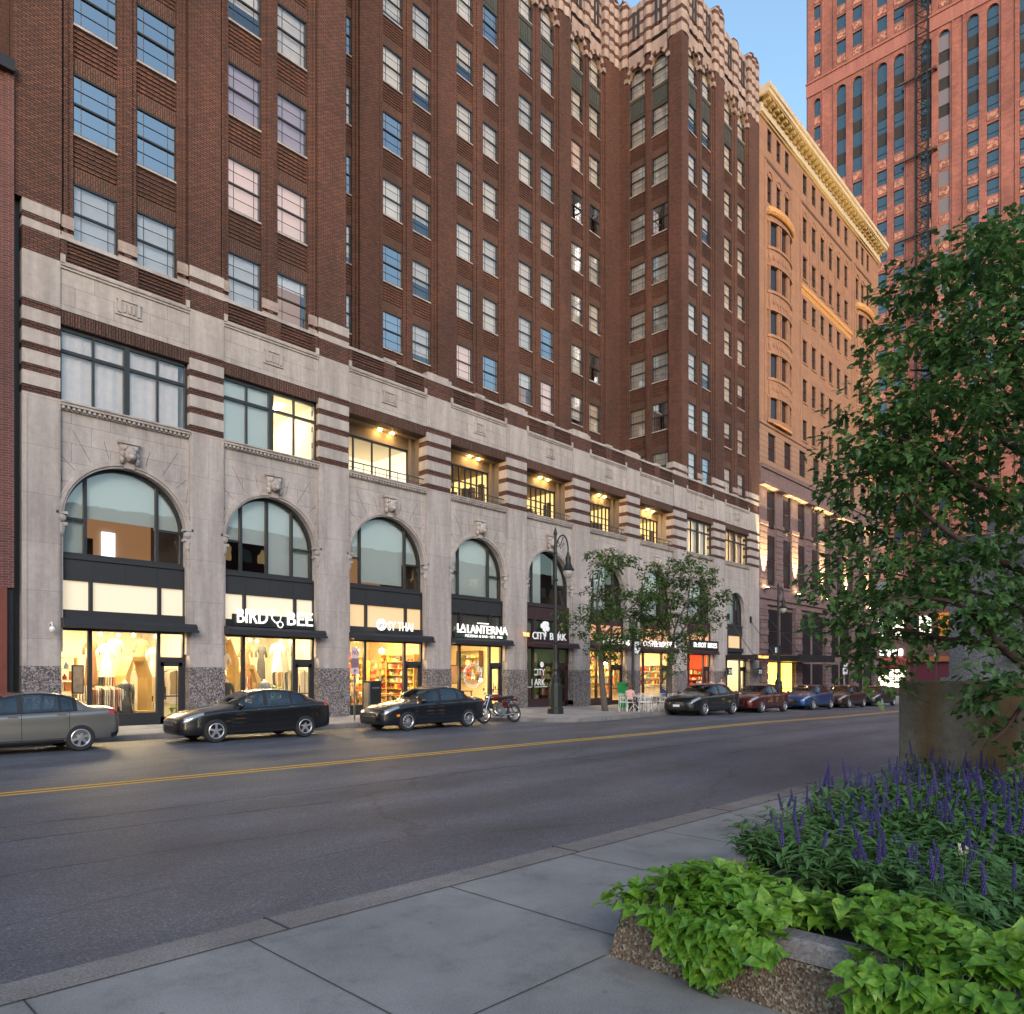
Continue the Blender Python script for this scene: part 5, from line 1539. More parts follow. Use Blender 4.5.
make_car('parked_car', 'black saloon with ten-spoke wheels parked between the fastback and the motorcycle', 1, PBK2, (16.75, 20.1, 0), -.02, 10, chrome_grille=False, amber=True)
def far(xc_): return (xc_, 17.72, gz(xc_))
sl_ = math.atan(.014)
for nm_, lab, kd, pt, xx, spk, pl_ in (
   ('a', 'black saloon with white number plate, nearest of the cars beyond the pavement cafe', 0, PBK2, 32.4, 5, True),
   ('b', 'dark red saloon parked behind the black saloon with the white plate', 1, PR, 38.5, 6, False),
   ('c', 'bright blue car parked in the far row between two dark saloons', 0, PBL, 45.5, 5, False),
   ('d', 'dark maroon saloon parked beside the small arrow sign', 1, PDR, 51.6, 7, False),
   ('e', 'black car last in the far row, half hidden by the concrete block', 0, PB, 58.4, 6, False)):
    c_ = make_car('parked_car', lab, kd, pt, far(xx), 0, spk, plate=pl_, chrome_grille=pl_)
    c_.rotation_euler.y = sl_; c_.scale = (1.05,1.05,1.05)

# ------------------------------------------------------------------ motorcycle
MT = thing('motorcycle', 'dark red classic motorcycle leaning on its stand between black saloon and lamp post', 'motorcycle', (20.4, 19.9, 0), -.08)
M['spoke'] = M['chrome']; mred = carpaint('maroon_tank_paint', (.12,.008,.008), .4)
for xx in (-.70, .70):
    g = MB(); n = 30; rt, r0 = .05, .285; vs = []
    for k in range(n):
        t = 2*PI*k/n
        for q in range(8):
            a = 2*PI*q/8; rr = r0+rt*math.cos(a); vs.append((xx+rr*math.cos(t), rt*.9*math.sin(a), .335+rr*math.sin(t)))
    fs = [(k*8+q, k*8+(q+1)%8, ((k+1)%n)*8+(q+1)%8, ((k+1)%n)*8+q) for k in range(n) for q in range(8)]
    g.add(vs, fs); wv = g.build('wheel', M['rubber'], MT, smooth=True)
    g = MB()
    for k in range(18):
        t = 2*PI*k/18; s = 1 if k % 2 else -1; g.tube([(xx, s*.04, .335),(xx+.24*math.cos(t), 0, .335+.24*math.sin(t))], .004, 4)
    vs = []
    for k in range(n):
        t = 2*PI*k/n
        for rr, yy in ((.25,.03),(.25,-.03),(.236,-.02),(.236,.02)): vs.append((xx+rr*math.cos(t), yy, .335+rr*math.sin(t)))
    g.add(vs, [(k*4+q, k*4+(q+1)%4, ((k+1)%n)*4+(q+1)%4, ((k+1)%n)*4+q) for k in range(n) for q in range(4)])
    g.lathe([(.03,-.06),(.05,-.05),(.05,.05),(.03,.06)], 12, (xx,0,.335), 'y'); g.lathe([(.11,.04),(.11,.045)], 16, (xx,0,.335), 'y')
    g.build('rim', M['chrome'], wv)
g = MB()
for s in (-.085,.085): g.tube([(-.70,s,.335),(-.62,s,.55),(-.40,s,1.02)], .02, 8)
g.tube([(-.45,-.085,.92),(-.45,.085,.92)], .025, 6); g.build('fork', M['chrome'], MT)
g = MB(); g.tube([(-.38,0,.98),(-.1,0,.86),(.3,0,.80),(.75,0,.84)], .022, 8); g.tube([(-.38,0,.95),(-.22,0,.45),(.0,0,.28),(.28,0,.30),(.3,0,.8)], .022, 8); g.tube([(.28,-.07,.34),(.70,-.08,.335)], .02, 6); g.tube([(.28,.07,.34),(.70,.08,.335)], .02, 6)
g.tube([(.42,-.1,.78),(.62,-.1,.36)], .025, 8); g.tube([(.42,.1,.78),(.62,.1,.36)], .025, 8); g.tube([(0,-.12,.3),(-.02,-.24,0)], .012, 6); g.build('frame', M['metal'], MT)
g = MB(); g.ball((-.08,0,.92), (.30,.14,.12), 16); g.build('fuel_tank', mred, MT, smooth=True)
g = MB(); g.box(.15,.4,-.11,.11,.58,.76); bevel(g.build('side_cover', mred, MT), .02)
g = MB(); g.box(.72,.86,-.1,.1,.78,.86); bevel(g.build('tail_piece', mred, MT), .015)
g = MB(); g.ball((.32,0,.90), (.26,.13,.06), 14); g.ball((.58,0,.92), (.2,.12,.06), 12); g.build('saddle', M['plastic'], MT, smooth=True)
g = MB(); g.box(-.16,.2,-.13,.13,.32,.50); g.lathe([(.12,-.2),(.13,-.18),(.13,.18),(.12,.2)], 18, (.08,0,.42), 'y')
for k in range(6): g.box(-.16+.012*k,.04+.012*k,-.15,.15,.50+.035*k,.52+.035*k)
g.ball((-.08,0,.72), (.1,.13,.04), 10); g.build('engine', plain('engine_alloy', (.34,.34,.34), .35, .8), MT)
g = MB()
for s in (-1,1): g.tube([(-.12,s*.1,.6),(-.28,s*.13,.42),(-.1,s*.15,.27),(.3,s*.16,.27),(.85,s*.17,.36)], [.02,.022,.022,.04,.035], 8)
g.build('exhaust', M['chrome'], MT, smooth=True)
g = MB(); g.tube([(-.30,-.38,1.08),(-.38,-.22,1.12),(-.40,0,1.04),(-.38,.22,1.12),(-.30,.38,1.08)], .014, 8); g.build('handlebar', M['chrome'], MT)
g = MB(); g.lathe([(.0,-.06),(.05,-.05),(.09,.02),(.092,.05),(0,.06)], 14, (-.52,0,.94), 'x'); g.build('headlight', M['chrome'], MT, smooth=True)
g = MB(); g.ball((.90,0,.80), (.03,.07,.04), 8); g.build('tail_light', M['tail'], MT)
for s in (-1,1):
    g = MB(); g.tube([(-.36,s*.3,1.1),(-.34,s*.34,1.22)], .006, 6); g.lathe([(0,-.01),(.05,-.01),(.05,.01),(0,.01)], 10, (-.34,s*.34,1.26), 'x'); g.build('mirror', M['chrome'], MT)
g = MB(); g.tube([(-.98,0,.46),(-.86,0,.63),(-.7,0,.70),(-.52,0,.65)], .035, 6); g.tube([(.45,0,.66),(.7,0,.72),(.95,0,.6)], .04, 6); g.build('mudguard', M['chrome'], MT)
MT.scale = (1.08,)*3; MT.rotation_euler = (math.radians(-7), 0, -.12)
# ------------------------------------------------------------------ lettering helper
def text_mesh(body, h, depth=.02, width=None, bold=0.0):
    cu = bpy.data.curves.new('letters', 'FONT'); cu.body = body; cu.size = h*1.38; cu.extrude = depth/2; cu.offset = bold
    cu.align_x = 'LEFT'; cu.resolution_u = 3
    ob = bpy.data.objects.new('letters', cu); COL.objects.link(ob)
    bpy.context.view_layer.update()
    me = bpy.data.meshes.new_from_object(ob.evaluated_get(bpy.context.evaluated_depsgraph_get()))
    bpy.data.objects.remove(ob, do_unlink=True)
    xs = [v.co.x for v in me.vertices]; w0 = max(xs)-min(xs); mn = min(xs)
    sx = (width/w0) if width else 1
    for v in me.vertices:
        x, y, z = v.co; v.co = ((x-mn)*sx, -z, y)
    return me, w0*sx
def letters(parent, body, loc, h, mat, width=None, depth=.03, name='lettering', bold=0.0, rz=0):
    me, w_ = text_mesh(body, h, depth, width, bold); me.materials.append(mat)
    o = bpy.data.objects.new(name, me); COL.objects.link(o); o.parent = parent; o.location = loc; o.rotation_euler = (0,0,rz)
    return o
M['neon'] = emis('white_sign_light', (1,.97,.88), .42, (.7,.7,.68))
M['neon_s'] = emis('soft_sign_light', (.95,.95,.95), .14, (.55,.55,.55))
M['neon_r'] = emis('red_sign_light', (1,.12,.05), 1.6, (.8,.1,.05))
M['neon_o'] = emis('orange_sign_light', (1,.35,.08), 1.2, (.8,.3,.1))
SY = F-.28
def hexring(g, cx, cz, r, y, th=.02, n=6, a0=0, mi=0):
    pts = [(cx+r*math.cos(a0+2*PI*k/n), y, cz+r*math.sin(a0+2*PI*k/n)) for k in range(n+1)]
    for p, q in zip(pts, pts[1:]): g.tube([p, q], th, 6, mi=mi)
# BIRD BEE
s = thing('shop_sign', 'glowing white bird and bee channel letters above the second shopfront canopy', 'sign', (12.6, SY, 3.72))
g = MB(); g.box(-.05, 3.35, .06, .16, -.02, .42); g.build('backing', M['black'], s)
letters(s, 'BIRD', (.08, 0, .10), .55, M['neon'], 1.22, .05, bold=.003); letters(s, 'BEE', (2.12, 0, .10), .55, M['neon'], 1.12, .05, bold=.003)
g = MB(); hexring(g, 1.50, .56, .11, 0, .016, a0=.3); hexring(g, 1.66, .36, .2, 0, .018, a0=.3); hexring(g, 1.82, .10, .12, 0, .018, a0=.0, n=8); g.tube([(1.42,0,.66),(1.36,0,.52),(1.52,0,.28),(1.74,0,.06)], .014, 6)
g.build('emblem', M['neon'], s)
# SY THAI
s = thing('shop_sign', 'white letters SY THAI with round white logo above the third shopfront', 'sign', (18.95, SY, 3.72))
g = MB(); g.lathe([(0,-.03),(.25,-.03),(.25,.03),(0,.03)], 24, (.28,.02,.34), 'y'); g.build('logo_disc', M['neon'], s)
letters(s, 'go', (.12, -.03, .27), .17, plain('dark_blue_letters', (.02,.05,.12), .5), .32, .02)
letters(s, 'SY THAI', (.62, 0, .12), .40, M['neon'], 1.4, .02, bold=.004)
# LA LANTERNA
s = thing('shop_sign', 'glowing LA LANTERNA letters with smaller pizzeria line above the fourth canopy', 'sign', (23.65, SY, 3.72))
g = MB(); g.box(0, 3.55, .08, .16, -.02, .36); g.build('backing', plain('dark_green_board', (.02,.035,.03), .5), s)
letters(s, 'LA', (.03, 0, .30), .34, M['neon'], .55, .05, bold=.004); letters(s, 'LAN', (.68, 0, .2), .42, M['neon'], .95, .05, bold=.004)
letters(s, 'TERNA', (1.62, 0, .2), .42, M['neon'], 1.9, .05, bold=.004)
g = MB(); g.box(.03, .58, -.02, .02, .2, .255); g.box(1.36, 2.15, -.02, .02, .68, .73); g.build('letter_bar', M['neon'], s)
letters(s, 'PIZZERIA & BAR • EST. 1956', (.55, 0, .0), .13, M['neon'], 2.6, .02, name='tagline')
# CITY BARK
s = thing('shop_sign', 'white THE CITY BARK letters with tree emblem above the fifth shopfront', 'sign', (28.3, SY, 3.72))
letters(s, 'THE', (.05, 0, .2), .2, M['neon_o'], .5, .04); letters(s, 'CITY', (.8, 0, .08), .40, M['neon_s'], 1.15, .04, bold=.003); letters(s, 'BARK', (2.25, 0, .08), .40, M['neon_s'], 1.4, .04, bold=.003)
g = MB()
for k in range(9): g.ball((1.85+U(-.24,.24), 0, .82+U(-.2,.18)), (.17,.03,.15), 8)
g.box(1.81, 1.89, -.02, .02, .25, .75); g.build('tree_emblem', M['neon_s'], s)
g = MB(); g.ball((2.75,-.03,.32), (.18,.03,.13), 8); g.ball((2.62,-.03,.52), (.09,.03,.08), 8); g.box(2.62,2.68,-.05,-.02,.05,.3); g.box(2.82,2.88,-.05,-.02,.05,.3); g.tube([(2.9,-.03,.36),(3.0,-.03,.55)], .02, 5); g.build('dog_emblem', M['neon_s'], s)
s = thing('window_sign', 'white CITY BARK lettering on the dark glass of the fifth shopfront', 'sign', (29.9, SHOPY-.02, 1.3))
letters(s, 'CITY', (.05, 0, .55), .38, M['neon_s'], .95, .01); letters(s, 'BARK', (-.1, 0, .0), .38, M['neon_s'], 1.1, .01)
g = MB(); g.ball((.75,0,1.15),(.16,.01,.16),10); g.box(-.75,1.2,-.005,.005,-.1,-.07); g.build('tree_emblem', M['neon_s'], s)
# DESSERT OASIS / COFFEE ROASTERS
s = thing('shop_sign', 'white lettering DESSERT OASIS behind the slender tree above the cafe', 'sign', (35.1, SY, 3.72))
letters(s, 'DESSERT OASIS', (0, 0, .0), .38, M['neon'], 3.1, .04, bold=.003)
s = thing('shop_sign', 'white lettering COFFEE ROASTERS between the two street trees', 'sign', (39.75, SY, 3.72))
letters(s, 'COFFEE', (.0, 0, .0), .38, M['neon'], 1.75, .04, bold=.003); letters(s, 'ROASTERS', (1.95, 0, .0), .38, M['neon'], 2.0, .04, bold=.003)
s = thing('shield_sign', 'brown and white shield sign with a tick mark between two cafe signs', 'sign', (38.62, SY-.25, 3.2))
g = MB(); g.box(-.38,.38,-.05,.05,.75,1.25); g.build('panel', M['plum'], s)
g = MB(); g.prism_y([(-.36,.75),(-.36,.4),(-.2,.12),(0,0),(.2,.12),(.36,.4),(.36,.75)], -.06, .05); g.box(-.05,.05,-.07,0,.82,1.15); g.build('shield', M['neon_s'], s)
g = MB(); g.tube([(-.2,-.08,.5),(-.02,-.08,.25),(.2,-.08,.55)], .035, 6); g.build('tick', M['plum'], s)
# DETROIT BIKES
s = thing('shop_sign', 'black signboard with white DETROIT BIKES lettering above the red shop', 'sign', (45.7, SY-.1, 3.72))
g = MB(); g.box(-.05, 3.95, .03, .14, -.05, .62); g.build('board', M['black'], s)
letters(s, 'DETROIT', (.3, 0, .12), .36, M['neon'], 1.75, .02, bold=.002); letters(s, 'BIKES', (2.3, 0, .12), .36, M['neon'], 1.35, .02, bold=.002)
# entrance canopy on cables, bay nine
s = thing('entrance_awning', 'flat dark canopy hung on cables over the ninth archway entrance', 'canopy', (51.6, F, 3.05))
g = MB(); g.box(-.1, 4.5, -2.2, -.02, .0, .32); g.box(-.14, 4.54, -2.26, -2.2, -.04, .36); g.build('roof', M['black'], s)
g = MB()
for x in (.3, 4.1): g.tube([(x,-2.0,.3),(x-.1,0,3.2)], .025, 6); g.box(x-.2,x,-.1,0,3.0,3.5)
g.build('cable', M['black'], s)
letters(s, 'THE ALBERT', (.5, -2.28, .08), .2, M['neon_o'], 1.8, .02)
for x, lab in ((51.1,'square dark blade sign with pale number on the pier left of the lit entrance'),(56.2,'square dark blade sign with pale number on the pier right of the lit entrance')):
    s = thing('blade_sign', lab, 'sign', (x, F-.5, 2.15), 0, 'blade signs beside the lit entrance')
    g = MB(); g.box(-.35,.35,-.04,.04,-.28,.28); g.tube([(0,.45,.2),(0,0,.2)], .02, 5); g.build('panel', M['black'], s)
    letters(s, '23', (-.25,-.06,-.15), .3, M['neon_s'], .5, .02)
s = thing('box_sign', 'black box sign with white strokes standing on the mauve corner', 'sign', (57.2, F-1.3, 3.5))
g = MB(); g.box(-.6,1.3,-.1,.1,0,.75); g.box(-.5,-.4,-.05,.05,-.3,0); g.build('box', M['black'], s)
letters(s, 'III', (-.1,-.12,.15), .45, M['neon_s'], .6, .02)

# ------------------------------------------------------------------ security camera
s = thing('security_camera', 'white dome security camera on the first stone pier beside the shop window', 'camera', (6.7, F, 3.35))
g = MB(); g.tube([(0,0,.1),(0,-.22,.16),(0,-.28,.05)], .02, 6); g.build('arm', M['white'], s)
g = MB(); g.ball((0,-.28,-.05), (.085,.085,.09), 10); g.build('dome', M['white'], s, smooth=True)

# ------------------------------------------------------------------ street lamps
M['lampglobe'] = emis('lamp_globe_off', (.9,.9,.85), .02, (.25,.25,.23))
M['lampgreen'] = plain('dark_green_black_iron', (.022,.027,.026), .45, .4)
def tall_lamp(label, loc, H_, side=1):
    s = thing('street_lamp', label, 'street lamp', loc, 0, 'tall bell lantern street lamps')
    g = MB(); g.lathe([(.36,0),(.36,.22),(.31,.3),(.30,1.25),(.24,1.38),(.25,1.55),(.14,1.75),(.12,1.9)], 12); g.build('base', M['lampgreen'], s)
    g = MB(); g.lathe([(.12,1.85),(.14,2.0),(.095,2.3),(.075,H_-1.2),(.1,H_-1.15),(.07,H_-1.0),(.06,H_-.35),(.1,H_-.3),(.02,H_)], 10)
    for z in (3.1, H_-2.4): g.lathe([(.1,z),(.13,z+.05),(.1,z+.1)], 10)
    g.build('pole', M['lampgreen'], s)
    g = MB(); pts = []
    for k in range(11):
        t = PI*k/10*1.05; pts.append((side*(.45-.45*math.cos(t)), 0, H_-1.3+.9*math.sin(t*.95)+.25*k/10))
    g.tube(pts, .035, 7); g.tube([(0,0,H_-.9),(side*.35,0,H_-.75),(side*.55,0,H_-.35)], .022, 6); g.tube([(side*.2,0,H_-.6),(side*.35,0,H_-.9),(side*.6,0,H_-.62)], .018, 6)
    e = pts[-1]; g.build('arm', M['lampgreen'], s)
    g = MB(); g.lathe([(.02,.1),(.07,.0),(.09,-.15),(.13,-.2),(.12,-.45),(.2,-.62),(.29,-.75),(.27,-.8),(.0,-.8)], 14, (e[0],0,e[2])); g.build('lantern', M['lampgreen'], s)
    g = MB(); g.lathe([(.24,-.8),(.22,-.95),(.12,-1.12),(.0,-1.15)], 12, (e[0],0,e[2])); g.build('glass', M['lampglobe'], s, smooth=True)
    return s
tall_lamp('tall dark iron street lamp with bell lantern in front of the city bark shop', (25.0, 20.9, .15), 8.3)
tall_lamp('tall dark street lamp with bell lantern in front of the mauve sandstone base', (52.8, 22.7, gz(52.8)+.15), 8.9)
def globe_lamp(label, loc, H_):
    s = thing('street_lamp', label, 'street lamp', loc, 0, 'short lamps with glass globe')
    g = MB(); g.lathe([(.22,0),(.22,.5),(.15,.7),(.09,.9),(.075,H_-.9),(.1,H_-.85),(.2,H_-.55),(.22,H_-.45),(.0,H_-.45)], 12); g.build('pole', M['metal'], s)
    g = MB(); g.lathe([(.16,H_-.45),(.24,H_-.3),(.22,H_-.1),(.1,H_),(.03,H_+.12),(0,H_+.13)], 14); g.build('globe', M['lampglobe'], s, smooth=True)
globe_lamp('short dark lamp post with glass globe between the two street trees', (31.7, 21.3, .1), 4.6)
globe_lamp('short lamp post with pale globe at the far crossing beside the concrete block', (92, 21.5, -1.0+.1), 5.2)
globe_lamp('taller far lamp post with pale globe behind the tree leaves', (98, 25.2, -1.0+.1), 8.5)
# ------------------------------------------------------------------ small street furniture
s = thing('parking_sign', 'grey post with stacked parking signs between pier and black kiosk', 'sign', (15.75, 22.9, .15))
g = MB(); g.box(-.03,.03,-.02,.02,0,2.0); g.build('post', M['steel'], s)
g = MB(); g.box(-.17,.17,-.04,-.02,2.35,2.75); g.box(-.17,.17,-.04,-.02,1.75,1.98); g.build('white_plate', plain('faded_white_sign', (.55,.48,.52), .5), s)
g = MB(); g.box(-.17,.17,-.045,-.02,2.0,2.34); g.build('pictogram_plate', plain('purple_grey_sign', (.22,.14,.18), .5), s)
letters(s, 'NO', (-.12,-.05,2.48), .16, plain('sign_red', (.5,.05,.05), .5), .24, .005); letters(s, 'P', (-.05,-.05,1.8), .13, M['plastic'], .1, .005)
s = thing('parking_kiosk', 'black parking pay kiosk with silver edge on the pavement by the thai shop', 'kiosk', (16.6, 23.0, .15))
g = MB(); g.box(-.28,.30,-.2,.2,0,1.45); g.box(-.3,.32,-.22,.22,1.45,1.5); o = g.build('cabinet', M['plastic'], s); bevel(o, .02)
g = MB(); g.box(-.30,-.22,-.215,.1,.1,1.42); g.box(-.12,.2,-.21,-.2,1.2,1.26); g.build('trim', M['steel'], s)
s = thing('arrow_sign', 'small white sign with dark arrow on a grey post in the far row', 'sign', (56.6, 19.3, gz(56)+.15))
g = MB(); g.box(-.05,.05,-.05,.05,0,2.2); g.build('post', M['steel'], s)
g = MB(); g.box(-.45,.45,-.08,-.05,2.15,2.65); g.box(-.4,.4,-.08,-.05,2.75,3.0); g.build('plate', M['white'], s)
g = MB(); g.prism_y([(-.2,2.35),(.1,2.35),(.1,2.25),(.3,2.42),(.1,2.58),(.1,2.48),(-.2,2.48)], -.09, -.082); g.build('arrow', M['plastic'], s)
# folded green parasol-like bin bag holder: a green litter bin on wheels
s = thing('litter_bin', 'bright green bin standing behind the white cafe chairs', 'bin', (32.7, 22.6, .07)); s.scale = (.66,.66,1)
g = MB(); pr = [(.26,0),(.36,.95)]
g.add([(-.25,-.25,.05),(.25,-.25,.05),(.25,.25,.05),(-.25,.25,.05),(-.36,-.33,1.25),(.36,-.33,1.25),(.36,.33,1.25),(-.36,.33,1.25)], [(3,2,1,0),(4,5,6,7),(0,1,5,4),(1,2,6,5),(2,3,7,6),(3,0,4,7)])
M['green'] = plain('green_plastic', (.01,.30,.10), .4); o = g.build('body', M['green'], s); bevel(o, .03)
g = MB(); g.box(-.40,.40,-.37,.37,1.25,1.42); o = g.build('lid', M['green'], s); bevel(o, .05)
# ------------------------------------------------------------------ cafe terrace
def cafe_chair(loc, rz, label):
    s = thing('cafe_chair', label, 'chair', loc, rz, 'white wire chairs of the pavement cafe')
    g = MB()
    for k in range(6): g.tube([(-.2,-.2+.08*k,.45),(.2,-.2+.08*k,.45)], .009, 4)
    g.tube([(-.21,-.21,.45),(.21,-.21,.45),(.21,.21,.45),(-.21,.21,.45),(-.21,-.21,.45)], .014, 5); g.build('seat', M['whitewire'], s)
    g = MB(); g.tube([(-.21,.21,.45),(-.22,.26,.84),(.22,.26,.84),(.21,.21,.45)], .014, 5)
    g.tube([(-.2,.22,.5),(.2,.255,.82)], .009, 4); g.tube([(.2,.22,.5),(-.2,.255,.82)], .009, 4); g.tube([(0,.22,.46),(0,.26,.84)], .009, 4)
    g.build('backrest', M['whitewire'], s)
    for sx in (-1,1):
        for sy in (-1,1):
            g = MB(); g.tube([(sx*.21,sy*.21,.45),(sx*.24,sy*.24,0)], .013, 5); g.build('leg', M['whitewire'], s)
        g = MB(); g.tube([(sx*.21,.22,.66),(sx*.24,-.15,.66),(sx*.21,-.2,.45)], .012, 5); g.build('armrest', M['whitewire'], s)
    return s
def cafe_table(loc, label):
    s = thing('cafe_table', label, 'table', loc, 0, 'white wire tables of the pavement cafe')
    g = MB(); g.lathe([(0,.72),(.34,.72),(.35,.735),(.34,.75),(0,.75)], 20); g.build('tabletop', M['whitewire'], s)
    g = MB(); g.lathe([(.02,.05),(.02,.72)], 8)
    for k in range(3):
        t = 2*PI*k/3+.4; g.tube([(0,0,.35),(.18*math.cos(t),.18*math.sin(t),.2),(.3*math.cos(t),.3*math.sin(t),0)], .014, 5)
    g.build('pedestal', M['whitewire'], s)
TT = [(29.5,19.7,'left end of the terrace beside the two seated guests'),(31.1,19.6,'in the middle of the terrace in front of the short lamp'),(32.9,19.7,'near the crooked tree trunk'),(34.5,19.9,'right end of the terrace behind the black saloon')]
CH = []
for k, (x, y, where) in enumerate(TT):
    z = gz(x)+.15
    cafe_table((x, y, z), 'white wire table, '+where)
    for q, (dx, dy, rz, wd_) in enumerate(((-.62,.05,PI/2,'left'),(.62,-.05,-PI/2,'right'),(.05,.62,0,'back'),(-.05,-.62,PI,'kerb'))):
        if k == 3 and q == 3: continue
        nth = ['first','second','third','fourth'][k]
        CH.append(cafe_chair((x+dx, y+dy, z), rz+U(-.15,.15), 'white wire armchair at the %s side of the %s terrace table from the left' % (wd_, nth)))
# ------------------------------------------------------------------ people: one skinned body each, clothes as children
def skin_body(name, joints, links, mats, parent, matfun, sub=2):
    me = bpy.data.meshes.new(name); keys = list(joints)
    me.from_pydata([joints[k][0] for k in keys], [(keys.index(a), keys.index(b)) for a, b in links], [])
    o = bpy.data.objects.new(name, me); COL.objects.link(o)
    m = o.modifiers.new('s', 'SKIN'); sv = me.skin_vertices[0].data
    for i, k in enumerate(keys):
        r = joints[k][1]; sv[i].radius = (r, r) if not isinstance(r, tuple) else r
        sv[i].use_root = (i == 0)
    m.use_smooth_shade = True
    s2 = o.modifiers.new('u', 'SUBSURF'); s2.levels = sub; s2.render_levels = sub
    bpy.context.view_layer.update()
    nm = bpy.data.meshes.new_from_object(o.evaluated_get(bpy.context.evaluated_depsgraph_get()))
    o.modifiers.clear(); o.data = nm; o.parent = parent
    nm.materials.clear()
    for q in mats: nm.materials.append(q)
    for p in nm.polygons: p.material_index = matfun(p.center); p.use_smooth = True
    return o
def person(label, loc, rz, top, bottom, hair, pose='sit', holding=None, long_hair=False, arm_up=0, scale=1, short=False):
    s = thing('person', label, 'person', loc, rz)
    s.scale = (scale,)*3
    J = {}; seat = .47 if pose == 'sit' else .92
    J['pelvis'] = ((0,0,seat+.06), (.15,.12))
    J['waist'] = ((0,-.01,seat+.24), (.13,.10)); J['chest'] = ((0,-.03,seat+.42), (.16,.11)); J['neckb'] = ((0,-.03,seat+.56), (.075,.07)); J['neck'] = ((0,-.045,seat+.63), .05); J['head'] = ((0,-.065,seat+.72), (.075,.09)); J['crown'] = ((0,-.06,seat+.82), (.07,.08))
    L = [('pelvis','waist'),('waist','chest'),('chest','neckb'),('neckb','neck'),('neck','head'),('head','crown')]
    for sx, n in ((-1,'l'),(1,'r')):
        J['sh'+n] = ((sx*.17,-.02,seat+.50), .055)
        if pose == 'sit':
            J['el'+n] = ((sx*.23,-.10,seat+.25), .042); J['wr'+n] = ((sx*.14,-.34,seat+.30), .028); J['ha'+n] = ((sx*.12,-.41,seat+.31), (.036,.018))
            J['hip'+n] = ((sx*.10,-.05,seat+.03), .085); J['kn'+n] = ((sx*.12,-.47,seat+.03), .06); J['an'+n] = ((sx*.12,-.45,.09), .038); J['to'+n] = ((sx*.13,-.62,.035), (.04,.03))
        else:
            J['el'+n] = ((sx*.25,.0,seat+.24), .042)
            if sx > 0 and arm_up: J['wr'+n] = ((sx*.18,-.2,seat+.36), .028); J['ha'+n] = ((sx*.14,-.28,seat+.42), (.036,.018))
            else: J['wr'+n] = ((sx*.25,-.06,seat+.0), .028); J['ha'+n] = ((sx*.25,-.09,seat-.09), (.02,.036))
            J['hip'+n] = ((sx*.09,0,seat), .085); J['kn'+n] = ((sx*.10,-.04+sx*.05,.50), .058); J['an'+n] = ((sx*.10,.02+sx*.08,.09), .038); J['to'+n] = ((sx*.11,-.14+sx*.08,.035), (.04,.03))
        L += [('chest','sh'+n),('sh'+n,'el'+n),('el'+n,'wr'+n),('wr'+n,'ha'+n),('pelvis','hip'+n),('hip'+n,'kn'+n),('kn'+n,'an'+n),('an'+n,'to'+n)]
    tm = plain('top_cloth', top, .9); bm_ = plain('trouser_cloth', bottom, .9)
    def mf(c):
        if c.z > seat+.60: return 0
        if c.z < .1: return 3
        if pose == 'sit':
            if c.y < -.30 and c.z > seat+.16 : return 0
            if c.z < seat+.13: return 2
            return 1
        if abs(c.x) > .19 and c.z < seat+.10: return 0
        if arm_up and c.y < -.15 and c.z > seat+.2: return 0
        return 2 if c.z < seat+.1 else 1
    skin_body('body', J, L, [M['skin'], tm, bm_, M['plastic']], s, mf)
    # fingers, nose and ears, then hair
    g = MB()
    for sx, n in ((-1,'l'),(1,'r')):
        h = Vector(J['ha'+n][0]); d_ = (h-Vector(J['wr'+n][0])).normalized(); sd = Vector((sx,0,0)) if abs(d_.x) < .8 else Vector((0,1,0))
        for q in range(4):
            o_ = h+sd*(-.024+.016*q)+d_*.02; ln = (.055,.065,.06,.045)[q]
            g.tube([o_, o_+d_*ln*.6, o_+d_*ln+Vector((0,0,-.018))], [.009,.008,.006], 5)
        g.tube([h-sd*.02, h-sd*.045+d_*.02, h-sd*.045+d_*.05], [.01,.009,.007], 5)
    hd = Vector((0,-.065,seat+.745))
    g.tube([hd+Vector((0,-.085,.03)), hd+Vector((0,-.112,-.005)), hd+Vector((0,-.09,-.015))], [.008,.014,.012], 6)
    for sx in (-1,1): g.ball((hd.x+sx*.082, hd.y+.01, hd.z), (.012,.02,.03), 6)
    g.build('fingers_and_face', M['skin'], s, smooth=True)
    g = MB()
    for sx in (-1,1): g.ball((hd.x+sx*.032, hd.y-.084, hd.z+.015), (.013,.008,.008), 6)
    g.box(-.022,.022,hd.y-.094,hd.y-.08,hd.z-.052,hd.z-.044); g.build('eyes_and_mouth', M['plastic'], s)
    g = MB(); g.ball((0, hd.y+.03, hd.z+.045), (.092,.095,.095), 14)
    if long_hair: g.ball((0, hd.y+.07, hd.z-.06), (.085,.05,.14), 10)
    else: g.ball((0, hd.y+.06, hd.z), (.08,.06,.07), 10)
    g.build('hair', plain('hair', hair, .8), s, smooth=True)
    return s
person('person in a pale pink top sitting at the left cafe table', (29.05, 19.7, gz(29)+.15), PI/2+.25, (.62,.38,.34), (.05,.05,.06), (.12,.06,.03), 'sit', long_hair=True)
person('person in a dark red shirt sitting across the left cafe table', (29.75, 20.3, gz(29)+.15), .35, (.16,.03,.03), (.04,.04,.05), (.05,.03,.02), 'sit')
person('person in a blue jacket sitting at the third cafe table', (33.0, 20.32, gz(33)+.15), 0, (.03,.06,.25), (.05,.05,.06), (.6,.6,.58), 'sit')
person('person in a pale pink shirt standing between black saloon and red shop', (40.2, 21.4, gz(40)+.15), PI*.6, (.60,.40,.42), (.06,.06,.08), (.3,.2,.14), 'stand', scale=.97)
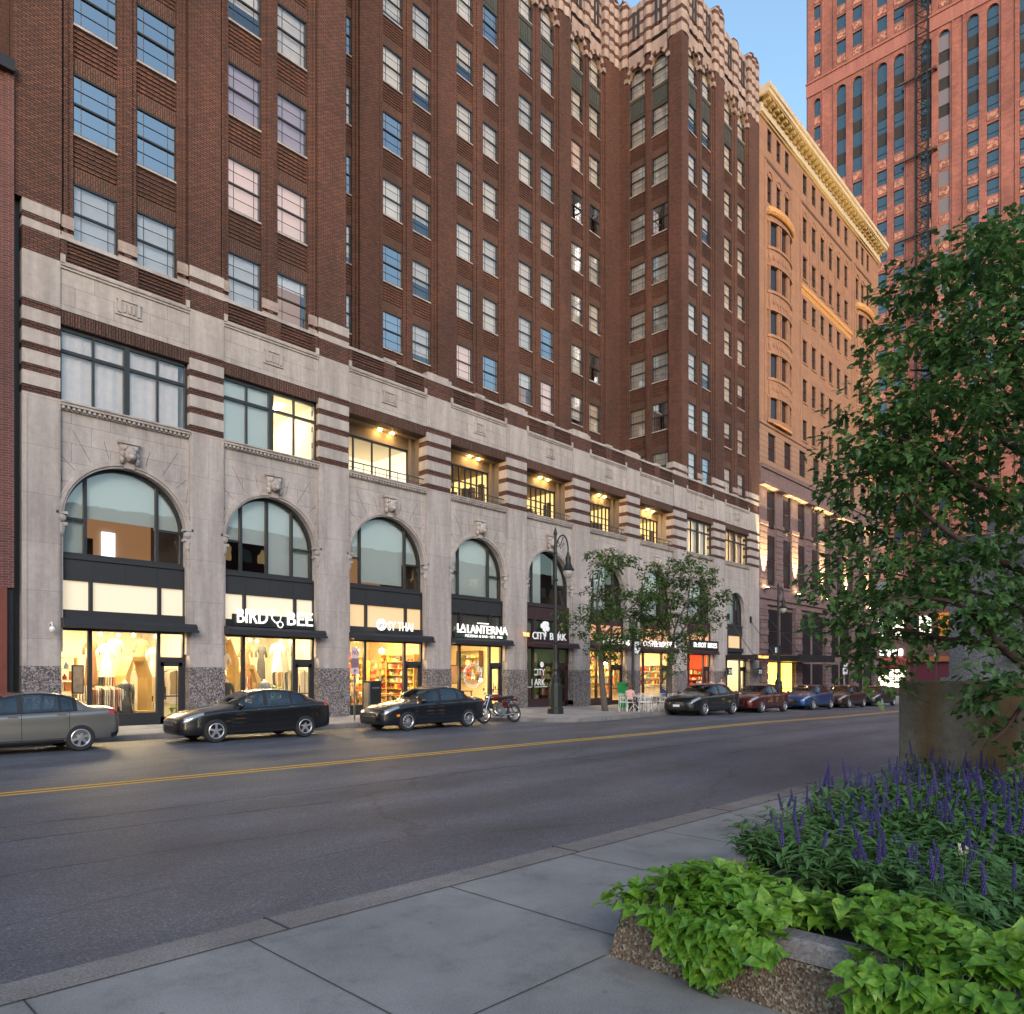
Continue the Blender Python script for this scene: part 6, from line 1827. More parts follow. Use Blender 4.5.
person('person with dark hair and light top standing in front of the lit entrance', (45.6, 23.5, gz(45)+.15), -PI*.5, (.45,.32,.28), (.05,.05,.07), (.03,.02,.02), 'stand', long_hair=True)
person('dark-haired person sitting at the counter inside the thai shop window', (18.4, F+1.35, .42), -PI/2, (.03,.03,.035), (.03,.03,.03), (.03,.018,.012), 'sit', long_hair=True)
# ------------------------------------------------------------------ what stands inside the shop windows
ZF = .17
rs = random.Random(21)
CLOTH = [plain('garment_%d' % k, c, .9) for k, c in enumerate([(.75,.66,.50),(.70,.58,.38),(.30,.17,.09),(.08,.08,.08),(.62,.28,.16),(.8,.76,.68),(.42,.33,.22),(.55,.52,.48),(.20,.22,.26)])]
ITEM = [plain('goods_%d' % k, c, .5) for k, c in enumerate([(.6,.08,.04),(.7,.45,.08),(.1,.25,.12),(.75,.7,.6),(.15,.1,.07),(.65,.25,.1),(.2,.3,.45),(.8,.75,.3),(.35,.04,.06)])]
def clothes_rack(label, x, y, w_, h=1.5, n=16, rz=0, ln=.8, group='clothes racks in the shop windows'):
    s = thing('clothes_rack', label, 'clothes rack', (x, y, ZF), rz, group)
    g = MB(); g.tube([(-w_/2,0,0),(-w_/2,0,h),(w_/2,0,h),(w_/2,0,0)], .015, 6)
    for sx in (-1,1): g.tube([(sx*w_/2,-.22,.03),(sx*w_/2,.22,.03)], .015, 6)
    g.build('rail', M['metal'], s)
    for k in range(n):
        xx = -w_/2+.06+(w_-.12)*k/(n-1); L = ln*rs.uniform(.75,1.1); g = MB()
        vs = []
        for q, (hw, z) in enumerate(((.03,h-.03),(.20,h-.10),(.21,h-.3),(.18,h-.55*L),(.20+.03*rs.random(),h-L))):
            vs += [(xx-.018,-hw,z),(xx+.018,-hw,z),(xx+.018,hw,z),(xx-.018,hw,z)]
        fs = [(4*q+a, 4*q+(a+1)%4, 4*q+4+(a+1)%4, 4*q+4+a) for q in range(4) for a in range(4)]+[(16,19,18,17)]
        g.add(vs, fs); g.build('garment', CLOTH[rs.randrange(9)], s)
    return s
def hung_dress(label, x, y, z, mat, L=1.3, wd_=.5):
    s = thing('hanging_dress', label, 'dress', (x, y, z), rs.uniform(-.3,.3), 'dresses hung in the shop windows')
    g = MB(); n = 14; vs = []
    prof = [(.06,0),(.19,-.06),(.17,-.28),(.13,-.42),(.18,-.7),(wd_/2,-L)]
    for r, h in prof:
        for k in range(n):
            t = 2*PI*k/n; f = 1+(.12*math.sin(5*t) if h < -.5 else 0); vs.append((r*f*math.cos(t), r*.45*f*math.sin(t), h))
    fs = [(i*n+k,(i+1)*n+k,(i+1)*n+(k+1)%n,i*n+(k+1)%n) for i in range(len(prof)-1) for k in range(n)]
    g.add(vs, fs)
    for sx in (-1,1): g.tube([(sx*.15,0,-.07),(sx*.26,.02,-.3),(sx*.27,0,-.5)], [.06,.05,.045], 8)
    g.build('cloth', mat, s, smooth=True)
    g = MB(); g.tube([(-.18,0,-.05),(0,0,.03),(.18,0,-.05)], .008, 5); g.tube([(0,0,.03),(0,0,.16)], .005, 4); g.build('hanger', M['darkwood'], s)
def mannequin(label, x, y, mat):
    s = thing('mannequin', label, 'mannequin', (x, y, ZF), rs.uniform(-.4,.4), 'mannequins in the shop windows')
    g = MB(); g.lathe([(.2,0),(.2,.02),(.02,.03),(.02,.75)], 14); g.build('stand', M['metal'], s)
    g = MB(); g.lathe([(.12,.74),(.16,.85),(.12,1.05),(.165,1.25),(.18,1.36),(.09,1.43),(.05,1.46),(.05,1.52),(.0,1.53)], 16); g.build('torso', CLOTH[5], s, smooth=True)
    g = MB(); g.lathe([(.26,.35),(.2,.7),(.175,.86),(.135,1.05),(.178,1.25),(.19,1.36),(.12,1.42)], 16)
    for sx in (-1,1): g.tube([(sx*.17,0,1.36),(sx*.26,-.02,1.1),(sx*.25,-.06,.85)], [.06,.05,.04], 8)
    g.build('coat', mat, s, smooth=True)
def house_frame(label, x, y, w_, h, tilt=0):
    s = thing('plywood_arch', label, 'display frame', (x, y, ZF), tilt, 'gabled plywood display frames')
    g = MB(); t = .16
    o_ = [(-w_/2,0),(-w_/2,h*.72),(-w_*.22,h),(w_*.22,h),(w_/2,h*.72),(w_/2,0)]
    i_ = [(-w_/2+t,0),(-w_/2+t,h*.68),(-w_*.2,h-t),(w_*.2,h-t),(w_/2-t,h*.68),(w_/2-t,0)]
    for k in range(5): g.prism_y([o_[k],o_[k+1],i_[k+1],i_[k]], -.3, .3)
    g.build('frame', M['wood'], s)
def plant(label, x, y, h=.9, leaf=.22, n=26, pot=(.5,.48,.42), z=ZF):
    s = thing('potted_plant', label, 'plant', (x, y, z))
    g = MB(); g.lathe([(.0,0),(.12,0),(.16,.28),(.14,.28),(.0,.26)], 14); g.build('pot', plain('pot', pot, .7), s)
    g = MB()
    for k in range(n):
        a = rs.uniform(0,2*PI); r = rs.uniform(.02,.3); z_ = rs.uniform(.4,h); d_ = Vector((math.cos(a),math.sin(a),rs.uniform(-.2,.5))).normalized(); p = Vector((r*.4*math.cos(a), r*.4*math.sin(a), z_)); sd = d_.cross(Vector((0,0,1))).normalized()
        L = leaf*rs.uniform(.8,1.3); g.tube([(0,0,.25), p], .006, 4, cap=False)
        g.add([p, p+d_*L*.5+sd*L*.35, p+d_*L, p+d_*L*.5-sd*L*.35], [(0,1,2),(0,2,3)])
    g.build('foliage', plain('bright_leaf', (.22,.42,.05), .6), s)
def shelf(label, x, y, w_, h, rows, wood='wood', dens=7, z=ZF, group='shelves of goods in the shop windows', d_=.3, rz=0):
    s = thing('shelf_unit', label, 'shelves', (x, y, z), rz, group)
    g = MB()
    for sx in (-1,1): g.box(sx*w_/2-.02, sx*w_/2+.02, -d_/2, d_/2, 0, h)
    for k in range(rows+1): zz = .02+(h-.04)*k/rows; g.box(-w_/2, w_/2, -d_/2, d_/2, zz-.012, zz+.012)
    g.build('frame', M[wood], s)
    for k in range(rows):
        zz = .035+(h-.04)*k/rows; mh = (h-.04)/rows-.06; xx = -w_/2+.05
        while xx < w_/2-.1:
            ww = rs.uniform(.06,.2); g = MB(); hh = mh*rs.uniform(.35,.95)
            if rs.random() < .45: g.lathe([(0,0),(ww*.4,0),(ww*.42,hh*.55),(ww*.15,hh*.75),(ww*.14,hh),(0,hh)], 8, (xx+ww/2,0,zz))
            else: g.box(xx, xx+ww, -.1, .1, zz, zz+hh)
            g.build('goods', ITEM[rs.randrange(9)], s); xx += ww+rs.uniform(.01,.08)
def picture(label, x, y, z, w_, h, c):
    s = thing('framed_picture', label, 'picture', (x, y, z), 0, 'framed pictures on shop walls')
    g = MB(); g.box(-w_/2,w_/2,-.02,.02,0,h); g.build('frame', M['plastic'], s)
    g = MB(); g.box(-w_/2+.04,w_/2-.04,-.025,-.02,.04,h-.04); g.build('print', plain('print', c, .6, vary=.7, vscale=6), s)
def pendant(label, x, y, z, r=.07):
    s = thing('pendant_lamp', label, 'lamp', (x, y, z), 0, 'bulbs hanging in the shop windows')
    g = MB(); g.tube([(0,0,r),(0,0,3.6-z)], .006, 4); g.build('cord', M['plastic'], s)
    g = MB(); g.ball((0,0,0), r, 10); g.build('bulb', M['bulb'], s)
def table(label, x, y, w_, d_, h=.75, top='wood'):
    s = thing('display_table', label, 'table', (x, y, ZF), 0, 'tables inside the shops')
    g = MB(); g.box(-w_/2,w_/2,-d_/2,d_/2,h-.04,h); g.build('tabletop', M[top], s)
    for sx in (-1,1):
        for sy in (-1,1): g = MB(); g.box(sx*(w_/2-.06)-.025,sx*(w_/2-.06)+.025,sy*(d_/2-.06)-.025,sy*(d_/2-.06)+.025,0,h-.04); g.build('leg', M[top], s)
S0 = SHOPY
# bay 1
shelf('tall shelf of colourful goods behind the left pane of the first shop', 7.5, S0+1.5, .95, 2.3, 6, 'wood')
picture('framed black poster standing in the left pane of the first shop', 7.75, S0+.5, 1.25, .36, .95, (.25,.22,.2))
clothes_rack('long rack of cream and brown clothes in the first shop window', 8.75, S0+.75, 1.1, 1.3, 15)
clothes_rack('tall rack of coats at the back wall of the first shop', 9.3, S0+3.6, 1.7, 1.9, 18, ln=1.2)
house_frame('gabled plywood frame standing in the first shop window', 9.75, S0+1.2, 1.0, 2.35, .25)
mannequin('mannequin in a dark spotted coat in the first shop window', 9.28, S0+.7, CLOTH[3])
hung_dress('white dress hung high in the first shop window', 9.05, S0+1.9, 3.0, CLOTH[5], 1.2)
hung_dress('dark brown long dress hung in the first shop window', 8.7, S0+2.3, 3.1, CLOTH[2], 1.6)
hung_dress('cream dress hung behind the door of the first shop', 10.6, S0+1.6, 2.9, CLOTH[5], 1.1)
table('low display table with plants in the first shop window', 9.9, S0+.5, .7, .4, .45)
plant('bright green plant behind the door glass of the first shop', 10.75, S0+.35, .55, .16, 18)
picture('rust-coloured banner on the left wall of the first shop', 7.3, S0+3.2, 1.7, .5, 1.3, (.5,.1,.04))
for k, (x, y) in enumerate(((8.6,1.0),(9.3,1.4),(9.6,.8),(10.5,1.2))): pendant('small bright bulb under the first shop ceiling, %s from the left' % ['first','second','third','fourth'][k], x, S0+y, 3.28, .05)
# bay 2
house_frame('tall plywood gable frame in the left pane of the bird and bee shop', 12.75, S0+.9, 1.3, 3.1, .1)
hung_dress('white blouse hung in the plywood frame of the bird and bee shop', 12.75, S0+.6, 2.75, CLOTH[5], .7, .55)
mannequin('mannequin in a dark coat at the left of the bird and bee shop', 12.85, S0+.5, CLOTH[3])
house_frame('lower plywood gable frame in the middle of the bird and bee shop', 13.9, S0+1.0, .95, 2.1, -.2)
clothes_rack('rack of pale clothes at the back of the bird and bee shop', 14.6, S0+3.2, 1.8, 1.8, 18, ln=1.2)
hung_dress('long black and white dress hung in the middle of the bird and bee shop', 14.95, S0+1.8, 3.1, CLOTH[3], 1.5, .4)
hung_dress('brown dress hung right of centre in the bird and bee shop', 14.4, S0+2.1, 3.1, CLOTH[2], 1.3, .4)
mannequin('mannequin in a spotted dress in the bird and bee window', 14.45, S0+.6, CLOTH[8])
plant('large bright green plant in the bird and bee window', 14.85, S0+.5, 1.25, .3, 34)
table('white display table in the bird and bee shop', 15.15, S0+1.0, .8, .5, .8, 'white')
plant('small green plant behind the door of the bird and bee shop', 15.95, S0+.35, .55, .16, 18)
clothes_rack('short rack of light clothes on the display side of the bird and bee shop', 15.2, S0+1.9, .9, 1.3, 12)
for k, x in enumerate((12.5,13.2,13.95,14.4,15.3,15.9)): pendant('small bright bulb under the bird and bee ceiling, %s from the left' % ['first','second','third','fourth','fifth','sixth'][k], x, S0+.8+.3*(k % 2), 3.25, .05)
# bay 3
shelf('dense shelf of bottles and jars in the middle of the thai shop', 19.9, S0+3.0, 1.7, 2.6, 8, 'wood', d_=.3)
shelf('second shelf of jars and boxes right of centre in the thai shop', 21.35, S0+2.6, 1.0, 2.4, 7, 'wood')
shelf('narrow red-topped shelf at the left of the thai shop', 18.9, S0+3.4, .8, 2.3, 6, 'darkwood')
table('dark dining table behind the left pane of the thai shop', 18.3, S0+.75, 1.1, .6, .8, 'darkwood')
table('long wooden counter along the middle pane of the thai shop', 20.0, S0+.6, 1.8, .5, .85, 'wood')
for k, (x, y) in enumerate(((18.1,.8),(19.1,1.0),(20.8,1.4))): pendant('white globe lamp in the thai shop, %s from the left' % ['first','second','third'][k], x, S0+y, 3.0, .12)
picture('red poster high on the wall of the thai shop', 21.1, S0+4.5, 2.2, .6, .8, (.6,.12,.03))
# bay 4
s = thing('window_emblem', 'pale ring emblem on the glass of the lanterna restaurant', 'window sign', (25.35, S0-.03, 1.85))
g = MB(); hexring(g, 0, 0, .62, 0, .014, n=32); hexring(g, 0, 0, .5, 0, .008, n=28)
for k in range(16):
    t = 2*PI*k/16; g.tube([(.53*math.cos(t),0,.53*math.sin(t)),(.59*math.cos(t),0,.59*math.sin(t))], .012, 4)
g.tube([(-.1,0,-.25),(0,0,.25),(.12,0,-.25)], .015, 5); g.build('ring', M['neon_s'], s)
for k, (x, y, z) in enumerate(((23.75,.7,1.9),(24.5,1.2,1.95),(25.1,1.5,2.15),(25.9,2.4,2.0),(26.9,1.0,1.6))): pendant('warm glowing bulb in the lanterna restaurant, %s from the left' % ['first','second','third','fourth','fifth'][k], x, S0+y, z, .08)
shelf('dark drinks shelf at the left of the lanterna restaurant', 24.2, S0+3.6, 1.1, 2.4, 6, 'darkwood')
table('dark dining table in the lanterna restaurant window', 25.3, S0+.9, 1.2, .7, .9, 'darkwood')
table('second dining table behind the left pane of the lanterna restaurant', 24.0, S0+.9, .7, .7, .8, 'darkwood')
picture('dark framed picture on the lanterna restaurant wall', 26.3, S0+2.4, 1.4, .6, 1.0, (.2,.12,.08))
picture('pale door panel inside the lanterna restaurant', 27.0, S0+4.4, .3, .8, 2.1, (.55,.4,.25))
# bay 5
for k in range(4): plant('tall leafy plant in the dark city bark window, %s from the left' % ['first','second','third','fourth'][k], 29.3+.75*k, S0+.7+.5*(k % 2), 2.2, .22, 40, z=ZF+.3*(k % 2))
shelf('dim shelf of pet goods at the back of the city bark shop', 30.8, S0+3.0, 2.6, 2.3, 5, 'darkwood')
# bays 6 and 7
table('cafe counter behind the left pane of the coffee shop', 35.4, S0+1.4, 1.4, .6, 1.05, 'darkwood')
shelf('wood shelf of mugs at the back of the coffee shop', 36.3, S0+4.2, 2.4, 2.4, 5, 'wood')
plant('green plant on the floor of the coffee shop', 35.0, S0+.6, 1.3, .2, 24)
for k, (x, y, z) in enumerate(((34.9,.6,2.6),(35.9,.8,2.6),(36.9,1.6,2.2),(37.9,.9,2.6))): pendant('warm glowing bulb in the coffee shop, %s from the left' % ['first','second','third','fourth'][k], x, S0+y, z, .1)
shelf('wide shelf of dark coffee bags in the roastery window', 41.9, S0+4.0, 2.2, 2.6, 5, 'wood')
table('pale counter along the roastery window', 41.6, S0+.7, 2.6, .5, .95, 'white')
for k, c in enumerate(((.05,.05,.05),(.25,.12,.05),(.06,.05,.04))): picture('small dark framed picture on the roastery wall, %s from the left' % ['first','second','third'][k], 40.6+.9*k, S0+4.4, 1.2+.2*(k % 2), .5, .45, c)
# bay 8
shelf('metal shelf of bicycle parts in the red shop', 47.6, S0+3.5, 2.2, 2.2, 5, 'darkwood')
pendant('glowing lamp in the middle of the red bicycle shop', 48.0, S0+1.2, 2.5, .12)
def bicycle(x, y, rz, label, col):
    s = thing('bicycle', label, 'bicycle', (x, y, ZF), rz)
    for xx in (-.52,.52):
        g = MB(); n = 24; vs = []
        for k in range(n):
            t = 2*PI*k/n
            for q in range(5):
                a = 2*PI*q/5; rr = .33+.02*math.cos(a); vs.append((xx+rr*math.cos(t), .02*math.sin(a), .35+rr*math.sin(t)))
        g.add(vs, [(k*5+q, k*5+(q+1)%5, ((k+1)%n)*5+(q+1)%5, ((k+1)%n)*5+q) for k in range(n) for q in range(5)])
        for k in range(10):
            t = 2*PI*k/10; g.tube([(xx,0,.35),(xx+.32*math.cos(t),0,.35+.32*math.sin(t))], .003, 3)
        g.build('wheel', M['rubber'], s)
    g = MB()
    for a, b in (((.52,0,.35),(.05,0,.32)),((.05,0,.32),(.18,0,.85)),((.18,0,.85),(.52,0,.35)),((.16,0,.78),(-.36,0,.82)),((.05,0,.32),(-.38,0,.72)),((-.34,0,.92),(-.52,0,.35))): g.tube([a,b], .018, 6)
    g.build('frame', plain('bicycle_paint', col, .4), s)
    g = MB(); g.ball((.19,0,.9), (.13,.06,.03), 8); g.build('saddle', M['plastic'], s)
    g = MB(); g.tube([(-.3,-.28,.98),(-.36,0,.96),(-.3,.28,.98)], .014, 6); g.build('handlebar', M['chrome'], s)
bicycle(46.9, S0+1.0, .2, 'dark bicycle displayed behind the left pane of the red shop', (.05,.05,.05))
bicycle(48.4, S0+1.6, -.1, 'white bicycle displayed in the middle of the red shop', (.6,.6,.58))
table('small counter near the door of the red bicycle shop', 49.2, S0+2.2, .7, .5, 1.0, 'wood')

# shelves and pictures along the right-hand side walls, the ones an oblique view shows
QW = -PI/2
shelf('long wall of bottles on the right-hand wall of the thai shop', 22.2, S0+1.9, 2.6, 2.7, 8, 'wood', rz=QW)
shelf('dark bar shelves on the right-hand wall of the lanterna restaurant', 27.6, S0+2.6, 1.8, 1.6, 4, 'darkwood', rz=QW, z=1.6)
shelf('dim shelves on the right-hand wall of the city bark shop', 33.1, S0+1.4, 1.8, 2.4, 5, 'darkwood', rz=QW)
shelf('shelves of cups on the right-hand wall of the coffee shop', 38.5, S0+1.7, 2.2, 2.3, 5, 'wood', rz=QW, z=.9)
shelf('shelves of dark coffee bags on the right-hand wall of the roastery', 44.1, S0+1.6, 2.0, 1.4, 3, 'white', rz=QW, z=1.2)
shelf('shelves of parts on the right-hand wall of the red bicycle shop', 49.8, S0+1.3, 1.8, 2.2, 5, 'darkwood', rz=QW)
for k, c in enumerate(((.05,.05,.05),(.25,.12,.05))):
    p = 22.0
    s = thing('framed_picture', 'small dark picture on the right wall of the roastery, %s from the glass' % ('first','second')[k], 'picture', (44.28, S0+2.9+.7*k, 1.5), QW, 'framed pictures on shop walls')
    g = MB(); g.box(-.25,.25,-.02,.02,0,.5); g.build('frame', M['plastic'], s)
    g = MB(); g.box(-.2,.2,-.03,-.02,.05,.45); g.build('print', plain('print', c, .6, vary=.6, vscale=6), s)
clothes_rack('second rack of beige clothes close behind the glass of the first shop', 9.15, S0+1.35, 1.3, 1.35, 16)
clothes_rack('rack of dark clothes on the right wall of the first shop', 11.2, S0+2.2, 2.2, 1.9, 18, rz=PI/2, ln=1.2)
clothes_rack('rack of cream clothes on the right wall of the bird and bee shop', 16.5, S0+2.2, 2.4, 1.9, 20, rz=PI/2, ln=1.2)
hung_dress('rose dress hung at the right of the first shop window', 10.25, S0+1.9, 3.2, CLOTH[4], 1.2)
hung_dress('cream coat hung beside the plywood gable of the first shop', 9.55, S0+2.5, 3.2, CLOTH[0], 1.4)
hung_dress('white dress hung at the right of the bird and bee shop', 15.5, S0+1.5, 3.2, CLOTH[5], 1.2)
hung_dress('grey dress hung near the door of the bird and bee shop', 16.1, S0+2.0, 3.2, CLOTH[7], 1.2)
# ------------------------------------------------------------------ foliage helpers
RT = Vector((.6859,-.7277,0)); FW = Vector((.7277,.6859,0))
def at_px(px, py, dep): return FW*dep+RT*((px-512)/730*dep)+Vector((0,0,CAM_H+(675-py)/730*dep))
def leafmat(name, c0, c1, c2, scale=1.5, trans=.25, rough=.5):
    m, nt, b = newmat(name)
    tc = nt.nodes.new('ShaderNodeTexCoord')
    n = noise(nt, tc.outputs['Object'], scale, 3); n2 = noise(nt, tc.outputs['Object'], scale*14, 2)
    ad = nt.nodes.new('ShaderNodeMath'); ad.operation = 'MULTIPLY_ADD'; ad.inputs[1].default_value = .5
    nt.links.new(n2, ad.inputs[0]); 
    h = nt.nodes.new('ShaderNodeMath'); h.operation = 'MULTIPLY'; h.inputs[1].default_value = .5; nt.links.new(n, h.inputs[0]); nt.links.new(h.outputs[0], ad.inputs[2])
    c = ramp(nt, ad.outputs[0], [(.36,c0), (.5,c1), (.66,c2)])
    nt.links.new(c, b.inputs['Base Color']); b.inputs['Roughness'].default_value = rough
    tr = nt.nodes.new('ShaderNodeBsdfTranslucent'); nt.links.new(c, tr.inputs[0])
    mx = nt.nodes.new('ShaderNodeMixShader'); mx.inputs[0].default_value = trans
    out = nt.nodes['Material Output']; nt.links.new(b.outputs[0], mx.inputs[1]); nt.links.new(tr.outputs[0], mx.inputs[2]); nt.links.new(mx.outputs[0], out.inputs[0])
    return m
M['leaf_locust'] = leafmat('locust_leaf', (.036,.080,.024), (.065,.13,.033), (.13,.20,.045), .8, .35)
M['leaf_near'] = leafmat('broad_dark_leaf', (.045,.10,.034), (.08,.17,.046), (.15,.27,.065), 1.0, .4)
M['leaf_salvia'] = leafmat('salvia_leaf', (.055,.125,.038), (.085,.19,.05), (.14,.28,.075), 4, .2)
M['leaf_lime'] = leafmat('lime_vine_leaf', (.06,.16,.018), (.14,.31,.028), (.32,.50,.07), 2.2, .35, .4)
M['salvia'] = plain('violet_salvia_flower', (.05,.035,.16), .7, vary=.4, vscale=30)
M['whiteflower'] = plain('cream_flower', (.6,.58,.42), .7)
M['stem'] = plain('green_stem', (.06,.12,.03), .7)
M['bark'] = plain('grey_brown_bark', (.085,.07,.06), .9, vary=.4, vscale=9, bump=.8, bscale=18)
M['bark_r'] = plain('dark_red_brown_bark', (.055,.03,.025), .9, vary=.35, vscale=9, bump=.8, bscale=18)
def leaf(vs, fs, p, d, up, L, W, shape, fold=.18, droop=.15):
    d = d.normalized(); s = d.cross(up)
    if s.length < 1e-3: s = d.cross(Vector((1,0,0)))
    s.normalize(); u = s.cross(d)
    b = len(vs)
    for (a, w_) in shape:
        q = p+d*L*a-u*droop*L*a*a
        if w_ == 0: vs.append(q)
        else: vs.append(q)
    nmid = len(shape)
    for sg in (-1, 1):
        for (a, w_) in shape[1:-1]:
            vs.append(p+d*L*a+s*sg*W*w_+u*(fold*W*w_-droop*L*a*a))
    k = nmid-2
    for si, sg in enumerate((-1, 1)):
        o = b+nmid+si*k
        f0 = [(b, o, b+1)]+[(b+i+1, o+i, o+i+1, b+i+2) for i in range(k-1)]+[(b+k, o+k-1, b+k+1)]
        for f in f0: fs.append(f if sg < 0 else f[::-1])
LANCE = [(0,0),(.2,.3),(.45,.45),(.75,.28),(1,0)]
BROAD = [(0,0),(.2,.42),(.5,.5),(.78,.3),(1,0)]
HEART = [(0,0),(.02,.26),(.14,.47),(.33,.53),(.55,.42),(.78,.2),(1,0)]
MAPLE = [(0,0),(.18,.5),(.34,.28),(.5,.55),(.66,.22),(1,0)]
def rdir(zb=0):
    while True:
        v = Vector((U(-1,1),U(-1,1),U(-1,1)))
        if .05 < v.length < 1: v.normalize(); v.z += zb; return v.normalized()
def clump(vs, fs, c, rad, n, L, W, shape, horiz=.5, hollow=.0, droop=.3):
    """leaf-sized faces spread through a lumpy ellipsoid, gathered on short twigs"""
    nt_ = max(3, n//14)
    for t in range(nt_):
        v = rdir()*(U(.15,1)**.5)
        tc = c+Vector((v.x*rad[0], v.y*rad[1], v.z*rad[2]))
        out = Vector((v.x, v.y, v.z*.4-.1)).normalized()
        ln = U(.5,1.1)*L*3.2
        for q in range(n//nt_):
            a = U(0,1); p = tc+out*ln*a+rdir()*L*.7
            d = (out*.7+rdir()*.9); d.z = d.z*(1-horiz)-droop*.5
            leaf(vs, fs, p, d, (Vector((0,0,1))+rdir()*.45).normalized(), L*U(.65,1.2), W*U(.7,1.15), shape)
# ------------------------------------------------------------------ two street trees
def limb(g, pts, r0, r1, n=7):
    P_ = []; m_ = len(pts)
    for i in range(m_-1):
        for k in range(4):
            t = k/4; a, b = Vector(pts[i]), Vector(pts[i+1]); p0 = Vector(pts[max(0,i-1)]); p3 = Vector(pts[min(m_-1,i+2)])
            P_.append(.5*((2*a)+(-p0+b)*t+(2*p0-5*a+4*b-p3)*t*t+(-p0+3*a-3*b+p3)*t**3))
    P_.append(Vector(pts[-1])); k = len(P_)
    g.tube(P_, [r0+(r1-r0)*i/(k-1) for i in range(k)], n)
def street_tree(label, base, dep, trunk, limbs, clumps, n, seed):
    random.seed(seed)
    s = thing('street_tree', label, 'tree', base, 0, 'small trees on the far pavement')
    b0 = Vector(base)
    def L_(p, dd=0): return at_px(p[0], p[1], dep+dd)-b0
    g = MB(); pts = [Vector((0,0,-.05))]+[L_(p) for p in trunk]; limb(g, pts, .17, .10, 9); g.build('trunk', M['bark'], s, smooth=True)
    for k, (pp, r0) in enumerate(limbs):
        g = MB(); limb(g, [L_(p, (i*.5 if k % 2 else -i*.5)) for i, p in enumerate(pp)], r0, .02, 6); g.build('branch', M['bark'], s, smooth=True)
    vs, fs = [], []
    for k, (px, py, rx, ry) in enumerate(clumps):
        dd = U(-1.2,1.2); c = L_((px, py), dd); sc = dep/730
        m_ = max(100, int(n*rx*ry/122)); clump(vs, fs, c, (rx*sc*.95, rx*sc*.9, ry*sc*.62), m_, .18, .11, LANCE, .6)
    g = MB(); g.add(vs, fs); g.build('crown', M['leaf_locust'], s)
street_tree('slender street tree with thin leaning branches left of the cafe tables', (28.6, 20.8, .14), 35.2,
    [(602,680),(600,640),(598,622)], [([(599,628),(597,600),(600,575),(606,556)],.07), ([(599,626),(590,622),(577,616)],.05), ([(600,640),(618,620),(635,604),(650,592)],.07), ([(598,600),(610,590),(622,586)],.04)],
    [(600,553,13,8),(612,560,17,8),(627,563,12,7),(603,572,10,6),(596,592,13,7),(612,592,16,8),(572,612,12,8),(583,620,14,8),(568,624,9,6),(590,632,15,8),(601,612,17,9),(618,610,16,9),(632,600,14,8),(604,637,15,10),(615,640,15,10),(625,630,15,9),(603,652,13,8),(612,658,11,7),(640,592,12,7),(594,648,8,6),(630,618,12,8),(606,562,12,7)], 300, 31)
street_tree('fuller street tree with crooked leaning trunk in front of the roastery', (31.7, 19.2, .10), 36.3,
    [(669,690),(670,665),(673,645)], [([(673,648),(676,625),(688,600),(690,575)],.08), ([(672,640),(660,622),(645,612)],.06), ([(676,640),(692,618),(706,606)],.06), ([(674,628),(668,600),(666,580)],.05), ([(685,605),(700,596),(715,596)],.04)],
    [(668,567,20,8),(685,562,18,8),(702,568,15,7),(655,580,16,8),(675,580,20,10),(697,582,18,9),(713,592,14,7),(720,600,8,6),(645,596,16,9),(664,598,18,10),(684,600,20,10),(703,604,16,8),(650,615,18,9),(635,610,12,8),(668,618,18,9),(688,618,18,9),(706,616,13,8),(645,632,12,8),(690,634,15,8),(705,630,11,7),(676,634,12,7),(642,645,8,5),(676,655,9,9),(682,646,9,8),(672,670,7,8),(655,630,12,7)], 330, 37)
# ------------------------------------------------------------------ the big tree at the right edge
random.seed(5)
tb = at_px(1075, 700, 7.6); base = (tb.x, tb.y, .46)
s = thing('large_tree', 'big dark-leaved tree with drooping reddish branches at the right edge', 'tree', base)
b0 = Vector(base)
def L2(px, py, dep): return at_px(px, py, dep)-b0
g = MB(); limb(g, [Vector((0,0,-.1)), L2(1075,700,7.6), L2(1068,600,7.7), L2(1060,480,7.9), L2(1055,360,8.1)], .22, .12, 12); g.build('trunk', M['bark_r'], s, smooth=True)
BR = [[(1070,720,7.6),(1030,672,7.5),(1000,645,7.5),(965,608,7.6),(925,598,7.8),(885,600,8.0)], [(1066,600,7.7),(1010,565,7.9),(960,540,8.0),(915,505,8.1),(885,470,8.3)],
      [(1062,520,7.8),(1010,500,7.9),(965,480,8.1),(925,450,8.2),(880,430,8.4)], [(1060,470,7.9),(1005,440,8.0),(995,400,8.0),(985,360,8.1),(965,310,8.2)],
      [(1058,420,8.0),(1025,390,8.0),(1010,330,8.1),(1005,270,8.3)], [(1066,640,7.7),(1000,600,8.2),(940,585,8.4),(880,570,8.6)], [(1070,700,7.4),(1030,700,7.3),(1005,730,7.2),(985,745,7.2)], [(1055,380,8.1),(1080,300,8.2),(1070,230,8.3)], [(985,360,8.1),(945,370,8.3),(910,370,8.4)], [(1000,645,7.5),(950,640,7.9),(900,630,8.2),(860,640,8.4)]]
for k, pp in enumerate(BR):
    g = MB(); limb(g, [L2(*p) for p in pp], .055 if k < 5 else .035, .008, 7); g.build('branch', M['bark_r'], s, smooth=True)
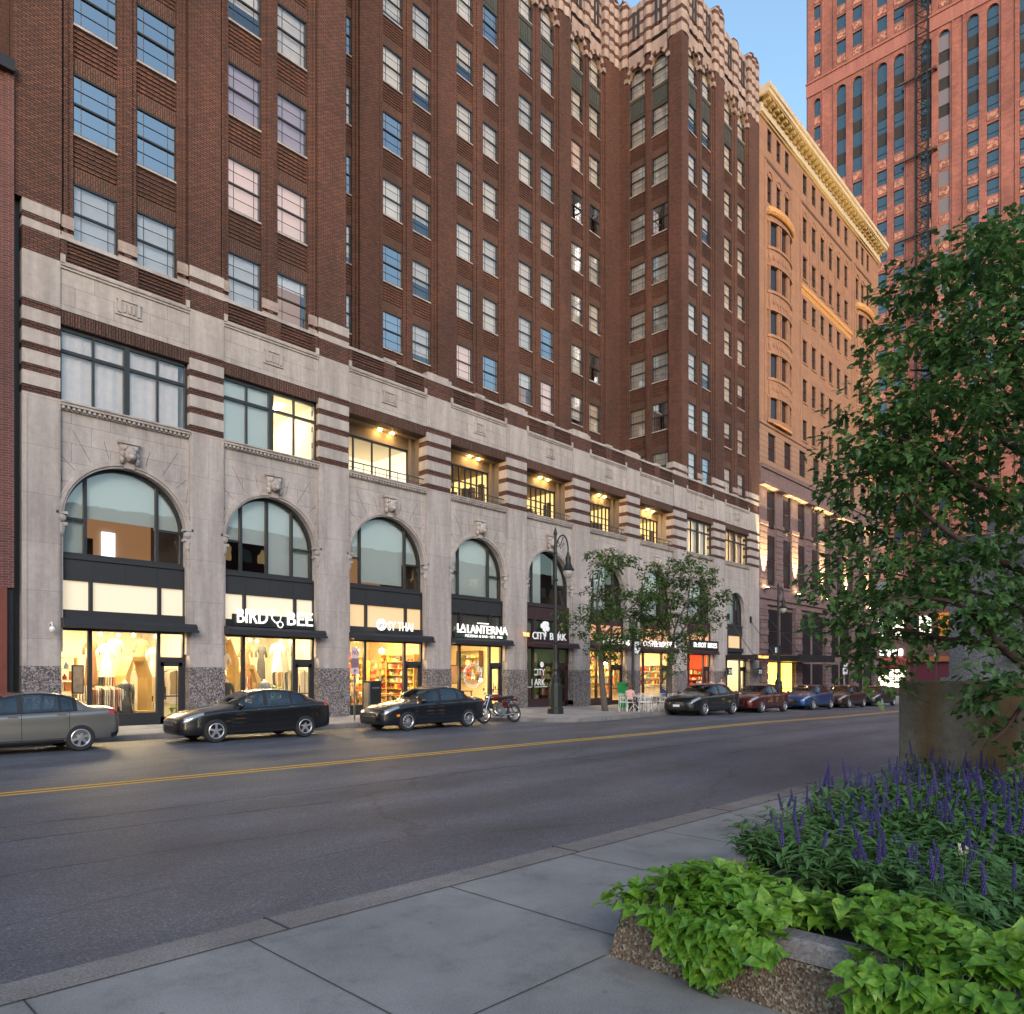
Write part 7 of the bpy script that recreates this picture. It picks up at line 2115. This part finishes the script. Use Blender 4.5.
CL = [(1012,235,8.5,34,28),(1000,265,8.3,38,30),(965,275,8.2,34,24),(945,262,8.3,22,14),(930,330,8.3,32,20),(968,330,8.2,42,30),(1015,320,8.1,45,40),(905,300,8.4,12,9),(905,355,8.4,24,16),(940,385,8.4,46,26),(990,390,7.8,50,34),(885,405,8.6,32,22),(915,430,8.5,45,24),(960,445,8,52,28),(862,440,8.6,26,16),(855,470,8.4,30,20),(900,478,8.5,42,20),(1012,450,8.3,45,36),(838,480,8.6,16,14),(880,510,8.7,38,18),(868,545,8.7,36,18),(910,560,8.5,34,18),(925,520,8.6,26,12),(955,570,8,36,20),(855,585,8.5,34,18),(846,610,8.6,22,18),(870,625,8.4,32,20),(850,650,8.7,18,22),(862,668,8.7,9,14),(905,610,8.2,38,18),(960,598,7.6,34,14),(1010,560,7.6,34,36),(1018,620,7.5,26,26),(992,672,7.3,22,12),(1014,695,7.2,18,22),(1020,735,7.2,9,12),(975,640,7.8,18,10),(1090,400,8.5,70,130),(1100,600,8.5,60,100),(1080,240,8.5,60,60),(1000,505,8.4,36,22),(955,500,8.3,30,16),(1018,385,8.4,30,30)]
vs, fs = [], []
for (px, py, dep, rx, ry) in CL:
    if px < 872: px += 16
    sc = dep/730; n = int(45+rx*ry*.38)
    n = min(n, 1100)
    clump(vs, fs, L2(px, py, dep), (rx*sc, min(rx*sc*1.6, 1.1), ry*sc), n, .125, .075, MAPLE, .4, droop=.7)
g = MB(); g.add(vs, fs); g.build('crown', M['leaf_near'], s)
# ------------------------------------------------------------------ planter, block and monument
PX0, PX1, PY0, PY1 = 3.66, 10.4, -3.5, 2.64
def frustum(g, x0, x1, y0, y1, z0, z1, t0, t1, mi=0, thick=.16):
    o0 = [(x0+t0,y0+t0,z0),(x1-t0,y0+t0,z0),(x1-t0,y1-t0,z0),(x0+t0,y1-t0,z0)]
    o1 = [(x0+t1,y0+t1,z1),(x1-t1,y0+t1,z1),(x1-t1,y1-t1,z1),(x0+t1,y1-t1,z1)]
    i1 = [(x0+t1+thick,y0+t1+thick,z1),(x1-t1-thick,y0+t1+thick,z1),(x1-t1-thick,y1-t1-thick,z1),(x0+t1+thick,y1-t1-thick,z1)]
    i0 = [(p[0],p[1],z0) for p in i1]
    vs = o0+o1+i1+i0; fs = []
    for k in range(4):
        j = (k+1)%4; fs += [(k,j,4+j,4+k),(4+k,4+j,8+j,8+k),(8+k,8+j,12+j,12+k),(12+k,12+j,j,k)]
    g.add(vs, fs, mi)
s = thing('planter', 'low battered planter of exposed aggregate with smooth concrete rim, beside the kerb', 'planter', (3.66,-.4,.145))
g = MB(); frustum(g, PX0, PX1, PY0, PY1, .13, .405, 0, .055); g.build('wall', M['agg'], s, world=True)
g = MB(); frustum(g, PX0, PX1, PY0, PY1, .412, .50, .05, .062); frustum(g, PX0, PX1, PY0, PY1, .4985, .515, .062, .085, thick=.13); frustum(g, PX0, PX1, PY0, PY1, .40, .414, .08, .08, 0, .1); o = g.build('rim', M['curb'], s, world=True)
g = MB(); g.box(PX0+.2, PX1-.2, PY0+.2, PY1-.2, .2, .45); g.build('soil', plain('dark_soil', (.025,.018,.012), 1), s, world=True)
s = thing('concrete_block', 'massive stained concrete plinth rising behind the flower bed', 'plinth', (10.6,-1.0,.1))
g = MB(); g.box(10.6, 15.5, -3.0, 2.92, .05, 1.79); o = g.build('plinth', M['blockcon'], s, world=True); bevel(o, .03, 3)
s = thing('monument_shaft', 'grey speckled granite shaft standing on the concrete plinth', 'monument', (11.1,-.5,1.8))
g = MB(); g.box(11.0, 14.2, -2.6, 2.52, 1.793, 1.84); g.box(11.1, 14.1, -2.5, 2.44, 1.84, 3.7); g.box(11.05,14.15,-2.55,2.49,3.5,3.62); o = g.build('shaft', M['granite_grey'], s, world=True)
# ------------------------------------------------------------------ salvia: five plants copied over the bed
random.seed(77)
def salvia_master(k, spikes, white=False):
    s = thing('salvia_plant', '', 'flowering plant', (0,0,0), 0, 'violet salvia plants filling the bed')
    vs, fs = [], []
    for st in range(15):
        a = U(0,2*PI); r = U(.02,.17); h = U(.13,.29); tip = Vector((r*math.cos(a), r*math.sin(a), h))
        for q in range(7):
            t = (q+1)/7; p = Vector((tip.x*t, tip.y*t, h*t)); aa = a+q*2.4+U(-.4,.4); d = Vector((math.cos(aa), math.sin(aa), U(-.1,.55)))
            leaf(vs, fs, p, d, Vector((0,0,1)), U(.075,.125), U(.028,.042), LANCE, .25, .4)
    g = MB(); g.add(vs, fs); g.build('foliage', M['leaf_salvia'], s, smooth=True)
    for j in range(spikes):
        a = U(0,2*PI); r = U(.02,.15); h0 = .22; h1 = U(.27,.40); tx, ty = r*math.cos(a), r*math.sin(a); lx, ly = U(-.04,.04), U(-.04,.04)
        g = MB(); g.tube([(tx*.6,ty*.6,0),(tx,ty,h0),(tx+lx,ty+ly,h1)], .0028, 4, mi=1)
        zz = h0+.03
        while zz < h1:
            f = (zz-h0)/(h1-h0); cx_, cy_ = tx+lx*f, ty+ly*f; rr = .0095*(1-.5*f)
            for q in range(5):
                aa = q*2*PI/5+zz*40; g.ball((cx_+rr*math.cos(aa), cy_+rr*math.sin(aa), zz+U(-.003,.003)), (rr*.62,rr*.62,.0075), 4)
            zz += .0145
        g.build('flower_spike', [M['whiteflower'] if white else M['salvia'], M['stem']], s)
    return s
SM = [salvia_master(k, sp_) for k, sp_ in enumerate((0,2,3,4,2,3))]
used = set(); spots = []
x = 3.95
while x < 10.35:
    y = 2.52
    while y > -.3:
        xx, yy = x+U(-.08,.08), y+U(-.07,.07)
        if (yy < .1455*xx-.45): break
        front = xx < 4.55+.25*math.sin(yy*5) 
        if not front and not (xx < 5.1 and yy > 1.9): spots.append((xx, yy))
        y -= .235
    x += .25
for (xx, yy) in spots:
    if xx > 10.3: continue
    k = random.choices(range(6), (3,3,3,2,3,2))[0]
    if xx < 6 and random.random() < .35: k = 0
    sc = U(.85,1.15); hgt = sc*(1+.10*math.sin(xx*1.7+yy)); loc = (xx, yy, .44)
    if k in used: o = dup(SM[k], loc, U(0,2*PI))
    else: used.add(k); o = SM[k]; o.location = loc
    o.scale = (sc*1.1, sc*1.1, hgt*(1.28 if yy > 1.6 or xx > 6 else 1.12))
    o['label'] = ('salvia plant in the violet flower bed with no open spike' if k == 0 else 'dark green salvia plant with violet flower spikes in the raised bed')
w_ = salvia_master(9, 2, True); w_.location = (4.95, 1.0, .47); w_.scale = (1.1,1.1,1.45); w_['label'] = 'salvia with two cream-white flower spikes at the right of the bed'
for k in range(6):
    if k not in used: bpy.data.objects.remove(SM[k])
# ------------------------------------------------------------------ lime vine spilling over the edge
random.seed(99)
vs, fs = [], []; stems = MB()
LOBED = [(0,0),(.03,.30),(.20,.50),(.36,.36),(.52,.30),(.78,.13),(1,0)]
def vleaf(p, out, L):
    d = (out+rdir()*.7); d.z = d.z*.5+U(-.25,.25)
    L *= .88
    leaf(vs, fs, p, d, (Vector((0,0,1))+out*.55+rdir()*.35).normalized(), L*1.05, L*U(.75,1.0), random.choice((HEART,LOBED,LOBED)), U(.1,.4), U(.15,.6))
ox, oy = 3.7, 1.0
def L3(x, y, z): return Vector((x-ox, y-oy, z-.45))
for k in range(3700):       # cushion on top of the soil
    y = U(-.5, 2.47); x = 3.64+U(0,1)**1.1*(.95+.22*math.sin(y*6))
    if y > 2.25 and random.random() < .6: x = U(3.6, 4.9); y = U(2.2, 2.45)
    hgt = .50+.14*math.sin(min(1,max(0,(x-3.5)/.9))*PI)+.05*math.sin(7*y+3*x)+U(-.10,.07)
    if 1.22 < y < 1.56 and x < 3.95: continue
    vleaf(L3(x, y, hgt), Vector((-.6+U(-.4,.6), U(-.6,.6), .35)), random.choice((U(.035,.07),U(.06,.10),U(.09,.135))))
for k in range(1450):       # draping over the face
    if k < 470: y = random.gauss(1.93, .17); low = .22+.6*abs(y-1.93)
    else: y = U(-.5, 1.2); low = .16
    z = low+(.56-low)*U(0,1)**.8
    if z < low: continue
    x = 3.66-.02-.10*random.random()*(1-(.56-z))-.03
    vleaf(L3(x, y, z), Vector((-1, U(-.5,.5), -.35)), random.choice((U(.035,.07),U(.06,.10),U(.09,.13))))
for (y0, y1, x1, z1) in ((2.35,2.56,3.60,.58),(2.3,2.60,3.56,.52)):     # trailing shoot at the far corner
    pts = [L3(3.75,y0,.55)]+[L3(3.75+(x1-3.75)*t, y0+(y1-y0)*t, .55+.05*math.sin(3*t)+(z1-.55)*t) for t in (.3,.6,.85,1)]
    stems.tube(pts, .004, 5)
    for k in range(34): t = U(.1,1); a = pts[0].lerp(pts[-1], t); vleaf(a+rdir()*.05, Vector((-.4,.5,.2)), U(.035,.08))
for k in range(60):
    y = U(-.4,2.4); 
    if 1.2 < y < 1.58: continue
    stems.tube([L3(3.8+U(0,.4),y,.5), L3(3.66,y+U(-.1,.1),.56), L3(3.58,y+U(-.15,.15),.36)], .004, 4)
g = MB(); g.add(vs, fs); g.mi = 1; b_ = len(g.v); g.v += stems.v; g.f += [tuple(i+b_ for i in f) for f in stems.f]; g.m += [1]*len(stems.f)
o = g.build('trailing_vine', [M['leaf_lime'], M['stem']], smooth=True); o.location = (ox, oy, .45)
tag(o, 'lime green trailing vine spilling over the planter edge', 'vine', kind='stuff')
vs, fs = [], []
for k in range(26): leaf(vs, fs, Vector((U(-.05,.05),U(-.1,.1),.0)), Vector((U(-.6,.2),U(-1,1),U(.1,.5))), Vector((0,0,1)), U(.04,.08), .03, LANCE)
g = MB(); g.add(vs, fs); o = g.build('weed', M['leaf_salvia']); o.location = (3.62, 1.95, .15); tag(o, 'small dark weed growing at the foot of the planter', 'weed')
# ------------------------------------------------------------------ unseen blocks added behind the camera, reflected in car paint and glass
def reflection_block(label, x0, x1, y0, y1, h, mat, ax):
    s = thing('added_reflection_block', label, 'building', ((x0+x1)/2, (y0+y1)/2, 0))
    g = MB(); g.box(x0, x1, y0, y1, -1, h); g.build('wall', mat, s, world=True)
    g = MB(); l = MB()
    for fl in range(int(h/3.6)):
        z = 1+fl*3.6; n = int((x1-x0)/3) if ax == 'y' else int((y1-y0)/3)
        for k in range(n):
            t = l if random.random() < .25 else g
            if ax == 'y': a = x0+1+k*3; t.box(a, a+1.6, y1, y1+.03, z, z+2)
            else: a = y0+1+k*3; t.box(x1, x1+.03, a, a+1.6, z, z+2)
    g.build('dark_windows', M['darkwin'], s, world=True)['kind'] = 'stuff'
    l.build('lit_windows', M['lit_room'], s, world=True)['kind'] = 'stuff'
reflection_block('low dark brick block added unseen behind the camera for reflections', -70, 5, -62, -48, 19, M['brownbrick2'], 'y')
reflection_block('taller red brick block added unseen behind the camera to the right for reflections', 12, 260, -70, -52, 24, M['redbrick'], 'y')
reflection_block('long mauve block added out of view on the left for reflections', -96, -80, -40, 60, 16, M['brownbrick2'], 'x')
